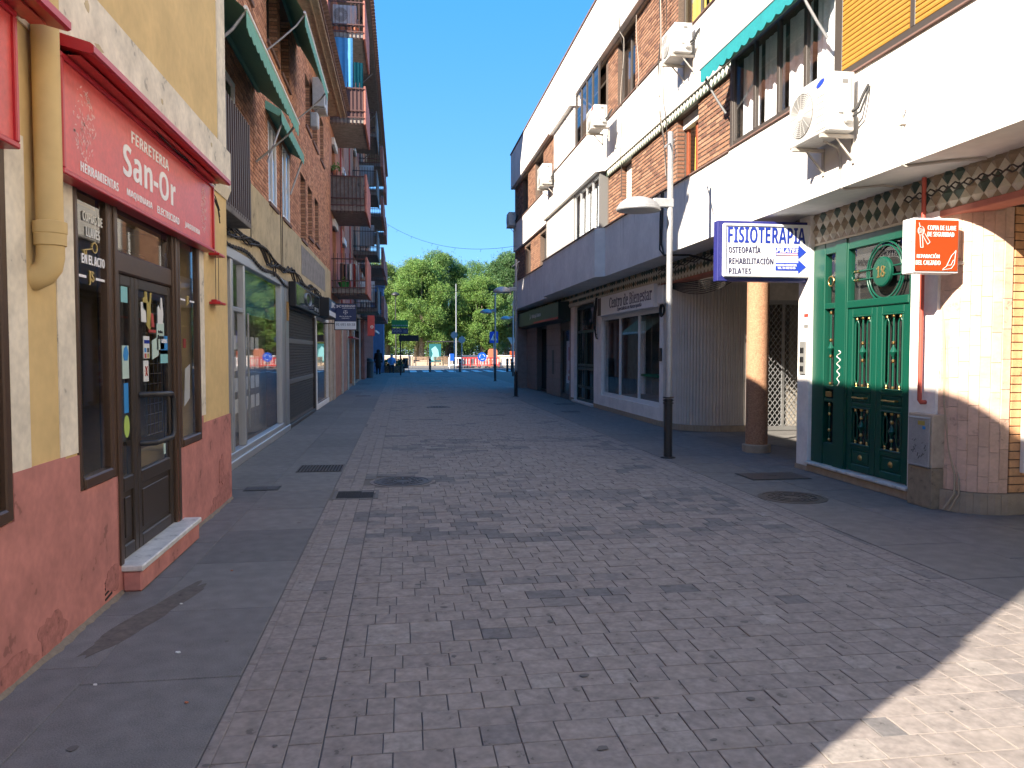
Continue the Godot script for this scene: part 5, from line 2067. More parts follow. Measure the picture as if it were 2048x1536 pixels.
	bx(s, 6.62, 2.47, -14.16, 8.3, 2.55, -14.2, .004)
	bx(s, 7.36, .09, -14.16, 7.42, 2.47, -14.2, .004)
	var gate := ob("gate", s, M.steel, b)
	s = sh()
	var zx := 6.63
	while zx < 8.25:
		var yy := .09
		while yy < 2.44:
			for m in [[0, 0, .05, .065], [.05, .065, 0, .13], [.05, .065, .1, 0.0], [.1, .13, .05, .065]]:
				bar(s, Vector3(zx + m[0], yy + m[1], -14.17), Vector3(zx + m[2], yy + m[3], -14.17), .009, .007, Vector3.BACK)
			yy += .13
		zx += .1
	stuff(ob("gate_lattice", s, M.galvanised, gate))
	s = sh()
	bx(s, 6.9, 2.1, -14.05, 7.03, 2.42, -14.12, .01)
	ob("gate_box", s, M.black, gate)
	# curved wall of upright slats
	var path := []
	for k in 10:
		path.append(Vector3(5.32, 0, -15.35 + .05 * k))
	for k in 21:
		var a := PI + (PI / 2) * k / 20.0
		path.append(Vector3(6.12 + .80 * cos(a), 0, -14.90 + -.80 * sin(a)))
	for k in range(1, 11):
		path.append(Vector3(6.12 + .05 * k, 0, -14.10))
	s = sh()
	for k in path.size() - 1:
		var d: Vector3 = path[k + 1] - path[k]
		var n := Vector3.UP.cross(d).normalized() * -1.0
		if n.x > .1 and n.z < 0:
			n = -n
		quad(s, path[k] - n * .02, path[k + 1] - n * .02, path[k + 1] - n * .02 + Vector3.UP * 2.94, path[k] - n * .02 + Vector3.UP * 2.94, n)
	ob("slat_backing", s, M.fluted, b)
	for k in path.size() - 1:
		var d: Vector3 = (path[k + 1] - path[k])
		var l := d.length()
		d = d.normalized()
		var n := d.cross(Vector3.UP)
		if n.dot(Vector3(-1, 0, 1)) < 0:
			n = -n
		s = sh()
		prism(s, [Vector2(.004, -.02), Vector2(.004, .0), Vector2(l * .25, .012), Vector2(l * .75, .012), Vector2(l - .004, 0), Vector2(l - .004, -.02)], path[k] + Vector3.UP * .12, d, n, Vector3(0, 2.80, 0))
		ob("wall_slat", s, M.fluted, b)
	s = sh()
	for k in path.size() - 1:
		var d: Vector3 = (path[k + 1] - path[k]).normalized()
		var n := d.cross(Vector3.UP)
		if n.dot(Vector3(-1, 0, 1)) < 0:
			n = -n
		quad(s, path[k] + n * .03, path[k + 1] + n * .03, path[k + 1] + n * .03 + Vector3.UP * .115, path[k] + n * .03 + Vector3.UP * .115, n)
		quad(s, path[k] + n * .03 + Vector3.UP * .115, path[k + 1] + n * .03 + Vector3.UP * .115, path[k + 1] - n * .03 + Vector3.UP * .115, path[k] - n * .03 + Vector3.UP * .115, Vector3.UP)
	ob("slat_plinth", s, M.plinth, b)
	# ---- wellness shop
	s = sh()
	wall(s, RX, RX + .2, -15.2, -23.9, 0, 2.95, [[-15.42, -20.15, .38, 2.46], [-20.95, -23.4, .06, 2.93]])
	ob("ground_wall", s, M.white_trim, b)
	s = sh()
	bx(s, RX - .02, 0, -15.2, RX + .1, .11, -20.9, .004)
	bx(s, RX - .02, 0, -23.45, RX + .1, .11, -23.9, .004)
	ob("shop_base", s, M.plinth, b)
	var f := window(b, "shop_window", RX + .05, -1, -15.42, -20.15, .38, 2.46, 3, M.white_frame, .09, null, "pane")
	s = sh()
	bx(s, RX + .2, .38, -15.42, RX + 2.5, .40, -20.15)
	bx(s, RX + 1.4, .4, -17.4, RX + 1.45, 2.4, -18.4)
	ob("display_floor", s, M.room, f)
	s = sh()
	bx(s, RX + .9, 1.75, -15.6, RX + .93, 2.2, -16.5)
	ob("display_panel", s, M.red_sign, f)
	s = sh()
	bx(s, RX + .6, .5, -18.3, RX + .64, 2.3, -18.75)
	ob("display_banner", s, M.curtain, f)
	s = sh()
	bx(s, RX + .5, .95, -17.0, RX + .9, 1.0, -18.4)
	ob("display_table", s, M.poster_green, f)
	# dark green double door further on
	s = sh()
	bx(s, RX + .08, .06, -20.97, RX + .14, 2.9, -21.1)
	bx(s, RX + .08, .06, -23.26, RX + .14, 2.9, -23.38)
	for z in [-21.1, -22.1, -22.25, -23.2]:
		bx(s, RX + .07, .06, z, RX + .12, 2.15, z - .07)
	for y in [.06, .45, 1.0, 1.1, 2.1, 2.82]:
		bx(s, RX + .075, y, -21.1, RX + .13, y + .08, -23.26)
	var d := ob("door", s, M.green_dark, b)
	s = sh()
	quad(s, Vector3(RX + .13, .06, -20.97), Vector3(RX + .13, .06, -23.38), Vector3(RX + .13, 2.9, -23.38), Vector3(RX + .13, 2.9, -20.97), Vector3.LEFT)
	ob("pane", s, M.dark_pane, d)
	s = sh()
	for k in 8:
		var z := -21.25 - k * .26
		tube(s, [Vector3(RX + .10, .5, z), Vector3(RX + .10, 2.1, z)], .014, 5)
	for k in 20:
		var a := TAU * k / 20
		var e := TAU * (k + 1) / 20
		bar(s, Vector3(RX + .09, 2.5 + .28 * sin(a), -22.17 + .28 * cos(a)), Vector3(RX + .09, 2.5 + .28 * sin(e), -22.17 + .28 * cos(e)), .02, .02, Vector3.RIGHT)
	ob("door_bars", s, M.green_dark, d)
	s = sh()
	bx(s, RX - .08, 0, -20.92, RX + .2, .06, -23.45, .006)
	ob("door_step", s, M.marble, b)
	# ---- bank: stone panels, openings
	s = sh()
	wall(s, RX + .03, RX + .3, -23.9, -32.5, 0, 2.95, [[-24.1, -25.6, .1, 2.3], [-28.0, -30.2, .0, 2.5]])
	ob("bank_wall", s, M.joint, b)
	for q in [[-23.9, -24.1], [-25.6, -26.8], [-26.8, -28.0], [-30.2, -31.3], [-31.3, -32.5]]:
		for k in 5:
			s = sh()
			bx(s, RX - .005, .012 + .586 * k, q[0] - .004, RX + .03, .012 + .586 * (k + 1) - .01, q[1] + .004, .006)
			ob("stone_panel", s, M.bank_stone, b)
	window(b, "shop_window", RX + .08, -1, -24.1, -25.6, .1, 2.3, 1, M.dark_frame, .06, null, "pane")
	s = sh()
	bx(s, RX + .14, .5, -24.25, RX + .15, 1.9, -25.2)
	ob("poster", s, M.paper, b)
	s = sh()
	for q in [[-24.5, 1.2, .12, .5], [-24.75, 1.25, .1, .45], [-24.6, .6, .3, .14], [-24.6, .82, .22, .12]]:
		bx(s, RX + .13, q[1], q[0], RX + .138, q[1] + q[3], q[0] - q[2])
	ob("poster_print", s, M.sticker_red, b)
	window(b, "shop_window", RX + .2, -1, -28.0, -30.2, .02, 2.5, 2, M.dark_frame, .07, null, "dark_pane")
	s = sh()
	bx(s, RX - .012, .75, -26.6, RX + .0, 1.6, -26.95, .004)
	ob("cash_slot", s, M.dark_frame, b)

func green_door(b: Node3D) -> void:
	var gm: Material = M.green_paint
	var x := RX
	var s := sh()
	# recess behind the leaves, then the frame
	bx(s, x + .06, .13, -7.33, x + .10, 2.92, -9.32)
	ob("door_back", s, M.void, b)
	s = sh()
	for q in [[-9.32, -9.05, .13, 2.9], [-8.82, -8.55, .13, 2.9], [-7.42, -7.33, .13, 2.9]]:
		bx(s, x - .04, q[2], q[0], x + .06, q[3], q[1], .008)
	bx(s, x - .035, 2.76, -9.05, x + .06, 2.9, -8.82, .006)
	bx(s, x - .035, 2.76, -8.55, x + .06, 2.9, -7.42, .006)
	bx(s, x - .045, 2.06, -8.55, x + .06, 2.15, -7.42, .01)
	bx(s, x - .035, 2.08, -9.05, x + .06, 2.15, -8.82, .006)
	for y in [.13, .92, 1.08]:
		bx(s, x - .03, y, -9.05, x + .05, y + (.28 if y < .2 else .05), -8.82, .006)
	bx(s, x - .05, .13, -8.80, x - .0401, 2.9, -8.57, .006)
	var fr := ob("door_frame", s, gm, b)
	# fanlight over the leaves: glass, rings, number disc
	s = sh()
	quad(s, Vector3(x + .01, 2.15, -8.55), Vector3(x + .01, 2.15, -7.42), Vector3(x + .01, 2.76, -7.42), Vector3(x + .01, 2.76, -8.55), Vector3.LEFT)
	quad(s, Vector3(x + .01, 1.1, -9.05), Vector3(x + .01, 1.1, -8.82), Vector3(x + .01, 2.76, -8.82), Vector3(x + .01, 2.76, -9.05), Vector3.LEFT)
	ob("pane", s, M.pane, fr)
	s = sh()
	var c := Vector3(x - .02, 2.43, -7.86)
	for r in [.33, .29]:
		var pts := []
		for k in 41:
			pts.append(c + Vector3(0, sin(TAU * k / 40), cos(TAU * k / 40)) * r)
		tube(s, pts, .011, 6, false)
	for y in [2.38, 2.48]:
		tube(s, [Vector3(x - .03, y, -8.42), Vector3(x - .03, y, -7.45)], .011, 6)
	var pts2 := []
	for k in 13:
		var a := -PI / 2 + PI * k / 12
		pts2.append(Vector3(x - .03, 2.43 + .05 * sin(a), -8.42 - .05 * cos(a)))
	tube(s, pts2, .011, 6)
	ob("fanlight_ring", s, gm, fr)
	s = sh()
	lathe(s, Transform3D(Basis(Vector3.BACK, PI / 2), Vector3(x - .03, 2.43, -7.86)), [Vector2(.165, 0), Vector2(.165, .03), Vector2(.15, .04), Vector2(0, .04)], 36)
	ob("number_disc", s, gm, fr)
	txt(fr, "house_number", "18", M.brass, Vector3(x - .074, 2.43, -7.86), -90, .125, .15, "Droid Serif")
	s = sh()
	for q in [-8.34, -8.40, -7.52]:
		for y in [2.38, 2.48]:
			lathe(s, Transform3D(Basis(Vector3.RIGHT, PI / 2), Vector3(x - .03, y, q)), [Vector2(.0, -.012), Vector2(.018, -.012), Vector2(.018, .012), Vector2(0, .012)], 10)
	ob("brass_collar", s, M.brass, fr)
	spindle(fr, x - .01, -8.935, 1.12, 2.06, true)
	spindle(fr, x - .01, -8.935, .42, .92, false)
	var ring := sh()
	var pr := []
	for k in 21:
		pr.append(Vector3(x - .02, 2.42 + .06 * sin(TAU * k / 20), -8.935 + .06 * cos(TAU * k / 20)))
	tube(ring, pr, .01, 6, false)
	ob("small_ring", ring, M.brass, fr)
	s = sh()
	bx(s, x - .035, .985, -9.0, x - .03, 1.05, -8.87, .002)
	ob("letter_flap", s, M.brass, fr)
	# graffiti on the post: painted strokes
	s = sh()
	var gp := []
	for k in 34:
		gp.append(Vector3(x - .052, 1.56 - .013 * k, -8.69 + .045 * sin(k * .9) * (1.0 - k / 60.0)))
	tube(s, gp, .006, 4)
	ob("graffiti", s, M.paper, fr)
	# two leaves
	for leaf in [[-8.54, -7.985], [-7.975, -7.425]]:
		var z0: float = leaf[0]
		var z1: float = leaf[1]
		s = sh()
		for z in [[z0, z0 + .09], [z1 - .09, z1]]:
			bx(s, x - .025, .14, z[0], x + .04, 2.055, z[1], .006)
		for y in [[.14, .22], [.40, .45], [.90, .95], [1.07, 1.12], [1.97, 2.055]]:
			bx(s, x - .025, y[0], z0 + .09, x + .04, y[1], z1 - .09, .006)
		bx(s, x - .008, .22, z0 + .09, x + .03, .40, z1 - .09)
		bx(s, x - .018, .245, z0 + .13, x - .006, .375, z1 - .13, .006)
		bx(s, x - .008, .95, z0 + .09, x + .03, 1.07, z1 - .09)
		bx(s, x - .018, .965, z0 + .115, x - .006, 1.055, z1 - .115, .006)
		# bolection mouldings round the glass
		for y in [[.45, .90], [1.12, 1.97]]:
			for q in [[y[0], y[0] + .02, z0 + .09, z1 - .09], [y[1] - .02, y[1], z0 + .09, z1 - .09], [y[0] + .02, y[1] - .02, z0 + .09, z0 + .11], [y[0] + .02, y[1] - .02, z1 - .11, z1 - .09]]:
				bx(s, x - .036, q[0], q[2], x - .0, q[1], q[3], .008)
		var d := ob("door", s, gm, b)
		s = sh()
		for y in [[.45, .90], [1.12, 1.97]]:
			quad(s, Vector3(x + .02, y[0], z0 + .09), Vector3(x + .02, y[0], z1 - .09), Vector3(x + .02, y[1], z1 - .09), Vector3(x + .02, y[1], z0 + .09), Vector3.LEFT)
		ob("pane", s, M.pane, d)
		var zc := (z0 + z1) / 2
		for y in [[.45, .90], [1.12, 1.97]]:
			spindle(d, x - .01, zc, y[0], y[1], true)
			for sg in [-1, 1]:
				s = sh()
				var zz: float = zc + sg * .115
				var q := [Vector3(x - .01, y[0] + .02, zz), Vector3(x - .01, y[0] + .04, zz), Vector3(x - .01, y[0] + .10, zz - .035), Vector3(x - .01, y[1] - .10, zz - .035), Vector3(x - .01, y[1] - .045, zz)]
				tube(s, q, .009, 6)
				var q2 := []
				for p in q:
					q2.append(Vector3(p.x, p.y, 2 * zz - p.z))
				tube(s, q2, .009, 6)
				ob("loop_bar", s, gm, d)
				s = sh()
				for yy in [y[0] + .03, y[1] - .03]:
					lathe(s, Transform3D(Basis(), Vector3(x - .01, yy, zz)), [Vector2(.014, -.03), Vector2(.019, -.015), Vector2(.013, 0), Vector2(.018, .015), Vector2(.012, .03)], 10)
				ob("brass_cap", s, M.brass, d)
		s = sh()
		tube(s, [Vector3(x - .06, 1.01, zc - .12), Vector3(x - .075, 1.01, zc - .06), Vector3(x - .075, 1.01, zc + .06), Vector3(x - .06, 1.01, zc + .12)], .009, 8)
		for k in [-.1, .1]:
			tube(s, [Vector3(x - .018, 1.01, zc + k), Vector3(x - .066, 1.01, zc + k)], .012, 8)
		ob("handle", s, M.brass, d)
		s = sh()
		lathe(s, Transform3D(Basis(Vector3.BACK, PI / 2), Vector3(x - .018, .31, zc)), [Vector2(.035, 0), Vector2(.03, .012), Vector2(.018, .02), Vector2(0, .022)], 14)
		ob("boss", s, M.brass, d)
	# step
	s = sh()
	bx(s, x - .10, 0, -7.3, x + .1, .095, -9.31, .006)
	ob("step", s, M.plinth, b)
	s = sh()
	bx(s, x - .13, .096, -7.28, x + .1, .13, -9.315, .006)
	ob("step_slab", s, M.marble, b)
	s = sh()
	bx(s, x - .03, 2.9, -7.31, x + .1, 2.93, -9.32, .006)
	ob("door_lintel", s, M.cream, b)

func spindle(parent: Node3D, x: float, z: float, y0: float, y1: float, diamond: bool) -> void:
	var s := sh()
	var ym := (y0 + y1) / 2
	tube(s, [Vector3(x, y0, z), Vector3(x, y1, z)], .011, 8)
	if diamond and y1 - y0 > .4:
		lathe(s, Transform3D(Basis(), Vector3(x, ym, z)), [Vector2(.01, -.09), Vector2(.014, -.06), Vector2(.045, 0), Vector2(.014, .06), Vector2(.01, .09)], 6)
	ob("spindle", s, M.green_paint, parent)
	s = sh()
	for y in [y0 + .03, ym - .10, ym + .10, y1 - .03]:
		lathe(s, Transform3D(Basis(), Vector3(x, y, z)), [Vector2(.013, -.02), Vector2(.021, -.008), Vector2(.021, .008), Vector2(.013, .02)], 10)
	ob("brass_cap", s, M.brass, parent)

# ---------------------------------------------------------------- things hung on or stood against the right facade
func hung_right() -> void:
	# air conditioners
	var acs := [[4.66, 3.80, -7.79, .80, .60, .29, "air conditioner with a blue oval badge, nearest and lowest on the right facade", "arrow_blue"], [4.70, 6.33, -12.3, .62, .47, .30, "air conditioner high on the white band beside the yellow lit top window", ""], [4.50, 6.43, -16.75, .70, .45, .30, "air conditioner with a small red badge on the middle band, next to the far bay", "sticker_red"], [4.50, 6.5, -23.0, .85, .60, .30, "farthest white air conditioner on the bay below the parapet's shaded end", ""], [4.76, 6.75, -32.0, .7, .55, .3, "dark silhouetted air conditioner at the far corner of the right building", ""]]
	for q in acs:
		var t := ac_unit(q[6], q[3], q[4], q[5], M[q[7]] if q[7] != "" else null)
		t.position = Vector3(q[0], q[1], q[2])
	var s := sh()
	tube(s, [Vector3(4.45, 3.78, -7.72), Vector3(4.60, 3.72, -7.72), Vector3(4.645, 3.62, -7.73), Vector3(4.645, 3.31, -7.74), Vector3(4.70, 3.285, -7.72), Vector3(5.0, 3.285, -7.5), Vector3(5.22, 3.27, -7.5)], .012, 7)
	solo("drain_hose", s, M.conduit, "thin beige condensate pipe running down below the badge air conditioner", "pipe", Vector3(4.65, 3.3, -7.74))
	# white cable riser further right, with its little box
	s = sh()
	bx(s, 4.62, 3.66, -6.66, 4.658, 3.72, -6.72, .005)
	tube(s, [Vector3(4.645, 3.66, -6.69), Vector3(4.645, 3.31, -6.70), Vector3(4.68, 3.285, -6.69), Vector3(4.95, 3.285, -6.45), Vector3(5.2, 3.28, -6.3)], .014, 7)
	tube(s, [Vector3(4.64, 3.72, -6.69), Vector3(4.62, 3.78, -6.67), Vector3(4.65, 3.8, -6.66)], .01, 6)
	solo("conduit", s, M.conduit, "grey conduit with a small box on the white band above the orange sign", "conduit", Vector3(4.645, 3.3, -6.69))
	# turquoise awning above the curtained window
	awning("faded turquoise awning above the curtained bay window", -7.95, -10.75, 5.70, 4.66, -.38, 5.60, "turquoise")
	# loose vertical cables on the upper floors
	var cb := thing("hanging_cables", "loose pale and dark cables hanging down the upper white bands and brick", "cables", Vector3(4.6, 4.5, -14))
	for q in [[-16.0, -16.3, 9.0, 6.9, .007, "cable_light"], [-16.1, -16.2, 8.6, 4.9, .008, "cable"], [-14.1, -13.4, 9.5, 4.6, .013, "cable"], [-14.0, -13.45, 9.5, 4.7, .009, "cable_light"], [-13.6, -13.3, 9.4, 4.5, .008, "cable"], [-15.2, -15.0, 8.3, 5.8, .006, "cable_light"]]:
		s = sh()
		var pts := []
		for k in 14:
			var u := k / 13.0
			var y: float = lerpf(q[2], q[3], u)
			var px := 4.60 if y > 8.3 else (4.66 if (y > 5.7 and y < 6.9) else 4.70)
			pts.append(Vector3(px, y, lerpf(q[0], q[1], u) + .06 * sin(u * 9 + q[0])))
		tube(s, pts, q[4], 5)
		ob("cable", s, M[q[5]], cb)
	s = sh()
	tube(s, [Vector3(4.69, 4.42, -13.5), Vector3(4.68, 4.0, -13.52), Vector3(4.66, 3.5, -13.5), Vector3(4.68, 3.28, -13.4), Vector3(5.0, 3.24, -13.0), Vector3(5.24, 3.1, -12.6)], .018, 6)
	tube(s, [Vector3(4.69, 4.42, -13.6), Vector3(4.675, 3.9, -13.62), Vector3(4.66, 3.4, -13.58), Vector3(4.72, 3.28, -13.5)], .014, 6)
	ob("cable", s, M.cable, cb)
	# cables bunched under the passage lintel
	cb = thing("cable_bundle", "tangle of thin dark cables drooping under the passage ceiling by the slatted wall", "cables", Vector3(5.3, 2.8, -13))
	for k in 8:
		s = sh()
		var pts := []
		for i in 12:
			var u := i / 11.0
			pts.append(Vector3(5.24 + .05 * k * u, 2.90 - (.06 + .03 * k) * sin(u * PI) - .05 * u, -15.0 + 3.9 * u - .12 * k * u))
		tube(s, pts, .007, 5)
		ob("cable", s, M.cable, cb)
	for k in 5:
		s = sh()
		var pts := []
		for i in 50:
			var u := i / 49.0
			pts.append(Vector3(5.20 - .008 * k, 3.22 - .03 * k + .02 * sin(u * 70 + k * 2), -9.6 - 5.6 * u if k < 3 else -7.4 + 1.9 * u))
		tube(s, pts, .008, 5)
		ob("cable", s, M.cable, cb)
	# telecom box with coil
	var tb := thing("telecom_box", "white telecom box with a coil of black cable beside the wellness sign", "junction box", Vector3(5.28, 2.5, -14.9))
	s = sh()
	bx(s, 5.14, 2.50, -14.78, 5.29, 2.88, -15.12, .02)
	ob("box", s, M.white_frame, tb)
	s = sh()
	for k in 4:
		var pts := []
		for i in 21:
			var a := TAU * i / 20
			pts.append(Vector3(5.2 - .012 * k, 2.38 + (.10 + .012 * k) * sin(a), -14.92 + (.09 + .01 * k) * cos(a)))
		tube(s, pts, .009, 5, false)
	ob("coil", s, M.cable, tb)
	s = sh()
	bx(s, 5.27, 1.35, -15.24, 5.297, 1.62, -15.36, .004)
	solo("intercom", s, M.dark_frame, "small dark intercom plate on the white wall behind the near lamp post", "intercom", Vector3(5.28, 1.35, -15.3))
	s = sh()
	for k in 4:
		var pts := []
		for i in 14:
			var u := i / 13.0
			pts.append(Vector3(5.24 - .01 * k, 3.0 - 1.1 * sin(u * PI / 2) * (1.0 - .1 * k), -20.35 - .22 * sin(u * PI) - .05 * k * u))
		tube(s, pts, .022, 6)
	solo("cable_bundle", s, M.cable, "black bunch of cables hanging between the wellness sign and the dark door", "cables", Vector3(5.26, 2.0, -20.4))
	# wellness sign
	var t := thing("shop_sign", "white wellness centre sign with dark purple lettering", "sign", Vector3(5.3, 2.48, -17.6))
	s = sh()
	bx(s, 5.17, 2.475, -15.45, 5.29, 2.965, -20.1, .008)
	ob("panel", s, M.sign_white, t)
	txt(t, "lettering", "Centro de Bienestar", M.letter_navy, Vector3(5.167, 2.77, -17.2), -90, .27, 3.3, "Droid Serif", 400)
	txt(t, "lettering", "Especialista en Naturopatía", M.letter_navy, Vector3(5.167, 2.565, -17.2), -90, .11, 1.9, "Droid Sans", 400, .25)
	s = sh()
	bx(s, 5.165, 2.49, -19.7, 5.17, 2.95, -20.05)
	ob("purple_edge", s, M.slat_brown, t)
	# bank sign box
	t = thing("shop_sign", "dark green bank sign box with a red strip at the far right corner", "sign", Vector3(5.1, 2.55, -28))
	s = sh()
	prism(s, [Vector2(4.90, 2.58), Vector2(5.29, 2.50), Vector2(5.29, 3.15), Vector2(4.90, 3.12)], Vector3(0, 0, -23.95), Vector3(1, 0, 0), Vector3.UP, Vector3(0, 0, -8.65))
	ob("box", s, M.bank_sign, t)
	s = sh()
	bx(s, 4.885, 2.585, -24.0, 4.899, 2.65, -28.5)
	ob("red_strip", s, M.bank_red, t)
	txt(t, "lettering", "Unicaja Banco", M.paper, Vector3(4.895, 2.86, -28.0), -90, .19, 1.9)
	s = sh()
	for k in 3:
		var a := TAU * k / 3 + .5
		prism(s, [Vector2(0, 0), Vector2(.06, .05), Vector2(.03, .14), Vector2(-.03, .1)], Vector3(4.895, 2.86, -29.3), Vector3(0, sin(a), cos(a)), Vector3(0, cos(a), -sin(a)), Vector3(-.005, 0, 0))
	ob("emblem", s, M.paper, t)
	physio_sign()
	key_sign()
	# electricity cabinet and the hose that climbs beside it
	t = thing("utility_cabinet", "beige stone clad meter cabinet with a scratched grey door beside the green door", "cabinet", Vector3(5.25, 0, -7.0))
	s = sh()
	bx(s, 5.13, .0, -6.84, 5.40, .40, -7.20, .006)
	ob("lower_slab", s, M.tile_brown, t)
	s = sh()
	bx(s, 5.13, .404, -6.84, 5.40, .93, -7.20, .006)
	ob("upper_slab", s, M.beige_stone, t)
	s = sh()
	bx(s, 5.115, .40, -6.865, 5.129, .90, -7.175, .004)
	for q in [[.41, -6.87, -7.17], [.88, -6.87, -7.17]]:
		bx(s, 5.108, q[0], q[1], 5.116, q[0] + .012, q[2], .002)
	var cd := ob("door", s, M.galvanised, t)
	s = sh()
	bx(s, 5.111, .82, -6.93, 5.114, .86, -7.03)
	ob("sticker", s, M.sticker_yellow, cd)
	s = sh()
	bx(s, 5.111, .78, -6.92, 5.114, .81, -6.96)
	ob("sticker", s, M.sticker_blue, cd)
	s = sh()
	for k in 16:
		var p := Vector3(5.113, .50 + .16 * rng.randf(), -6.9 - .22 * rng.randf())
		bar(s, p, p + Vector3(0, rng.randf_range(-.04, .04), rng.randf_range(-.03, .03)), .002, .004, Vector3.RIGHT)
	ob("scribble", s, M.black, cd)
	s = sh()
	prism(s, [Vector2(0, 0), Vector2(.07, 0), Vector2(.06, .11)], Vector3(5.24, .0, -6.835), Vector3(1, 0, 0), Vector3.UP, Vector3(0, 0, -.003))
	ob("broken_corner", s, M.void, t)
	for k in 2:
		s = sh()
		var hp := []
		for q in [[2.36, 5.31, -6.915], [2.0, 5.26, -6.89], [1.6, 5.25, -6.87], [1.05, 5.26, -6.84], [.6, 5.28, -6.80], [.35, 5.30, -6.75], [.18, 5.27, -6.71], [.02, 5.19, -6.74]]:
			hp.append(Vector3(q[1] + .02 * k, q[0], q[2] + .035 * k + .015 * sin(q[0] * 5 + k)))
		var cur := Curve3D.new()
		for p in hp:
			cur.add_point(p)
		tube(s, Array(cur.get_baked_points()), .011 - .003 * k, 7)
		solo("hose", s, M.hose, ["thicker", "thinner"][k] + " beige hose running down beside the meter cabinet and the pink tiles", "hose", Vector3(5.27, 0, -6.6))
	# poster case cut by the right edge
	t = thing("poster_case", "green and yellow shop poster in a white frame cut by the right edge", "poster", Vector3(6.3, .4, -6.45))
	s = sh()
	bx(s, 5.80, .40, -6.46, 7.1, 2.18, -6.515, .006)
	ob("frame", s, M.white_frame, t)
	s = sh()
	bx(s, 5.84, .86, -6.452, 7.05, 2.13, -6.46)
	ob("green_sheet", s, M.poster_green, t)
	s = sh()
	bx(s, 5.84, .45, -6.452, 7.05, .72, -6.46)
	ob("picture_strip", s, M.dusty_pane, t)
	s = sh()
	bx(s, 5.84, .72, -6.4515, 7.05, .86, -6.46)
	for y in [1.40, 1.98]:
		bx(s, 5.88, y, -6.4505, 6.6, y + .11, -6.453)
	ob("yellow_bars", s, M.poster_yellow, t)
	txt(t, "lettering", "fruta", M.poster_yellow, Vector3(6.12, .95, -6.45), 0, .18, .6, "Droid Sans", 700, .2)

func physio_sign() -> void:
	var t := thing("shop_sign", "large white and blue physiotherapy sign with two blue arrows", "sign", Vector3(4.6, 2.45, -9.45), "signs standing out from the right facade")
	var s := sh()
	bx(s, 3.99, 2.45, -9.40, 5.23, 3.22, -9.53, .006)
	ob("blue_case", s, M.sign_blue, t)
	s = sh()
	# bevelled white face tray
	bx(s, 4.045, 2.50, -9.35, 5.225, 3.18, -9.399, .02)
	ob("white_face", s, M.sign_white, t)
	s = sh()
	for q in [[4.05, 2.505, 5.22, 2.53], [4.05, 3.145, 5.22, 3.175], [4.05, 2.53, 4.075, 3.145], [5.195, 2.53, 5.22, 3.14]]:
		bx(s, q[0], q[1], -9.332, q[2], q[3], -9.352, .004)
	ob("face_rim", s, M.sign_white, t)
	var zf := -9.347
	txt(t, "lettering", "FISIOTERAPIA", M.letter_blue, Vector3(4.63, 3.035, zf), 0, .20, 1.05)
	txt(t, "lettering", "OSTEOPATÍA", M.letter_navy, Vector3(4.33, 2.855, zf), 0, .10, .43)
	txt(t, "lettering", "REHABILITACIÓN", M.letter_navy, Vector3(4.42, 2.715, zf), 0, .10, .60)
	txt(t, "lettering", "PILATES", M.letter_navy, Vector3(4.27, 2.575, zf), 0, .075, .30)
	for q in [[2.83, "PILATES"], [2.64, "GALERIA COMERCIAL"]]:
		s = sh()
		var y: float = q[0]
		prism(s, [Vector2(4.75, -.05), Vector2(5.06, -.05), Vector2(5.06, -.09), Vector2(5.17, 0), Vector2(5.06, .09), Vector2(5.06, .05), Vector2(4.75, .05)], Vector3(0, y, zf), Vector3(1, 0, 0), Vector3.UP, Vector3(0, 0, .003))
		ob("arrow", s, M.arrow_blue, t)
		if q[1] == "PILATES":
			txt(t, "lettering", q[1], M.letter_white, Vector3(4.91, y + .015, zf + .005), 0, .05, .29, "Droid Sans", 700, .2)
			s = sh()
			bx(s, 4.76, y - .045, zf + .003, 5.05, y - .022, zf + .006)
			ob("pink_bar", s, M.print_pale, t)
		else:
			txt(t, "lettering", q[1], M.letter_white, Vector3(4.90, y + .018, zf + .005), 0, .026, .28)
			txt(t, "lettering", "TEL.: 91 692 13 55", M.letter_white, Vector3(4.90, y - .018, zf + .005), 0, .026, .24)
	s = sh()
	for y in [2.62, 2.88]:
		bx(s, 5.2, y, -9.43, 5.30, y + .1, -9.51, .004)
	ob("mount", s, M.conduit, t)

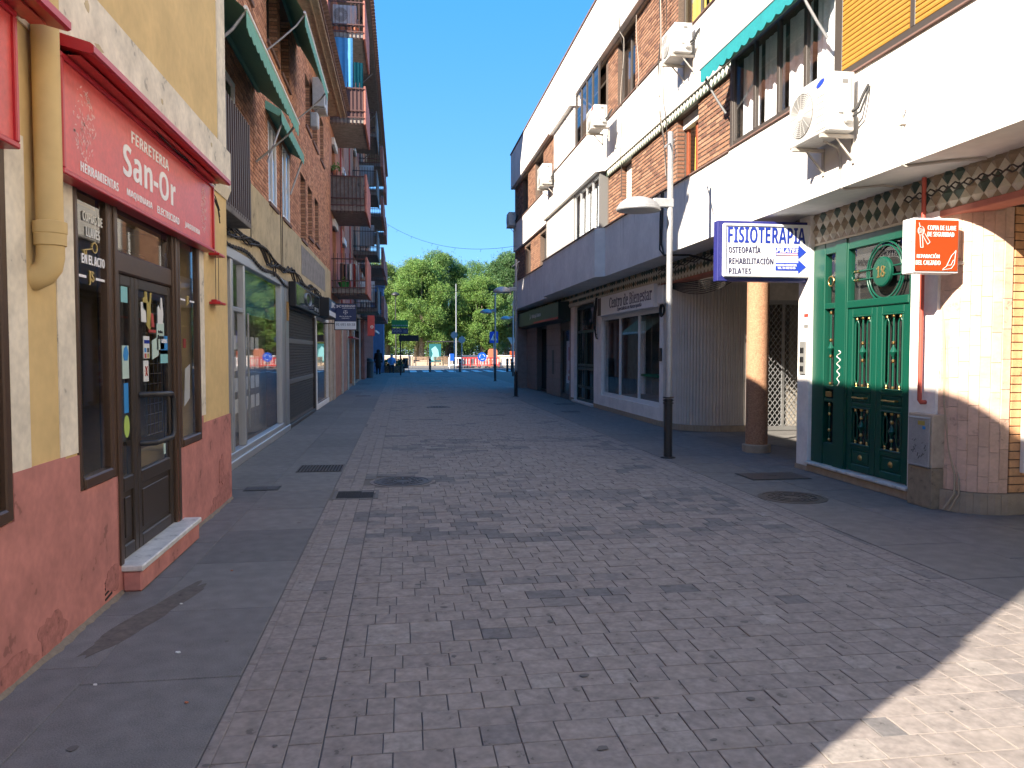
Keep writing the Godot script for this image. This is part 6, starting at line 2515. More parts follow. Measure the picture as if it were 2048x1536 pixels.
func key_sign() -> void:
	var t := thing("shop_sign", "orange light box sign for key copies and shoe repair", "sign", Vector3(5.15, 2.34, -6.95), "signs standing out from the right facade")
	var s := sh()
	bx(s, 4.95, 2.335, -6.90, 5.42, 2.845, -7.06, .006)
	ob("case", s, M.sign_white, t)
	s = sh()
	for k in 6:
		bx(s, 4.945, 2.36 + .085 * k, -6.915, 4.951, 2.385 + .085 * k, -6.925)
	ob("rivet", s, M.ac_grey, t)
	s = sh()
	bx(s, 4.968, 2.355, -6.892, 5.405, 2.828, -6.90)
	ob("orange_face", s, M.orange_sign, t)
	var zf := -6.89
	var lw: Material = M.letter_white
	txt(t, "lettering", "COPIA DE LLAVE", lw, Vector3(5.235, 2.755, zf), 0, .042, .29, "Droid Sans", 400)
	txt(t, "lettering", "DE SEGURIDAD", lw, Vector3(5.225, 2.695, zf), 0, .042, .27, "Droid Sans", 400)
	txt(t, "lettering", "REPARACIÓN", lw, Vector3(5.10, 2.495, zf), 0, .044, .23, "Droid Sans", 400)
	txt(t, "lettering", "DEL CALZADO", lw, Vector3(5.10, 2.43, zf), 0, .042, .25, "Droid Sans", 400)
	s = sh()
	# outline drawings: keys, shoe
	var line := func(pts: Array):
		for i in pts.size() - 1:
			bar(s, Vector3(pts[i].x, pts[i].y, zf), Vector3(pts[i + 1].x, pts[i + 1].y, zf), .004, .003, Vector3.BACK)
	var ring := []
	for k in 15:
		ring.append(Vector2(5.022 + .032 * cos(TAU * k / 14), 2.725 + .04 * sin(TAU * k / 14)))
	line.call(ring)
	line.call([Vector2(5.0, 2.80), Vector2(5.01, 2.765), Vector2(5.03, 2.765)])
	line.call([Vector2(5.01, 2.69), Vector2(5.02, 2.57), Vector2(5.045, 2.57), Vector2(5.035, 2.69)])
	line.call([Vector2(5.035, 2.69), Vector2(5.09, 2.60), Vector2(5.115, 2.62), Vector2(5.06, 2.70)])
	for k in 4:
		line.call([Vector2(4.995, 2.71 + .012 * k), Vector2(5.05, 2.70 + .012 * k)])
	line.call([Vector2(5.25, 2.37), Vector2(5.29, 2.40), Vector2(5.34, 2.50), Vector2(5.37, 2.53), Vector2(5.385, 2.55), Vector2(5.375, 2.47), Vector2(5.37, 2.42), Vector2(5.34, 2.38), Vector2(5.25, 2.365)])
	line.call([Vector2(5.30, 2.41), Vector2(5.335, 2.41), Vector2(5.36, 2.46)])
	ob("drawing", s, lw, t)
	t.position += Vector3(-.225, -.05, .28)
	# red pole, elbow and wall mount
	s = sh()
	tube(s, [Vector3(5.16, 3.28, -7.08), Vector3(5.16, 1.06, -7.08), Vector3(5.17, 1.04, -7.08), Vector3(5.36, 1.04, -7.04), Vector3(5.40, 1.0, -7.04), Vector3(5.40, .93, -7.04)], .022, 8)
	bar(s, Vector3(5.16, 2.70, -7.08), Vector3(5.08, 2.70, -6.76), .03, .03)
	ob("pole", s, M.red_pipe, t)
	s = sh()
	bx(s, 5.19, 2.38, -6.70, 5.48, 2.41, -6.73, .004)
	bx(s, 5.37, .93, -7.07, 5.43, 1.02, -7.01, .004)
	ob("mount", s, M.galvanised, t)

# ================================================================ street furniture, road, park
func lamp(label: String, at: Vector3) -> Node3D:
	var t := thing("street_lamp", label, "street lamp", Vector3.ZERO, "street lamps along the right pavement")
	var s := sh()
	tube(s, [Vector3(0, .86, 0), Vector3(0, 4.70, 0)], [.048, .040], 14)
	ob("pole", s, M.galvanised, t)
	s = sh()
	tube(s, [Vector3(0, 0, 0), Vector3(0, .86, 0)], .062, 14)
	for y in [.80, .84, .88]:
		lathe(s, Transform3D(Basis(), Vector3(0, y, 0)), [Vector2(.06, -.01), Vector2(.078, -.008), Vector2(.078, .008), Vector2(.045, .01)], 14)
	lathe(s, Transform3D(), [Vector2(.11, 0), Vector2(.11, .012), Vector2(.06, .02)], 14)
	ob("sleeve", s, M.lamp_dark, t)
	# arm and bell shaped head
	s = sh()
	bx(s, -.26, 3.62, -.045, .045, 3.75, .045, .012)
	ob("arm", s, M.galvanised, t)
	s = sh()
	lathe(s, Transform3D(Basis.from_scale(Vector3(1, 1, .85)), Vector3(-.47, 3.60, 0)), [Vector2(.315, -.035), Vector2(.322, -.02), Vector2(.31, .02), Vector2(.27, .075), Vector2(.20, .125), Vector2(.11, .155), Vector2(0, .165)], 28)
	ob("head", s, M.galvanised, t)
	s = sh()
	lathe(s, Transform3D(Basis.from_scale(Vector3(1, 1, .85)), Vector3(-.47, 3.60, 0)), [Vector2(.0, -.06), Vector2(.2, -.052), Vector2(.30, -.036), Vector2(.313, -.034)], 28)
	ob("diffuser", s, M.lamp_glass, t)
	s = sh()
	tube(s, [Vector3(-.17, 4.42, .25), Vector3(.0, 4.55, .0), Vector3(.15, 4.66, -.24)], .014, 6)
	tube(s, [Vector3(.02, 4.70, .0), Vector3(.11, 4.45, -.1), Vector3(.05, 4.3, 0)], .006, 5)
	ob("bracket", s, M.galvanised, t)
	t.position = at
	return t

func far_lamp(label: String, at: Vector3) -> void:
	var t := thing("park_lamp", label, "park lamp", Vector3.ZERO, "tall lamps at the park")
	var s := sh()
	tube(s, [Vector3(0, 0, 0), Vector3(0, 7.2, 0)], [.08, .045], 8)
	ob("pole", s, M.lamp_dark, t)
	s = sh()
	lathe(s, Transform3D(Basis(), Vector3(0, 7.2, 0)), [Vector2(.1, 0), Vector2(.42, .12), Vector2(.40, .25), Vector2(.12, .42), Vector2(0, .45)], 12)
	ob("head", s, M.lamp_dark, t)
	t.position = at

func traffic_sign(at: Vector3, kind: String, label: String, h: float) -> void:
	var t := thing("traffic_sign", label, "traffic sign", at, "traffic signs at the road")
	var s := sh()
	tube(s, [at, at + Vector3.UP * h], .035, 8)
	ob("post", s, M.galvanised, t)
	var c := at + Vector3(0, h - .3, .05)
	s = sh()
	if kind == "crossing":
		bx(s, c.x - .32, c.y - .42, c.z - .02, c.x + .32, c.y + .42, c.z, .01)
		ob("plate", s, M.traffic_blue, t)
		s = sh()
		prism(s, [Vector2(-.26, -.22), Vector2(.26, -.22), Vector2(0, .27)], c, Vector3.RIGHT, Vector3.UP, Vector3(0, 0, .004))
		ob("white_triangle", s, M.letter_white, t)
		s = sh()
		bar(s, c + Vector3(0, .08, .008), c + Vector3(.02, -.03, .008), .05, .004, Vector3.BACK)
		bar(s, c + Vector3(.02, -.03, .008), c + Vector3(.09, -.18, .008), .03, .004, Vector3.BACK)
		bar(s, c + Vector3(.02, -.03, .008), c + Vector3(-.07, -.18, .008), .03, .004, Vector3.BACK)
		lathe(s, Transform3D(Basis(Vector3.RIGHT, PI / 2), c + Vector3(0, .13, .004)), [Vector2(.03, 0), Vector2(.03, .004), Vector2(0, .004)], 10)
		ob("walker", s, M.black, t)
	elif kind == "yield":
		prism(s, [Vector2(0, -.40), Vector2(.42, .32), Vector2(-.42, .32)], c, Vector3.RIGHT, Vector3.UP, Vector3(0, 0, -.02))
		ob("plate", s, M.dusty_pane, t)
	elif kind == "round":
		lathe(s, Transform3D(Basis(Vector3.RIGHT, PI / 2), c), [Vector2(0, -.02), Vector2(.42, -.02), Vector2(.42, 0), Vector2(0, 0)], 24)
		ob("plate", s, M.traffic_blue, t)
		s = sh()
		for k in 3:
			var a := TAU * k / 3
			for i in 4:
				var p := c + Vector3(cos(a + i * .35), sin(a + i * .35), 0) * .24 + Vector3(0, 0, .006)
				var q := c + Vector3(cos(a + i * .35 + .35), sin(a + i * .35 + .35), 0) * .24 + Vector3(0, 0, .006)
				bar(s, p, q, .035, .004, Vector3.BACK)
		ob("arrows", s, M.letter_white, t)
	else:
		lathe(s, Transform3D(Basis(Vector3.RIGHT, PI / 2), c), [Vector2(0, -.02), Vector2(.27, -.02), Vector2(.27, 0), Vector2(0, 0)], 8)
		ob("plate", s, M.galvanised, t)

func bollard(at: Vector3, label: String) -> void:
	var t := thing("bollard", label, "bollard", at, "dark bollards at the road")
	var s := sh()
	lathe(s, Transform3D(Basis(), at), [Vector2(.09, 0), Vector2(.09, .86), Vector2(.095, .87), Vector2(.095, .94), Vector2(.07, 1.0), Vector2(0, 1.02)], 12)
	ob("shaft", s, M.lamp_dark, t)
	s = sh()
	lathe(s, Transform3D(Basis(), at), [Vector2(.092, .72), Vector2(.094, .73), Vector2(.094, .78), Vector2(.092, .79)], 12)
	ob("band", s, M.galvanised, t)

func barrier(at: Vector3, turn: float, red: bool, label: String) -> void:
	var t := thing("barrier", label, "barrier", Vector3.ZERO, "red and white plastic works barriers")
	var m: Material = M.barrier_red if red else M.barrier_white
	var s := sh()
	for y in [.22, .88]:
		bx(s, -.62, y, -.04, .62, y + .10, .04, .02)
	for x in [-.62, .56]:
		bx(s, x, .08, -.04, x + .06, 1.0, .04, .02)
	ob("frame", s, m, t)
	for k in 8:
		s = sh()
		bx(s, -.5 + k * .135, .32, -.02, -.455 + k * .135, .88, .02, .008)
		ob("bar", s, m if k % 2 == 0 else M.barrier_white, t)
	for x in [-.45, .45]:
		s = sh()
		bx(s, x - .05, 0, -.25, x + .05, .10, .25, .02)
		ob("foot", s, M.rubber, t)
	t.position = at
	t.rotation.y = turn

# ---- trees: trunk, limbs and a crown of leaf sprays in clumps
var spray: ArrayMesh
func leaf_spray() -> ArrayMesh:
	var s := sh()
	var r := RandomNumberGenerator.new()
	r.seed = 4
	for k in 9:
		var p := Vector3(r.randfn(), r.randfn() * .6, r.randfn()) * .13
		var d := Vector3(r.randfn(), r.randfn() * .6, r.randfn()).normalized() * r.randf_range(.06, .11)
		var e := d.cross(Vector3(r.randfn(), r.randfn(), r.randfn())).normalized() * d.length() * .42
		quad(s, p - d, p + e, p + d, p - e, Vector3.UP)
	return s.commit()

func tree(label: String, at: Vector3, h: float, w: float, tone: int, n: int, lean := 0.0, low := 0.24) -> void:
	var t := thing("tree", label, "tree", at, "trees of the park")
	var r := RandomNumberGenerator.new()
	r.seed = int(absf(at.x) * 100 + absf(at.z) * 7)
	var s := sh()
	var top := at + Vector3(lean, h * .62, 0)
	tube(s, [at, at + Vector3(lean * .1, h * .06, 0), at + Vector3(lean * .3 + .1, h * .25, 0), top], [w * .062, w * .045, w * .036, w * .012], 9)
	ob("trunk", s, M.bark, t)
	s = sh()
	var clumps := []
	for k in 26:
		var u := (k + .5) / 26.0
		var y := lerpf(low, .97, u)
		var rad := w * .5 * pow(sin(PI * clampf((y - low) / (1.0 - low) * .88 + .12, 0, 1)), .55)
		var a := k * 2.4 + r.randf() * .8
		var rr := rad * (.45 + .5 * r.randf())
		var c := at + Vector3(lean * y + cos(a) * rr, y * h, sin(a) * rr)
		clumps.append([c, w * r.randf_range(.13, .22)])
		if k % 2 == 0:
			var base := at + Vector3(lean * .4, h * lerpf(.2, .5, u), 0)
			tube(s, [base, base.lerp(c, .5) + Vector3(0, h * .03, 0), c], [w * .018, w * .011, w * .004], 5)
	ob("limbs", s, M.bark, t)
	var mm := MultiMesh.new()
	mm.transform_format = MultiMesh.TRANSFORM_3D
	mm.use_colors = true
	mm.mesh = spray
	n *= 2
	mm.instance_count = n
	for i in n:
		var c: Array = clumps[r.randi() % clumps.size()]
		var v: Vector3 = Vector3(r.randfn(), r.randfn(), r.randfn()).normalized() * pow(r.randf(), .33) * float(c[1])
		v.y *= .75
		if r.randf() < .08:
			v *= 1.5
		var p: Vector3 = c[0] + v - at
		var b := Basis.from_euler(Vector3(r.randf() * TAU, r.randf() * TAU, r.randf() * TAU)) * r.randf_range(.5, 1.05)
		mm.set_instance_transform(i, Transform3D(b, p))
		var g := r.randf_range(.7, 1.25)
		mm.set_instance_color(i, Color(g * r.randf_range(.85, 1.25), g, g * .9))
	var o := MultiMeshInstance3D.new()
	o.name = "crown"
	o.multimesh = mm
	o.material_override = M["leaf_%d" % tone]
	t.add_child(o)
	stuff(o)

# ---- figures: one surface from a smooth union of tapered limbs
func body(bones: Array, cell: float, blend: float) -> ArrayMesh:
	var lo := Vector3.ONE * 1e9
	var hi := Vector3.ONE * -1e9
	for b in bones:
		for k in 2:
			var rr := Vector3.ONE * (float(b[2 + k]) + blend)
			lo = lo.min(b[k] - rr)
			hi = hi.max(b[k] + rr)
	var nx := int((hi.x - lo.x) / cell) + 2
	var ny := int((hi.y - lo.y) / cell) + 2
	var nz := int((hi.z - lo.z) / cell) + 2
	var f := PackedFloat32Array()
	f.resize(nx * ny * nz)
	f.fill(1e3)
	for b in bones:
		var a: Vector3 = b[0]
		var d: Vector3 = b[1] - a
		var dd := maxf(d.length_squared(), 1e-6)
		var r0: float = b[2]
		var r1: float = b[3]
		var reach := maxf(r0, r1) + blend + cell * 2
		var l := ((a.min(b[1]) - Vector3.ONE * reach - lo) / cell).floor()
		var u := ((a.max(b[1]) + Vector3.ONE * reach - lo) / cell).ceil()
		for i in range(maxi(0, int(l.x)), mini(nx, int(u.x) + 1)):
			for j in range(maxi(0, int(l.y)), mini(ny, int(u.y) + 1)):
				for k in range(maxi(0, int(l.z)), mini(nz, int(u.z) + 1)):
					var p := lo + Vector3(i, j, k) * cell
					var t := clampf((p - a).dot(d) / dd, 0, 1)
					var v := (p - a - d * t).length() - lerpf(r0, r1, t)
					var at := (i * ny + j) * nz + k
					var w := f[at]
					var hh := clampf(.5 + .5 * (w - v) / blend, 0, 1)
					f[at] = lerpf(w, v, hh) - blend * hh * (1 - hh) if w < 900.0 else v
	var vert := {}
	var pos := []
	for i in nx - 1:
		for j in ny - 1:
			for k in nz - 1:
				var c := Vector3.ZERO
				var n := 0
				var g := []
				for q in 8:
					g.append(f[((i + (q & 1)) * ny + j + ((q >> 1) & 1)) * nz + k + (q >> 2)])
				for e in [[0, 1], [2, 3], [4, 5], [6, 7], [0, 2], [1, 3], [4, 6], [5, 7], [0, 4], [1, 5], [2, 6], [3, 7]]:
					var g0: float = g[e[0]]
					var g1: float = g[e[1]]
					if (g0 < 0) != (g1 < 0):
						var t := g0 / (g0 - g1)
						c += Vector3(e[0] & 1, (e[0] >> 1) & 1, e[0] >> 2).lerp(Vector3(e[1] & 1, (e[1] >> 1) & 1, e[1] >> 2), t)
						n += 1
				if n:
					vert[(i * ny + j) * nz + k] = pos.size()
					pos.append(lo + (Vector3(i, j, k) + c / n) * cell)
	var st := sh()
	st.set_smooth_group(0)
	for p in pos:
		st.add_vertex(p)
	var step := [ny * nz, nz, 1]
	for i in range(1, nx - 1):
		for j in range(1, ny - 1):
			for k in range(1, nz - 1):
				var at := (i * ny + j) * nz + k
				for ax in 3:
					var f0 := f[at]
					var f1 := f[at + step[ax]]
					if (f0 < 0) == (f1 < 0):
						continue
					var u: int = step[(ax + 1) % 3]
					var v: int = step[(ax + 2) % 3]
					var q := [at, at - u, at - u - v, at - v]
					var ok := true
					for e in q:
						ok = ok and vert.has(e)
					if not ok:
						continue
					if f0 < 0:
						q.reverse()
					for e in [0, 1, 2, 0, 2, 3]:
						st.add_index(vert[q[e]])
	st.generate_normals()
	return st.commit()

func people() -> void:
	# a person in a long black coat and hood, seen from behind, mid step
	var o := Vector3(-1.58, 0, -52.6)
	var t := thing("person", "person in a long black coat walking away along the left pavement", "person", o)
	var bones := [
		[Vector3(0, 1.02, 0), Vector3(0, 1.32, .01), .155, .175], [Vector3(0, 1.32, .01), Vector3(0, 1.42, .01), .16, .09],
		[Vector3(-.17, 1.37, .01), Vector3(.17, 1.37, .01), .085, .085], [Vector3(0, 1.42, 0), Vector3(0, 1.52, -.01), .06, .055],
		[Vector3(0, 1.56, -.02), Vector3(0, 1.62, -.02), .098, .092],
		[Vector3(0, 1.0, 0), Vector3(0, .62, .0), .17, .21],
		[Vector3(-.08, .65, .02), Vector3(-.09, .38, .08), .085, .06], [Vector3(-.09, .38, .08), Vector3(-.09, .09, .16), .058, .042], [Vector3(-.09, .06, .16), Vector3(-.10, .04, .02), .045, .04],
		[Vector3(.08, .65, 0), Vector3(.09, .40, -.06), .085, .06], [Vector3(.09, .40, -.06), Vector3(.09, .09, -.08), .058, .042], [Vector3(.09, .05, -.06), Vector3(.10, .04, -.22), .045, .038],
		[Vector3(-.20, 1.36, .01), Vector3(-.25, 1.10, -.04), .06, .052], [Vector3(-.25, 1.10, -.04), Vector3(-.23, .87, -.10), .05, .038], [Vector3(-.23, .87, -.10), Vector3(-.225, .78, -.12), .035, .022],
		[Vector3(.20, 1.36, .01), Vector3(.25, 1.10, .05), .06, .052], [Vector3(.25, 1.10, .05), Vector3(.25, .87, .04), .05, .038], [Vector3(.25, .87, .04), Vector3(.25, .78, .03), .035, .022]]
	var bm := ob("body", body(bones, .024, .05), M.coat, t)
	bm.position = Vector3.ZERO
	var s := sh()
	lathe(s, Transform3D(Basis(), o + Vector3(0, 1.52, -.005)), [Vector2(.07, -.10), Vector2(.118, 0), Vector2(.122, .08), Vector2(.09, .16), Vector2(0, .19)], 16)
	ob("hood", s, M.coat, t)
	# someone in a blue top sitting on the planter edge by the information board
	o = Vector3(-.75, 0, -57.0)
	t = thing("person", "person in a pale blue top seated on the planter edge beside the pushchair", "person", o)
	bones = [[Vector3(0, .52, 0), Vector3(.0, .98, .02), .14, .165], [Vector3(-.16, 1.0, .02), Vector3(.16, 1.0, .02), .075, .075], [Vector3(0, 1.02, .02), Vector3(0, 1.14, .04), .06, .052],
		[Vector3(0, 1.19, .05), Vector3(0, 1.28, .05), .088, .095],
		[Vector3(-.09, .52, .02), Vector3(-.12, .50, .44), .085, .062], [Vector3(-.12, .50, .44), Vector3(-.12, .09, .46), .06, .042], [Vector3(-.12, .05, .46), Vector3(-.13, .04, .62), .045, .035],
		[Vector3(.09, .52, .02), Vector3(.12, .50, .44), .085, .062], [Vector3(.12, .50, .44), Vector3(.12, .09, .40), .06, .042], [Vector3(.12, .05, .40), Vector3(.13, .04, .56), .045, .035],
		[Vector3(-.20, .99, .02), Vector3(-.24, .74, .10), .055, .048], [Vector3(-.24, .74, .10), Vector3(-.14, .60, .30), .045, .034], [Vector3(-.14, .60, .30), Vector3(-.11, .59, .38), .034, .022],
		[Vector3(.20, .99, .02), Vector3(.24, .74, .10), .055, .048], [Vector3(.24, .74, .10), Vector3(.14, .60, .30), .045, .034], [Vector3(.14, .60, .30), Vector3(.11, .59, .38), .034, .022]]
	bm = ob("body", body(bones, .024, .045), M.skin, t)
	bm.position = Vector3.ZERO
	s = sh()
	var tops := []
	for k in [0, 1, 10, 13]:
		var q: Array = bones[k].duplicate()
		q[2] += .014
		q[3] += .014
		tops.append(q)
	var top := ob("blue_top", body(tops, .024, .045), M.shirt_blue, t)
	top.position = Vector3.ZERO
	tops = []
	for k in [4, 5, 6, 7, 8, 9]:
		var q: Array = bones[k].duplicate()
		q[2] += .014
		q[3] += .012
		tops.append(q)
	var legs := ob("trousers", body(tops, .024, .045), M.trouser, t)
	legs.position = Vector3.ZERO
	lathe(s, Transform3D(Basis(Vector3.RIGHT, -.35), o + Vector3(0, 1.25, .03)), [Vector2(.10, -.03), Vector2(.108, .03), Vector2(.09, .09), Vector2(0, .125)], 16)
	ob("hair", s, M.hair, t)

# the street behind the viewpoint: it shades the near paving and mirrors in the panes
func behind() -> void:
	var b := thing("rear_building", "pale rendered house across the side street, behind the viewpoint on the left", "building", Vector3(-5, 0, 16))
	var s := sh()
	var holes := []
	for z in [9.0, 13.0, 17.0, 21.0]:
		for y in [1.0, 4.2]:
			holes.append([z, z + 1.3, y, y + 1.5])
	wall(s, -1.9, -2.2, 6.5, 26, 0, 7.2, holes)
	bx(s, -2.6, 0, 6.5, -9, 7.2, 26)
	ob("wall", s, M.cream, b)
	s = sh()
	prism(s, [Vector2(.35, 0), Vector2(-3.4, 1.4), Vector2(-7.2, 0)], Vector3(-1.9, 7.2, 6.3), Vector3(1, 0, 0), Vector3.UP, Vector3(0, 0, 20))
	ob("roof", s, M.roof_tile, b)
	for h in holes:
		window(b, "window", -2.05, 1, h[0], h[1], h[2], h[3], 2, M.brown_frame, .07, null, "pane")
	b = thing("rear_building", "white banded house continuing the right side behind the viewpoint", "building", Vector3(9, 0, 14))
	s = sh()
	holes = []
	for z in [2.0, 6.0, 10.0, 14.0, 18.0]:
		for y in [4.46, 6.87]:
			holes.append([z, z + 2.2, y, y + 1.3])
	wall(s, 4.75, 5.05, .05, 26, 3.3, 9.8, holes)
	bx(s, 5.5, 0, .05, 12, 9.8, 26)
	ob("wall", s, M.white_wall, b)
	for h in holes:
		window(b, "window", 4.9, -1, h[0], h[1], h[2], h[3], 3, M.dark_frame, .07, null, "pane")

func far() -> void:
	behind()
	var l := lamp("nearest street lamp with a bell shaped head before the slatted wall", Vector3(3.84, 0, -10.76))
	copy(l, "second street lamp in front of the dark bank sign", Vector3(3.88, 0, -26.2))
	copy(l, "third street lamp by the pedestrian crossing sign", Vector3(4.84, 0, -40.1))
	copy(l, "farthest small street lamp beyond the corner of the right building", Vector3(6.9, 0, -47.8))
	far_lamp("left tall dark park lamp rising before the trees", Vector3(-.62, 0, -80))
	far_lamp("tall dark park lamp just right of the left park lamp", Vector3(.1, 0, -90))
	var s := sh()
	tube(s, [Vector3(5.3, 0, -76), Vector3(5.3, 8.2, -76)], [.07, .04], 8)
	solo("pole", s, M.galvanised, "plain pale metal pole in front of the middle tree", "pole", Vector3(5.3, 0, -76))
	# string across the street and a cable lower down
	for q in [[Vector3(-1.2, 9.1, -45), Vector3(4.75, 5.9, -31.5), .7, "thin string of small lights spanning the street high up"], [Vector3(-2.1, 4.9, -38), Vector3(4.75, 4.3, -32), .35, "dark cable spanning the street in front of the trees"]]:
		var t := thing("overhead_cable", q[3], "cable", q[0], "cables across the street")
		s = sh()
		var pts := []
		for k in 25:
			var u := k / 24.0
			var p: Vector3 = q[0].lerp(q[1], u)
			p.y -= q[2] * 4 * u * (1 - u)
			pts.append(p)
		tube(s, pts, .008, 5)
		ob("cable", s, M.cable, t)
		if q[2] > .5:
			s = sh()
			for k in [2, 4, 7, 11, 15, 19, 22]:
				tube(s, [pts[k], pts[k] - Vector3(.03, .12, 0)], .007, 4)
			ob("hook", s, M.cable, t)
	# information board post (totem) at the left
	var b := thing("information_board", "tall dark information board with green and blue panels by the planter", "information board", Vector3(-.1, 0, -50.5))
	s = sh()
	bx(s, -.14, 0, -50.44, -.05, 3.6, -50.56, .01)
	ob("post", s, M.black, b)
	for q in [[-.66, .40, 3.1, 3.58, "pot_green"], [-.66, .40, 2.68, 3.06, "navy"], [-.2, 1.08, 2.22, 2.60, "black"]]:
		s = sh()
		bx(s, q[0], q[2], -50.40, q[1], q[3], -50.47, .01)
		ob("panel", s, M[q[4]], b)
	s = sh()
	for k in 3:
		lathe(s, Transform3D(Basis(Vector3.RIGHT, PI / 2), Vector3(-.52 + k * .20, 2.88, -50.398)), [Vector2(.085, 0), Vector2(.085, .006), Vector2(.06, .006), Vector2(.06, 0)], 16)
	for k in 9:
		bx(s, -.60 + k * .11, 3.2, -50.394, -.53 + k * .11, 3.27, -50.399)
	for k in 3:
		bx(s, .1, 2.78 + .07 * k, -50.394, .34, 2.80 + .07 * k, -50.399)
	ob("print", s, M.galvanised, b)
	# planter of dark shrubs and a pushchair
	b = thing("planter", "long dark planter box with low shrubs on the left before the road", "planter", Vector3(-1.1, 0, -57.6))
	s = sh()
	bx(s, -1.28, 0, -57.2, .2, .48, -58.2, .02)
	ob("box", s, M.wood, b)
	ob("foliage", leaf_ball(Vector3(-.95, .62, -57.8), .42, 260), M.leaf_3, b)
	ob("foliage", leaf_ball(Vector3(-.1, .6, -57.7), .40, 260), M.leaf_3, b)
	b = thing("pushchair", "dark pushchair standing beside the seated person in blue", "pushchair", Vector3(.25, 0, -56.2))
	s = sh()
	for q in [[Vector3(.02, .1, -56.5), Vector3(.30, .95, -56.0)], [Vector3(.48, .1, -56.5), Vector3(.48, .95, -56.0)], [Vector3(.02, .12, -55.95), Vector3(.1, .6, -56.3)], [Vector3(.48, .12, -55.95), Vector3(.46, .6, -56.3)], [Vector3(.2, .97, -56.0), Vector3(.5, .97, -56.0)]]:
		tube(s, q, .016, 6)
	ob("frame", s, M.galvanised, b)
	s = sh()
	prism(s, [Vector2(-.2, .38), Vector2(.22, .34), Vector2(.25, .44), Vector2(-.08, .52), Vector2(-.2, .92), Vector2(-.02, 1.02), Vector2(-.08, 1.08), Vector2(-.3, .95)], Vector3(.06, 0, -56.2), Vector3(0, 0, 1), Vector3.UP, Vector3(.38, 0, 0))
	ob("seat", s, M.coat, b)
	for q in [[.0, -56.5], [.5, -56.5], [.0, -55.95], [.5, -55.95]]:
		s = sh()
		lathe(s, Transform3D(Basis(Vector3.BACK, PI / 2), Vector3(q[0], .11, q[1])), [Vector2(.07, -.015), Vector2(.11, -.015), Vector2(.11, .015), Vector2(.07, .015), Vector2(.07, -.015)], 16)
		ob("wheel", s, M.rubber, b)
	# bin by the far left shops
	b = thing("litter_bin", "round dark litter bin against the far left shopfronts", "litter bin", Vector3(-1.95, 0, -46))
	s = sh()
	lathe(s, Transform3D(Basis(), Vector3(-1.95, 0, -46)), [Vector2(.0, 0), Vector2(.27, 0), Vector2(.3, .85), Vector2(.33, .88), Vector2(.33, .95), Vector2(.26, .97), Vector2(.24, .6), Vector2(0, .6)], 18)
	ob("bin", s, M.lamp_dark, b)
	s = sh()
	lathe(s, Transform3D(Basis(), Vector3(-1.95, .97, -46)), [Vector2(.31, 0), Vector2(.2, .16), Vector2(0, .2)], 18)
	ob("lid", s, M.lamp_dark, b)
	# signs, bollards, barriers at the road
	traffic_sign(Vector3(6.75, 0, -56.8), "crossing", "blue pedestrian crossing sign beside the third street lamp", 2.9)
	traffic_sign(Vector3(9.1, 0, -63.5), "yield", "grey back of a triangular give way sign between the far lamp posts", 2.7)
	traffic_sign(Vector3(7.4, 0, -71.5), "round", "round blue roundabout sign standing low before the barriers", 1.35)
	traffic_sign(Vector3(3.95, 0, -58.8), "back", "grey back of an eight sided sign left of the plain pole", 3.1)
	traffic_sign(Vector3(4.55, 0, -59.0), "back", "lower grey sign back just left of the plain pole", 2.75)
	var t := thing("traffic_sign", "small blue keep right sign at the left end of the barriers", "traffic sign", Vector3(4.3, 0, -70), "traffic signs at the road")
	s = sh()
	tube(s, [Vector3(4.3, 0, -70), Vector3(4.3, 1.3, -70)], .03, 8)
	ob("post", s, M.barrier_white, t)
	s = sh()
	bx(s, 4.3, .7, -69.95, 4.75, 1.35, -69.97, .005)
	ob("plate", s, M.traffic_blue, t)
	for q in [[Vector3(2.1, 0, -58.6), "dark bollard left of the eight sided sign, before the road"], [Vector3(4.35, 0, -58.3), "thick dark bollard at the foot of the two sign posts"], [Vector3(8.0, 0, -58.5), "dark bollard right of the crossing sign"], [Vector3(8.3, 0, -58.2), "dark bollard next to the give way sign"], [Vector3(9.9, 0, -60.0), "dark bollard beside the far corner of the bank"]]:
		bollard(q[0], q[1])
	var bl := ["white barrier at the left end of the works fence", "purple shaded red barrier second from the left of the works fence", "red barrier third from the left of the works fence", "red barrier in the middle of the works fence", "red barrier left of the round blue sign", "white barrier right of the round blue sign", "white barrier beneath the give way sign", "red barrier second from the right of the works fence", "red barrier at the right end of the works fence"]
	for k in 9:
		barrier(Vector3(4.95 + k * .92 + (.5 if k > 4 else 0.0), 0, -73.0 - .25 * (k % 3) + .1), .18 * sin(k * 2.0), k in [1, 2, 3, 4, 7, 8], bl[k])
	s = sh()
	prism(s, [Vector2(-.45, 0), Vector2(.45, 0), Vector2(.45, 1.5), Vector2(.3, 1.7), Vector2(-.3, 1.7), Vector2(-.45, 1.5)], Vector3(8.85, .12, -75.2), Vector3.RIGHT, Vector3.UP, Vector3(0, 0, -.35))
	solo("red_pillar", s, M.terracotta, "upright red cabinet behind the crossing sign", "cabinet", Vector3(8.85, .12, -75.3))
	s = sh()
	for k in 3:
		bx(s, 11.3 - k * .05, .12 + .5 * k, -79.6, 12.0 + .05 * k, .58 + .5 * k, -80.1, .03)
	solo("orange_stack", s, M.orange_sign, "small stack of orange works crates at the far right under the trees", "crates", Vector3(11.6, .12, -79.8))
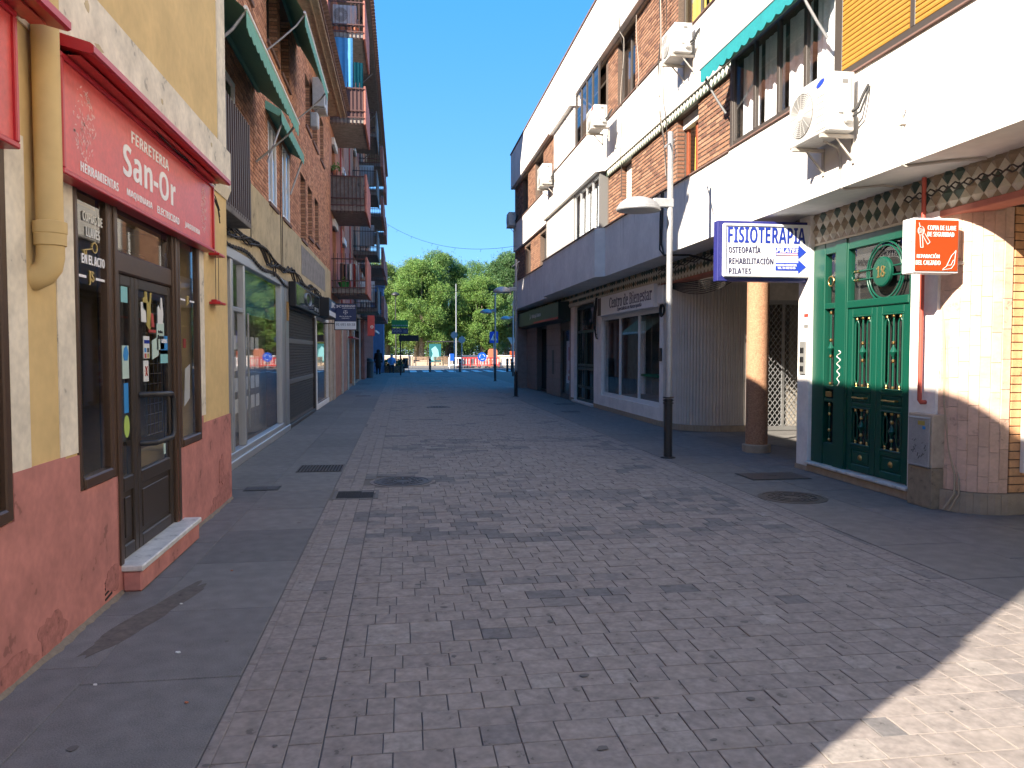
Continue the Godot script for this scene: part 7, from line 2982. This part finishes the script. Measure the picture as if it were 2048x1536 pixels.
	# low walls, benches, steps and a shelter in the park
	for q in [[-2.4, 1.1, -81.0, "pale low wall of the park left of the stone steps"], [4.3, 9.4, -80.5, "pale low wall of the park behind the red barriers"], [9.9, 15, -81.5, "pale low wall of the park at the right"]]:
		var w := thing("low_wall", q[3], "wall", Vector3((q[0] + q[1]) / 2, 0, q[2]), "low park walls")
		s = sh()
		bx(s, q[0], 0, q[2], q[1], 1.05, q[2] - .3, .02)
		ob("wall", s, M.beige_stone, w)
		s = sh()
		bx(s, q[0] - .03, 1.052, q[2] + .04, q[1] + .03, 1.14, q[2] - .34, .01)
		ob("coping", s, M.white_trim, w)
	var st := thing("steps", "pale stone steps climbing into the park between low walls", "steps", Vector3(2.4, 0, -81))
	for k in 6:
		s = sh()
		bx(s, 1.2, 0 if k == 0 else .165 * k + .003, -80.4 - .4 * k, 4.2, .165 * (k + 1), -84, .01)
		ob("step", s, M.beige_stone, st)
	for q in [[2.0, "brown slatted park bench left of the middle of the road"], [3.9, "brown slatted park bench near the plain pole"]]:
		var be := thing("park_bench", q[1], "bench", Vector3(q[0], .12, -76.8), "park benches")
		for k in 3:
			s = sh()
			bx(s, q[0] - .8, .55, -76.55 - .15 * k, q[0] + .8, .59, -76.67 - .15 * k, .01)
			ob("seat_slat", s, M.wood, be)
			s = sh()
			bx(s, q[0] - .8, .68 + .13 * k, -77.02 - .02 * k, q[0] + .8, .78 + .13 * k, -77.05 - .02 * k, .01)
			ob("back_slat", s, M.wood, be)
		for x in [-.65, .65]:
			s = sh()
			bx(s, q[0] + x - .03, .12, -76.55, q[0] + x + .03, .55, -76.6)
			bx(s, q[0] + x - .03, .12, -76.98, q[0] + x + .03, 1.05, -77.015)
			ob("leg", s, M.lamp_dark, be)
	var bs := thing("bus_shelter", "glass bus shelter with a teal poster panel under the trees", "bus shelter", Vector3(4, .12, -79))
	s = sh()
	bx(s, 2.5, 2.5, -78.4, 6.2, 2.62, -79.9, .02)
	for x in [2.55, 4.2, 6.1]:
		bx(s, x, .12, -79.8, x + .07, 2.5, -79.87)
	ob("frame", s, M.lamp_dark, bs)
	s = sh()
	bx(s, 2.75, .45, -78.6, 3.95, 2.35, -78.72, .02)
	ob("poster_panel", s, M.teal_print, bs)
	s = sh()
	prism(s, [Vector2(.1, .2), Vector2(.5, .1), Vector2(1.0, .5), Vector2(.9, 1.2), Vector2(.6, 1.6), Vector2(.2, 1.3), Vector2(.35, .8)], Vector3(2.75, .5, -78.595), Vector3.RIGHT, Vector3.UP, Vector3(0, 0, .004))
	ob("poster_print", s, M.paper_aqua, bs)
	s = sh()
	quad(s, Vector3(4.3, .2, -79.83), Vector3(6.1, .2, -79.83), Vector3(6.1, 2.45, -79.83), Vector3(4.3, 2.45, -79.83), Vector3.BACK)
	ob("pane", s, M.dark_pane, bs)
	# trees
	spray = leaf_spray()
	var tr := [[2.0, -84, 11.2, 7.5, 0, 9000, "broad bright green tree in front, left of the street's middle"], [5.2, -88, 12.6, 7.0, 1, 8000, "tall tree in the middle with a thin pale top"], [8.6, -84, 9.6, 6.2, 0, 7500, "rounded lower tree in front, right of the middle"], [12.2, -85, 12.4, 6.4, 3, 8000, "dark green tree at the right, beside the bank corner"], [-1.6, -90, 11.6, 7.0, 2, 7500, "yellowish green tree at the left edge of the park"], [15.8, -88, 11.5, 7, 1, 5000, "tree at the right hidden mostly by the bank"], [-6.5, -86, 11, 7, 0, 4500, "tree at the far left behind the balcony building"], [10.4, -97, 12.6, 8, 1, 5500, "tree in the second row behind the rounded tree"], [1.8, -100, 13.2, 8, 2, 5500, "pale topped tree in the second row behind the broad tree"], [6.8, -106, 12.2, 9, 1, 5000, "deep green tree of the last row near the middle"], [14, -104, 12, 8, 3, 4500, "dark tree of the last row at the right"], [-4, -102, 12, 8, 3, 4500, "dark tree of the last row at the left"]]
	for q in tr:
		tree(q[6], Vector3(q[0], 0, q[1]), q[2], q[3], q[4], q[5], .3 * sin(q[0]), .245 if q[1] > -95 else .16)
	# the wood beyond, one dark mass under the crowns
	var mm := MultiMesh.new()
	mm.transform_format = MultiMesh.TRANSFORM_3D
	mm.use_colors = true
	mm.mesh = spray
	mm.instance_count = 16000
	for i in 16000:
		var p := Vector3(rng.randf_range(-28, 48), 0, rng.randf_range(-119, -113))
		p.y = rng.randf_range(.1, 9.0 + 1.6 * sin(p.x * .7) + sin(p.x * 1.9))
		mm.set_instance_transform(i, Transform3D(Basis.from_euler(Vector3(rng.randf() * TAU, rng.randf() * TAU, 0)) * rng.randf_range(1.4, 2.8), p))
		mm.set_instance_color(i, Color.WHITE * rng.randf_range(.7, 1.15))
	var w := MultiMeshInstance3D.new()
	w.name = "far_wood"
	w.multimesh = mm
	w.material_override = M.leaf_3
	add_child(w)
	stuff(w)
	tag(w, "dark mass of foliage of the far wood behind all the park trees", "foliage")
	people()
